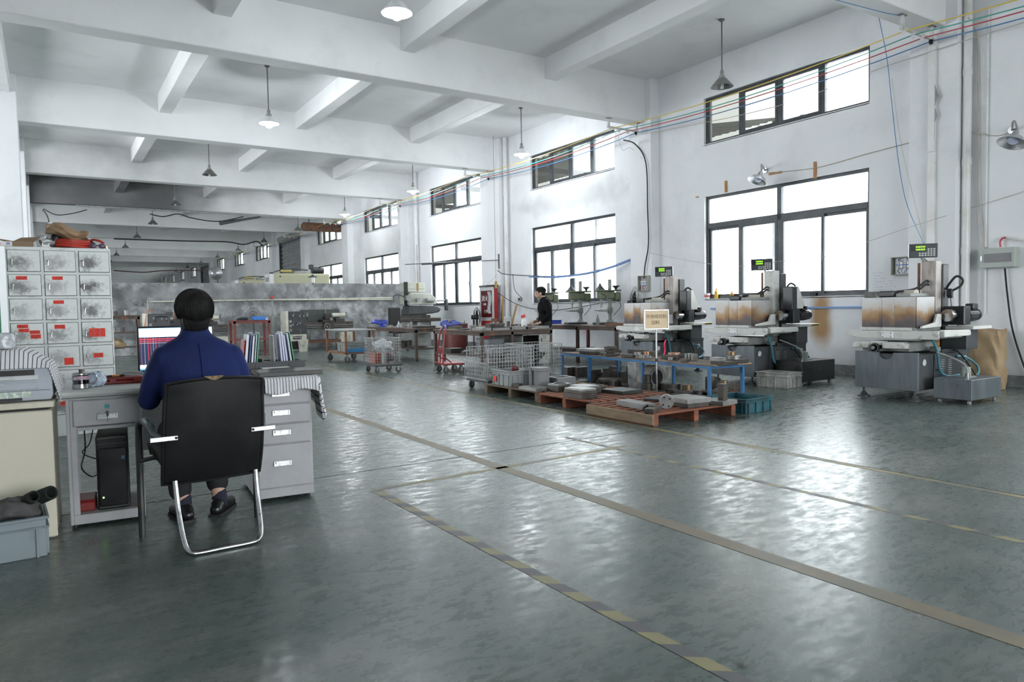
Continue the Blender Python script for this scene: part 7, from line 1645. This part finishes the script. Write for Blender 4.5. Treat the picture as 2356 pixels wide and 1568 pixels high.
fl_disc(1341, 884, .11, .05, M_iron, 'low dark disc by the second blue table leg'); part_disc(at(1341, 884, z=FZ)+Vector((0, 0, .0505)), .08, .02, M_bright, 'bright round cap on the low dark disc')
fl_disc(1360, 893, .09, .05, M_iron, 'flat dark disc between the blue table legs'); fl_disc(1381, 889, .055, .10, M_iron, 'dark upright cylinder left of the slotted drum')
for i, (px, py, hh, w_) in enumerate(((1392, 884, .24, .06), (1404, 882, .20, .06), (1414, 874, .22, .16), (1428, 884, .19, .06))): fl_box(px, py, (.14, w_, hh), -.1, M_iron, 'upright dark angle plate under the blue table, %s from the left' % ordw[i], group='angle plates under the blue table')
dm = thing('slotted_drum', 'slotted dark drum with a flange under the blue table', 'metal drum', at(1404, 898, z=FZ)); MB().cyl((0, 0, 0), (0, 0, .15), .15, n=28).build('drum', M_iron, dm, smooth=True); MB().cyl((0, 0, .15), (0, 0, .175), .17, n=28).build('flange', M_iron, dm, smooth=True)
for a in range(8): MB().box((.15*math.cos(a*.4+3.0), .15*math.sin(a*.4+3.0), .075), (.02, .03, .12), a*.4+3.0).build('slot', M_black, dm)
fl_box(1432, 900, (.2, .2, .09), .1, M_iron, 'dark cube right of the slotted drum')
tp_ = thing('upright_plate', 'tall speckled silver plate leaning against the blue table leg', 'metal plate', at(1447, 904, z=FZ), -.12); mb = MB(); M_ = Matrix.Rotation(-.06, 4, 'Y'); mb.bx(0, .035, -.15, 0, 0, .43, M_); mb.build('plate', mat('speckled_plate', (.36, .36, .36), rough=.4, metal=.5, var=.2, dirt=(.08, .08, .08), damt=.8, dscale=9, dcut=(.5, .65)), tp_, bevel=.003); MB().cyl((.01, -.075, .37), (-.004, -.075, .37), .03, n=14).build('bore', M_black, tp_)
pc_ = thing('pump_casing', 'pale cast casing with a round opening under the blue table', 'casting', at(1500, 893, z=FZ), 0)
ang = [PI*i/14 for i in range(15)]
mb = MB(); mb.prism([(.24, 0), (.24, .12)] + [(.22*math.cos(a), .14+.20*math.sin(a)) for a in ang] + [(-.24, .12), (-.24, 0)], -.09, .09, 'y'); mb.build('casing', mat('dirty_cream_casting', (.38, .36, .31), rough=.6, var=.2, dirt=(.1, .09, .08), damt=.7, dscale=6), pc_, bevel=.012, smooth=True); MB().cyl((0, -.095, .17), (0, .05, .17), .11, n=24).build('opening', M_black, pc_, smooth=True); mb = MB(); mb.ring(.135, .11, 0, .02); mb.v = [(v[0], -.09-v[2], v[1]+.17) for v in mb.v]; mb.build('opening_rim', M_mgrey, pc_, smooth=True)
for i, (px, py, r, h, m_, hole, lab) in enumerate(((1489, 908, .09, .19, M_iron, 0, 'tall dark drum left of the sign post'), (1487, 903, .07, .14, M_iron, .05, 'dark sleeve stacked on the tall drum left of the sign post'), (1500, 913, .13, .09, M_iron, 0, 'low dark drum at the sign post foot'), (1543, 895, .17, .10, M_iron, 0, 'large flat dark drum right of the sign post'),
      (1581, 898, .085, .10, MATS['bronze_part'], 0, 'bronze coloured cylinder right of the large drum'), (1546, 907, .10, .09, M_iron, 0, 'round dark block in front of the large drum'), (1573, 910, .16, .07, M_iron, .10, 'dark ring in the middle of the floor parts'), (1606, 910, .085, .09, M_iron, 0, 'dark stub cylinder beside the dark ring'),
      (1632, 908, .155, .06, M_iron, .11, 'dark ring by the front leg of the blue table'), (1636, 893, .10, .20, M_iron, 0, 'tall dark cylinder behind the front table leg'), (1666, 898, .06, .17, MATS['bronze_part'], 0, 'tall bronze coloured pin right of the front table leg'), (1660, 903, .12, .06, M_bright, 0, 'pale low disc right of the front table leg'))):
    if 'stacked' in lab: part_disc(at(1489, 908, z=FZ)+Vector((0, 0, .162)), r*.8, h*.8, m_, lab, hole=hole)
    else: fl_disc(px, py, r*.82, h*.85, m_, lab, FZ, hole*.82)
fl_box(1560, 918, (.45, .16, .05), .35, M_iron, 'flat dark slab under the parts before the sign post'); fl_box(1610, 922, (.2, .2, .05), .2, M_iron, 'dark slab beside the front table leg'); fl_box(1655, 916, (.24, .16, .08), .1, M_iron, 'dark block behind the blue green basket'); fl_box(1690, 905, (.2, .14, .07), .1, M_iron, 'dark block under the right end of the blue table')
# ---- framed sign on a pole
sg = thing('sign_stand', 'framed cream sign with Chinese characters on a steel pole', 'sign', at(1511, 911, z=0), math.radians(-20))
MB().cyl((0, 0, 0), (0, 0, .90), .014, n=12).build('pole', M_chrome, sg, smooth=True); MB().cyl((0, 0, 0), (0, 0, .02), .10, n=22).build('base', M_mgrey, sg, smooth=True); MB().cyl((0, 0, .46), (0, 0, .50), .018, n=12).build('pole_joint', M_black, sg, smooth=True)
mb = MB(); w_, z0, z1, e = .178, .885, 1.15, .018
mb.bx(-w_, w_, -.015, .015, z0, z0+e); mb.bx(-w_, w_, -.015, .015, z1-e, z1); mb.bx(-w_, -w_+e, -.015, .015, z0+e, z1-e); mb.bx(w_-e, w_, -.015, .015, z0+e, z1-e); mb.build('frame', mat('silver_frame', (.72, .74, .76), rough=.3, metal=.4, var=.05), sg, bevel=.003)
pn = MB().bx(-w_+e, w_-e, -.006, .008, z0+e, z1-e).build('panel', mat('cream_sign_paper', (.82, .64, .42), rough=.6, var=.05, scale=2), sg)
M_signink = mat('grey_brown_ink', (.22, .16, .09), rough=.6)
text_mesh('外协线切割', .058, 'sign_lettering', M_signink, sg, (0, -.008, 1.055), (PI/2, 0, 0), .0008)
text_mesh('回料', .058, 'sign_lettering', M_signink, sg, (-.01, -.008, .975), (PI/2, 0, 0), .0008)
# ================================================================ PEOPLE
def blob(name, items, m, parent, voxel=.012, smooth=6, label=None):
    """one continuous skin grown over tapered limbs: items are chains of (x,y,z,r[,sx,sy]) or ('e', centre, radii)"""
    mb = MB()
    for it in items:
        if it[0] == 'e':
            mb.sph(it[1], 1.0, 20, 14, it[2]) if len(it) == 3 else None
            if len(it) == 4:
                s = MB(); s.sph((0, 0, 0), 1.0, 20, 14, it[2]); M_ = Matrix.Translation(it[1]) @ Euler(it[3]).to_matrix().to_4x4(); mb.add([tuple(M_ @ Vector(v)) for v in s.v], s.f)
            continue
        if it[0] == 'loft':
            n = 24; vs = []
            for z, cx, cy, rx, ry in it[1]:
                vs += [(cx+rx*math.copysign(abs(math.cos(2*PI*j/n))**.85, math.cos(2*PI*j/n)), cy+ry*math.copysign(abs(math.sin(2*PI*j/n))**.85, math.sin(2*PI*j/n)), z) for j in range(n)]
            m_ = len(it[1]); fs = [(i*n+j, i*n+(j+1) % n, (i+1)*n+(j+1) % n, (i+1)*n+j) for i in range(m_-1) for j in range(n)] + [tuple(range(n)), tuple((m_-1)*n+j for j in range(n))]
            mb.add(vs, fs); continue
        for i in range(len(it)-1):
            a, b_ = it[i], it[i+1]; pa, pb = Vector(a[:3]), Vector(b_[:3]); n = max(2, int((pb-pa).length/.02))
            mb.cyl(pa, pb, a[3], b_[3], 16)
        for a in it: mb.sph(a[:3], a[3], 16, 10)
    o = mb.build(name, m, parent, smooth=True, ang=180)
    r = o.modifiers.new('skin', 'REMESH'); r.mode = 'VOXEL'; r.voxel_size = voxel; r.use_smooth_shade = True
    s = o.modifiers.new('soft', 'SMOOTH'); s.factor = .5; s.iterations = smooth
    if label: o['label'] = label
    return o
M_skin = mat('skin', (.52, .33, .24), rough=.5, var=.06, scale=8)
M_hair = mat('black_hair', (.006, .0055, .0055), spec=.25, rough=.6, var=.5, scale=14, stretch=(6, 6, 1), bump=.5, bscale=60)
M_navy = mat('navy_work_jacket', (.006, .014, .078), rough=.8, spec=.3, var=.3, scale=5, bump=.9, bscale=7, stretch=(1, 1, .55))
M_trous = mat('black_trousers', (.010, .010, .012), rough=.8, var=.2)
M_shoe = mat('black_shoe', (.009, .009, .010), rough=.3, var=.2)
M_sock = mat('dark_sock', (.015, .016, .03), rough=.9, var=.2)
M_bjack = mat('black_jacket', (.005, .0055, .0065), spec=.15, rough=.8, var=.3, scale=6, bump=.2, bscale=10)
# ---- seated man, seen from behind
def hand(wrist, d, palm_n, thumb_side, curl=.5, s=1.0):
    """wrist position, finger direction, palm normal; five separate bent fingers"""
    w = Vector(wrist); d = Vector(d).normalized(); nrm = Vector(palm_n).normalized(); side = d.cross(nrm).normalized()*thumb_side
    it = [[(*w, .024*s), (*(w+d*.045*s), .026*s)], [(*(w+d*.02*s+side*.014*s), .018*s), (*(w+d*.075*s+side*.024*s), .015*s)], [(*(w+d*.02*s-side*.014*s), .018*s), (*(w+d*.07*s-side*.026*s), .014*s)], [(*(w+d*.03*s), .02*s), (*(w+d*.078*s), .017*s)]]
    for i, (off, ln) in enumerate(((.027, .072), (.009, .082), (-.010, .076), (-.027, .058))):
        k = w+d*.078*s+side*off*s; j = k+(d*math.cos(curl*.5)-nrm*-math.sin(curl*.5))*ln*.5*s; t = j+(d*math.cos(curl)+nrm*math.sin(curl))*ln*.5*s
        it.append([(*k, .0095*s), (*j, .0085*s), (*t, .007*s)])
    b = w+d*.02*s+side*.026*s; j = b+(d*.6+side*.7+nrm*.2)*.04*s; t = j+(d*.95+side*.2+nrm*.2)*.032*s
    it.append([(*b, .012*s), (*j, .0105*s), (*t, .008*s)])
    return it
P1 = thing('person', 'man in a navy work jacket seated at the computer, back to the camera', 'person', (.69, 4.10, 0))
hx, hy, hz = -.022, .085, 1.215          # head centre
body = [('e', (hx, hy+.005, hz+.02), (.078, .095, .10)), ('e', (hx, hy+.05, hz-.045), (.058, .055, .062)), [(-.02, .08, 1.03, .045), (hx, hy+.005, 1.12, .05), (hx, hy+.01, hz-.03, .055)],
        ('loft', [(.47, 0, .075, .155, .09), (.70, 0, .062, .165, .10), (.90, -.01, .058, .18, .10), (.98, -.015, .065, .17, .08), (1.03, -.018, .07, .12, .06)]),
        [(-.165, .06, .975, .05), (.14, .06, .97, .05)],
        [(-.175, .06, .97, .045), (-.246, .14, .765, .028), (-.20, .34, .80, .028), (-.13, .48, .815, .026)], [(.15, .06, .965, .045), (.226, .14, .765, .028), (.20, .34, .80, .028), (.13, .48, .815, .026)],
        [(-.09, .07, .54, .075), (-.10, .40, .53, .07), (-.10, .45, .48, .055), (-.075, .44, .25, .05), (-.065, .435, .12, .04), (-.06, .44, .06, .038)], [(.09, .07, .54, .075), (.13, .40, .53, .07), (.13, .45, .48, .055), (.13, .47, .25, .05), (.135, .455, .12, .04), (.14, .46, .06, .038)]]
body += hand((-.13, .485, .815), (.25, .95, -.05), (0, 0, -1), -1, .55) + hand((.13, .485, .815), (-.15, .95, -.05), (0, 0, -1), 1, .55)
for s_ in (-1, 1): body.append(('e', (hx+.089*s_, hy+.01, hz-.008), (.014, .022, .034), (0, 0, .25*s_)))
body += [('e', (hx, hy+.102, hz-.005), (.012, .018, .022))]
blob('body', body, M_skin, P1, .0075, 4)
for s_ in (-1, 1): MB().sph((hx+.032*s_, hy+.088, hz+.018), .011).build('eye', M_black, P1, smooth=True)
MB().sph((hx, hy+.093, hz-.055), .02, 12, 8, (1, .35, .3)).build('mouth', mat('lips', (.42, .18, .15), rough=.5), P1, smooth=True)
# hair: cap with locks that fall towards the nape
hair = [('e', (hx, hy-.012, hz+.018), (.088, .103, .098)), ('e', (hx, hy-.018, hz-.025), (.084, .082, .100))]
random.seed(4)
for i in range(0):
    a = random.uniform(0, 2*PI); el = random.uniform(-.3, .9)
    p = Vector((hx+.092*math.cos(a)*math.cos(el), hy-.012+.105*math.sin(a)*math.cos(el), hz+.035+.09*math.sin(el)))
    if p.y > hy+.07 and p.z < hz+.06: continue
    dn = Vector((.012*math.cos(a), .01*math.sin(a), -.035)); hair.append([(*p, .012), (*(p+dn), .007)])
for i in range(9):
    x = -.06+.015*i; hair.append([(hx+x, hy-.085+.25*abs(x), hz-.03, .013), (hx+x*.9, hy-.075+.2*abs(x), hz-.085-.008*(i % 2), .006)])
blob('hair', hair, M_hair, P1, .007, 3)
def strands(parent, c, rad, crown, n, lo, hi, seed, skip):
    random.seed(seed); mb = MB(); c = Vector(c); cr = Vector(crown).normalized(); u = cr.orthogonal().normalized(); v = cr.cross(u)
    for i in range(n):
        a = random.uniform(0, 2*PI); t1 = random.uniform(lo, hi)*(1.13 if (u*math.cos(a)+v*math.sin(a)).y < .2 else 1); t0 = random.uniform(.0, t1*.5); sw = random.uniform(.15, .5); lift = random.uniform(1.0, 1.045); P = []
        for j in range(6):
            t = t0+(t1-t0)*j/5; b_ = a+sw*t
            d = cr*math.cos(t)+(u*math.cos(b_)+v*math.sin(b_))*math.sin(t)
            k = lift+.025*math.sin(PI*j/5)+(.035*math.sin(i*1.7) if j == 5 else 0)
            P.append(c+Vector((d.x*rad[0], d.y*rad[1], d.z*rad[2]))*k)
        if skip(P[-1]-c): continue
        mb.tube(P, [.0035, .0045, .0045, .004, .003, .001], 4)
    o = mb.build('hair_strands', M_hair, parent, smooth=True); o['kind'] = 'stuff'; return o
strands(P1, (hx, hy-.012, hz+.022), (.092, .106, .099), (.1, -.45, .9), 1000, .8, 2.4, 21, lambda d: d.y > .055 and d.z < .02)
jk = [('loft', [(.47, 0, .075, .175, .105), (.62, 0, .065, .18, .112), (.75, -.005, .055, .19, .118), (.86, -.01, .055, .20, .118), (.93, -.012, .058, .215, .11), (.985, -.015, .062, .215, .098), (1.025, -.017, .066, .192, .086), (1.055, -.019, .07, .150, .074), (1.078, -.02, .075, .105, .067), (1.10, -.021, .078, .078, .064), (1.125, -.022, .082, .070, .064)]),
      [(-.178, .06, .972, .070), (-.228, .10, .86, .060), (-.252, .13, .755, .056), (-.235, .20, .765, .054), (-.20, .34, .80, .048), (-.15, .45, .812, .040)], [(.152, .06, .968, .070), (.206, .10, .86, .060), (.232, .14, .755, .056), (.22, .2, .765, .054), (.20, .34, .80, .048), (.15, .45, .812, .040)]]
jo = blob('jacket', jk, M_navy, P1, .009, 4)
mb = MB(); mb.ring(.070, .062, 0, .045, n=28); mb.v = [(v[0]*1.0-.022, v[1]*.96+.082, v[2]+1.105+.012*v[1]/.07) for v in mb.v]; mb.build('collar', M_navy, P1, smooth=True, bevel=.003)
MB().tube([(-.012, -.063, .62), (-.013, -.066, .80), (-.015, -.056, .95), (-.018, -.012, 1.05)], .003, 6, sub=4).build('back_seam', M_navy, P1, smooth=True)
tr = [[(-.085, .07, .54, .09), (.085, .07, .54, .09)], [(-.09, .07, .54, .09), (-.105, .40, .535, .085), (-.105, .46, .49, .072), (-.08, .455, .26, .066), (-.075, .45, .175, .064)], [(.09, .07, .54, .09), (.135, .40, .535, .085), (.135, .46, .49, .072), (.132, .485, .26, .066), (.135, .475, .185, .064)]]
blob('trousers', tr, M_trous, P1, .012, 4)
for sx, fx, fy, fa in ((-1, -.06, .435, .18), (1, .14, .455, -.55)):
    blob('sock', [[(fx, fy, .125, .043), (fx, fy, .06, .045)]], M_sock, P1, .008, 2)
    M_ = rotz((fx, fy, 0), fa)
    q = lambda x, y, z, r: (*(M_ @ Vector((x, y, z))), r)
    sh = blob('shoe', [[q(0, -.055, .038, .038), q(0, .02, .045, .042), q(0, .10, .036, .040), q(0, .17, .030, .034)], [q(0, -.03, .06, .043), q(0, .03, .06, .042)]], M_shoe, P1, .008, 3)
    MB().prism([(-.036, -.09), (.036, -.09), (.044, .05), (.040, .17), (.02, .205), (-.02, .205), (-.040, .17), (-.044, .05)], .0, .014, 'z', M_).build('sole', M_blackm, P1)
kb = thing('keyboard', 'black computer keyboard under the seated man\'s hands', 'keyboard', dl(.52, .10, .7865), DA); MB().bx(0, .44, 0, .14, 0, .016).build('case', M_black, kb, bevel=.004)
mb = MB()
for i in range(18):
    for j in range(5): mb.bx(.012+.0232*i, .031+.0232*i, .012+.024*j, .031+.024*j, .016, .021)
mb.build('keys', M_blackm, kb)
# ---- standing man behind the bench, facing left and looking down
FA = math.atan2(.5446, -.8387) + .12        # facing, seen in profile from the camera
P2 = thing('person', 'young man in a black zipped jacket standing and looking down behind the parts bench', 'person', (9.02, 12.55, 0), FA)
# local frame: +x is where he faces, +y his left
b2 = [('e', (.115, 0, 1.515), (.098, .076, .108), (0, .62, 0)), ('e', (.16, 0, 1.455), (.05, .055, .055)), [(0, 0, 1.33, .056), (.05, 0, 1.43, .05), (.09, 0, 1.49, .055)],
      [(0, 0, .88, .125), (-.01, 0, 1.08, .12), (0, 0, 1.25, .135), (0, 0, 1.33, .10)], [(0, -.17, 1.32, .055), (0, .17, 1.32, .055)],
      [(0, .19, 1.31, .05), (-.05, .22, 1.06, .042), (.10, .20, .90, .034), (.16, .17, .86, .026)], [(0, -.19, 1.31, .05), (-.04, -.22, 1.06, .042), (.14, -.16, .92, .034), (.22, -.12, .90, .026)],
      [(0, .09, .88, .09), (0, .10, .48, .065), (-.01, .10, .10, .045)], [(0, -.09, .88, .09), (0, -.10, .48, .065), (-.01, -.10, .10, .045)], [(-.03, .10, .05, .04), (.15, .11, .04, .035)], [(-.03, -.10, .05, .04), (.15, -.11, .04, .035)],
      ('e', (.207, 0, 1.475), (.022, .013, .018))]
for s_ in (-1, 1): b2.append(('e', (.10, .078*s_, 1.50), (.022, .013, .032)))
b2 += hand((.17, .17, .86), (.9, -.2, -.2), (0, 0, -1), -1, .6) + hand((.23, -.12, .90), (.9, .2, -.2), (0, 0, -1), 1, .6)
blob('body', b2, M_skin, P2, .0085, 3)
for s_ in (-1, 1): MB().sph((.185, .033*s_, 1.505), .010).build('eye', M_black, P2, smooth=True)
MB().sph((.193, 0, 1.432), .018, 12, 8, (.35, 1, .35)).build('mouth', MATS['lips'], P2, smooth=True)
h2 = [('e', (.085, 0, 1.555), (.115, .092, .092), (0, .5, 0)), ('e', (.05, 0, 1.52), (.075, .085, .085))]
random.seed(8)
for i in range(0):
    a = random.uniform(0, 2*PI); el = random.uniform(.1, 1.3); p = Vector((.09+.115*math.cos(a)*math.cos(el), .09*math.sin(a)*math.cos(el), 1.56+.085*math.sin(el))); h2.append([(*p, .014), (*(p+Vector((.022, .008*math.sin(a), .006))), .008)])
for i in range(7): h2.append([(.165, -.055+.018*i, 1.59, .018), (.202, -.05+.0165*i, 1.555-.008*(i % 2), .009)])
blob('hair', h2, M_hair, P2, .008, 3)
strands(P2, (.082, 0, 1.548), (.112, .092, .092), (-.3, 0, .95), 500, .7, 1.5, 5, lambda d: False)
j2 = [[(0, 0, .86, .155), (-.01, 0, 1.05, .148), (0, 0, 1.22, .158), (0, 0, 1.32, .118)], [(0, -.17, 1.315, .068), (0, 0, 1.35, .085), (0, .17, 1.315, .068)], ('e', (.02, 0, 1.18), (.14, .19, .17)), ('e', (.01, 0, .93), (.145, .19, .14)),
      [(0, .195, 1.31, .07), (-.055, .228, 1.07, .06), (-.04, .228, 1.03, .058), (.09, .205, .91, .048)], [(0, -.195, 1.31, .07), (-.045, -.228, 1.07, .06), (-.03, -.225, 1.03, .058), (.13, -.165, .925, .048)]]
blob('jacket', j2, M_bjack, P2, .011, 4)
MB().tube([(.062*math.cos(a), .062*math.sin(a), 1.40+.01*math.cos(a)) for a in [2*PI*i/18 for i in range(18)]], .02, 8, closed=True).build('collar', M_bjack, P2, smooth=True)
MB().tube([(.085, 0, 1.39), (.135, 0, 1.30), (.163, 0, 1.18), (.155, 0, 1.0), (.158, 0, .86), (.13, 0, .76)], .007, 6, sub=5).build('zip', M_bright, P2, smooth=True, label='silver zip')
blob('trousers', [[(0, -.08, .84, .12), (0, .08, .84, .12)], [(0, .09, .84, .105), (0, .10, .48, .082), (-.01, .10, .09, .07)], [(0, -.09, .84, .105), (0, -.10, .48, .082), (-.01, -.10, .09, .07)]], M_trous, P2, .014, 4)
for s_ in (-1, 1): blob('shoe', [[(-.05, .10*s_, .042, .042), (.05, .105*s_, .045, .044), (.16, .11*s_, .036, .036)]], M_shoe, P2, .010, 2)
mb = MB()
for s_ in (-1, 1): mb.tube([(.196+.004*math.cos(a), .034*s_+.025*math.cos(a), 1.503+.020*math.sin(a)) for a in [2*PI*i/16 for i in range(16)]], .003, 5, closed=True); mb.tube([(.192, .06*s_, 1.508), (.11, .082*s_, 1.515)], .003, 5)
mb.tube([(.2, -.01, 1.508), (.2, .01, 1.508)], .003, 5); mb.build('glasses', mat('brown_glasses', (.12, .05, .03), rough=.3), P2, smooth=True)
# ================================================================ BEYOND THE PARTITION
M_khaki = mat('pale_khaki_machine_paint', (.44, .43, .29), rough=.45, var=.05, scale=3)
def press(loc, label, L_=2.1, H_=2.62, D_=.9):
    t = thing('press_machine', label, 'machine', loc, 0, 'khaki machines behind the partition')
    MB().bx(0, L_, 0, D_, .5, H_).build('body', M_khaki, t, bevel=.06, seg=3); MB().bx(.2, L_-.2, .1, D_-.1, 0, .5).build('plinth', M_mdark, t)
    MB().bx(-.14, .04, .05, D_-.05, H_-.55, H_-.02).build('end_plate', M_enamin, t, bevel=.01)
    MB().bx(-.145, -.138, .2, D_-.2, H_-.30, H_-.14).build('badge', M_mgrey, t)
    for x in (.22, 1.55): MB().cyl((x, -.006, H_-.12), (x, .01, H_-.12), .03, n=12).build('eye_hole', M_black, t)
    motor(t, (1.55, .45, H_+.13), (1.95, .45, H_+.13), .12); MB().bx(1.45, 1.6, .35, .55, H_+.18, H_+.36).build('terminal_box', M_motor, t, bevel=.02)
    MB().cyl((.35, .4, H_+.10), (.75, .4, H_+.10), .055, n=14).build('valve_block', mat('brass_valve', (.45, .38, .14), rough=.4, metal=.5), t, smooth=True)
    MB().tube([(.1, .45, H_+.06), (.4, .45, H_+.14), (.9, .45, H_+.17), (1.4, .45, H_+.15)], .022, 7, sub=4).build('pipe', M_mdark, t, smooth=True); MB().bx(.85, 1.3, .3, .55, H_+.0, H_+.10).build('manifold', M_mgrey, t, bevel=.01)
    MB().bx(-.25, .0, -.05, .12, H_-.85, H_-.62).build('guard_box', M_enamin, t, bevel=.01); MB().tube([(.3, -.03, H_-.62), (1.0, -.05, H_-.60), (1.25, -.05, H_-.62), (1.3, -.04, H_-.85)], .02, 7, sub=4).build('hose', M_hoseb, t, smooth=True)
    return t
pm1 = press(at(626, 648, y=27.0)*1.0, 'large khaki machine behind the partition, right under the shutter'); pm1.location = (7.05, 26.8, 0)
dup(pm1, (7.05, 32.6, 0), 0, 'second khaki machine behind the partition, left of the large one')
dup(pm1, (6.2, 44.0, 0), 0, 'third khaki machine farther down the hall behind the partition')
# reflector lamps above the partition edge
def dish(loc, label, r, rot):
    t = thing('work_lamp', label, 'lamp', loc)
    M_ = Euler(rot).to_matrix().to_4x4()
    MB().lathe([(.0001, .10*r/.2), (.05*r/.2, .10*r/.2), (.12*r/.2, .05*r/.2), (r, -.06), (r*.96, -.06), (.11*r/.2, .035*r/.2), (.0001, .06*r/.2)], n=26, M=M_).build('reflector', mat('grey_reflector', (.40, .41, .42), rough=.3, metal=.7, var=.05), t, smooth=True)
    mb = MB(); mb.sph((0, 0, .0), r*.35, 14, 9); mb.v = [tuple(M_ @ Vector(v)) for v in mb.v]; mb.build('bulb', MATS['frosted_violet_bulb'], t, smooth=True)
    return t
w1 = dish(at(495, 629, y=25.5), 'round reflector lamp facing the camera above the partition', .22, (math.radians(100), 0, math.radians(-20)))
MB().tube([(.02, .1, -.02), (.10, .12, -.3), (.06, .1, -.62)], .015, 6, sub=3).build('stand', M_mdark, w1)
MB().cyl((.06, .1, -.62), (.06, .1, -2.5), .02, n=8).build('pole', M_mdark, w1)
w2 = thing('work_lamp', 'black hooded machine lamp standing above the partition edge', 'lamp', at(720, 640, y=26.2))
MB().lathe([(.0001, .16), (.02, .15), (.05, .11), (.19, .05), (.19, .04), (.0001, .06)], n=22).build('hood', M_mdark, w2, smooth=True); MB().cyl((0, 0, -.16), (0, 0, .06), .06, n=14).build('bulb', M_enamin, w2, smooth=True); MB().cyl((0, 0, -w2.location.z), (0, 0, -.16), .03, n=10).build('post', M_mdark, w2, smooth=True)
# rusty air receiver hung by the window
ar = thing('air_receiver', 'brown cylindrical tank hung under the beam by the windows', 'tank', at(742, 523, y=31.0))
MB().lathe([(.0001, -.95), (.10, -.93), (.19, -.84), (.19, .84), (.10, .93), (.0001, .95)], n=22, M=Matrix.Rotation(PI/2, 4, 'Y')).build('vessel', M_rusty, ar, smooth=True)
for x in (-.6, .6): MB().cyl((x, 0, .15), (x, 0, .55), .02, n=8).build('hanger', M_mdark, ar, smooth=True)
# bundles of cable slung under the beams
def sling(pts, r, label, m=None): return hang(pts, r, m or M_hoseb, label)
yb = beam_y(5)-.1
sling([at(262, 549, y=yb), at(420, 554, y=yb), at(520, 556, y=yb), at(560, 562, y=yb), at(590, 555, y=yb), at(604, 565, y=yb)], .03, 'wavy black cable slung across the hall beyond the partition')
y8 = beam_y(8)
sling([at(262, 622, y=y8), at(330, 626, y=y8), at(380, 622, y=y8), at(470, 622, y=y8)], .035, 'dark red cable slung across the far end of the hall', mat('maroon_cable', (.08, .03, .03), rough=.6))
yb3 = beam_y(4)-.06
sling([at(345, 492, y=yb3), at(375, 498, y=yb3), at(410, 492, y=yb3), at(440, 501, y=yb3), at(500, 509, y=yb3), at(560, 498, y=yb3)], .02, 'tangled cables drooping below the sooty beam')
db = thing('hanging_duct', 'dark crooked sheet metal strip hanging below the sooty beam', 'duct', (0, 0, 0)); MB().tube([at(505, 513, y=yb3), at(560, 505, y=yb3), at(600, 499, y=yb3)], [.09, .05, .03], 6).build('strip', M_mdark, db)
sling([at(98, 482, y=yb3), at(110, 500, y=yb3), at(118, 540, y=yb3), at(122, 560, y=yb3)], .018, 'black cable hanging by the left column above the locker')
sling([at(100, 480, y=yb3), at(130, 494, y=yb3), at(170, 490, y=yb3), at(200, 482, y=yb3)], .016, 'black cable sagging below the beam above the locker')
tl2 = thing('tube_light', 'unlit strip lamp fixed below the sooty beam', 'lamp', (0, 0, 0)); MB().bx(1.0, 10.8, yb3-.02, yb3+.02, 5.02, 5.08).build('trunking', M_mgrey, tl2)
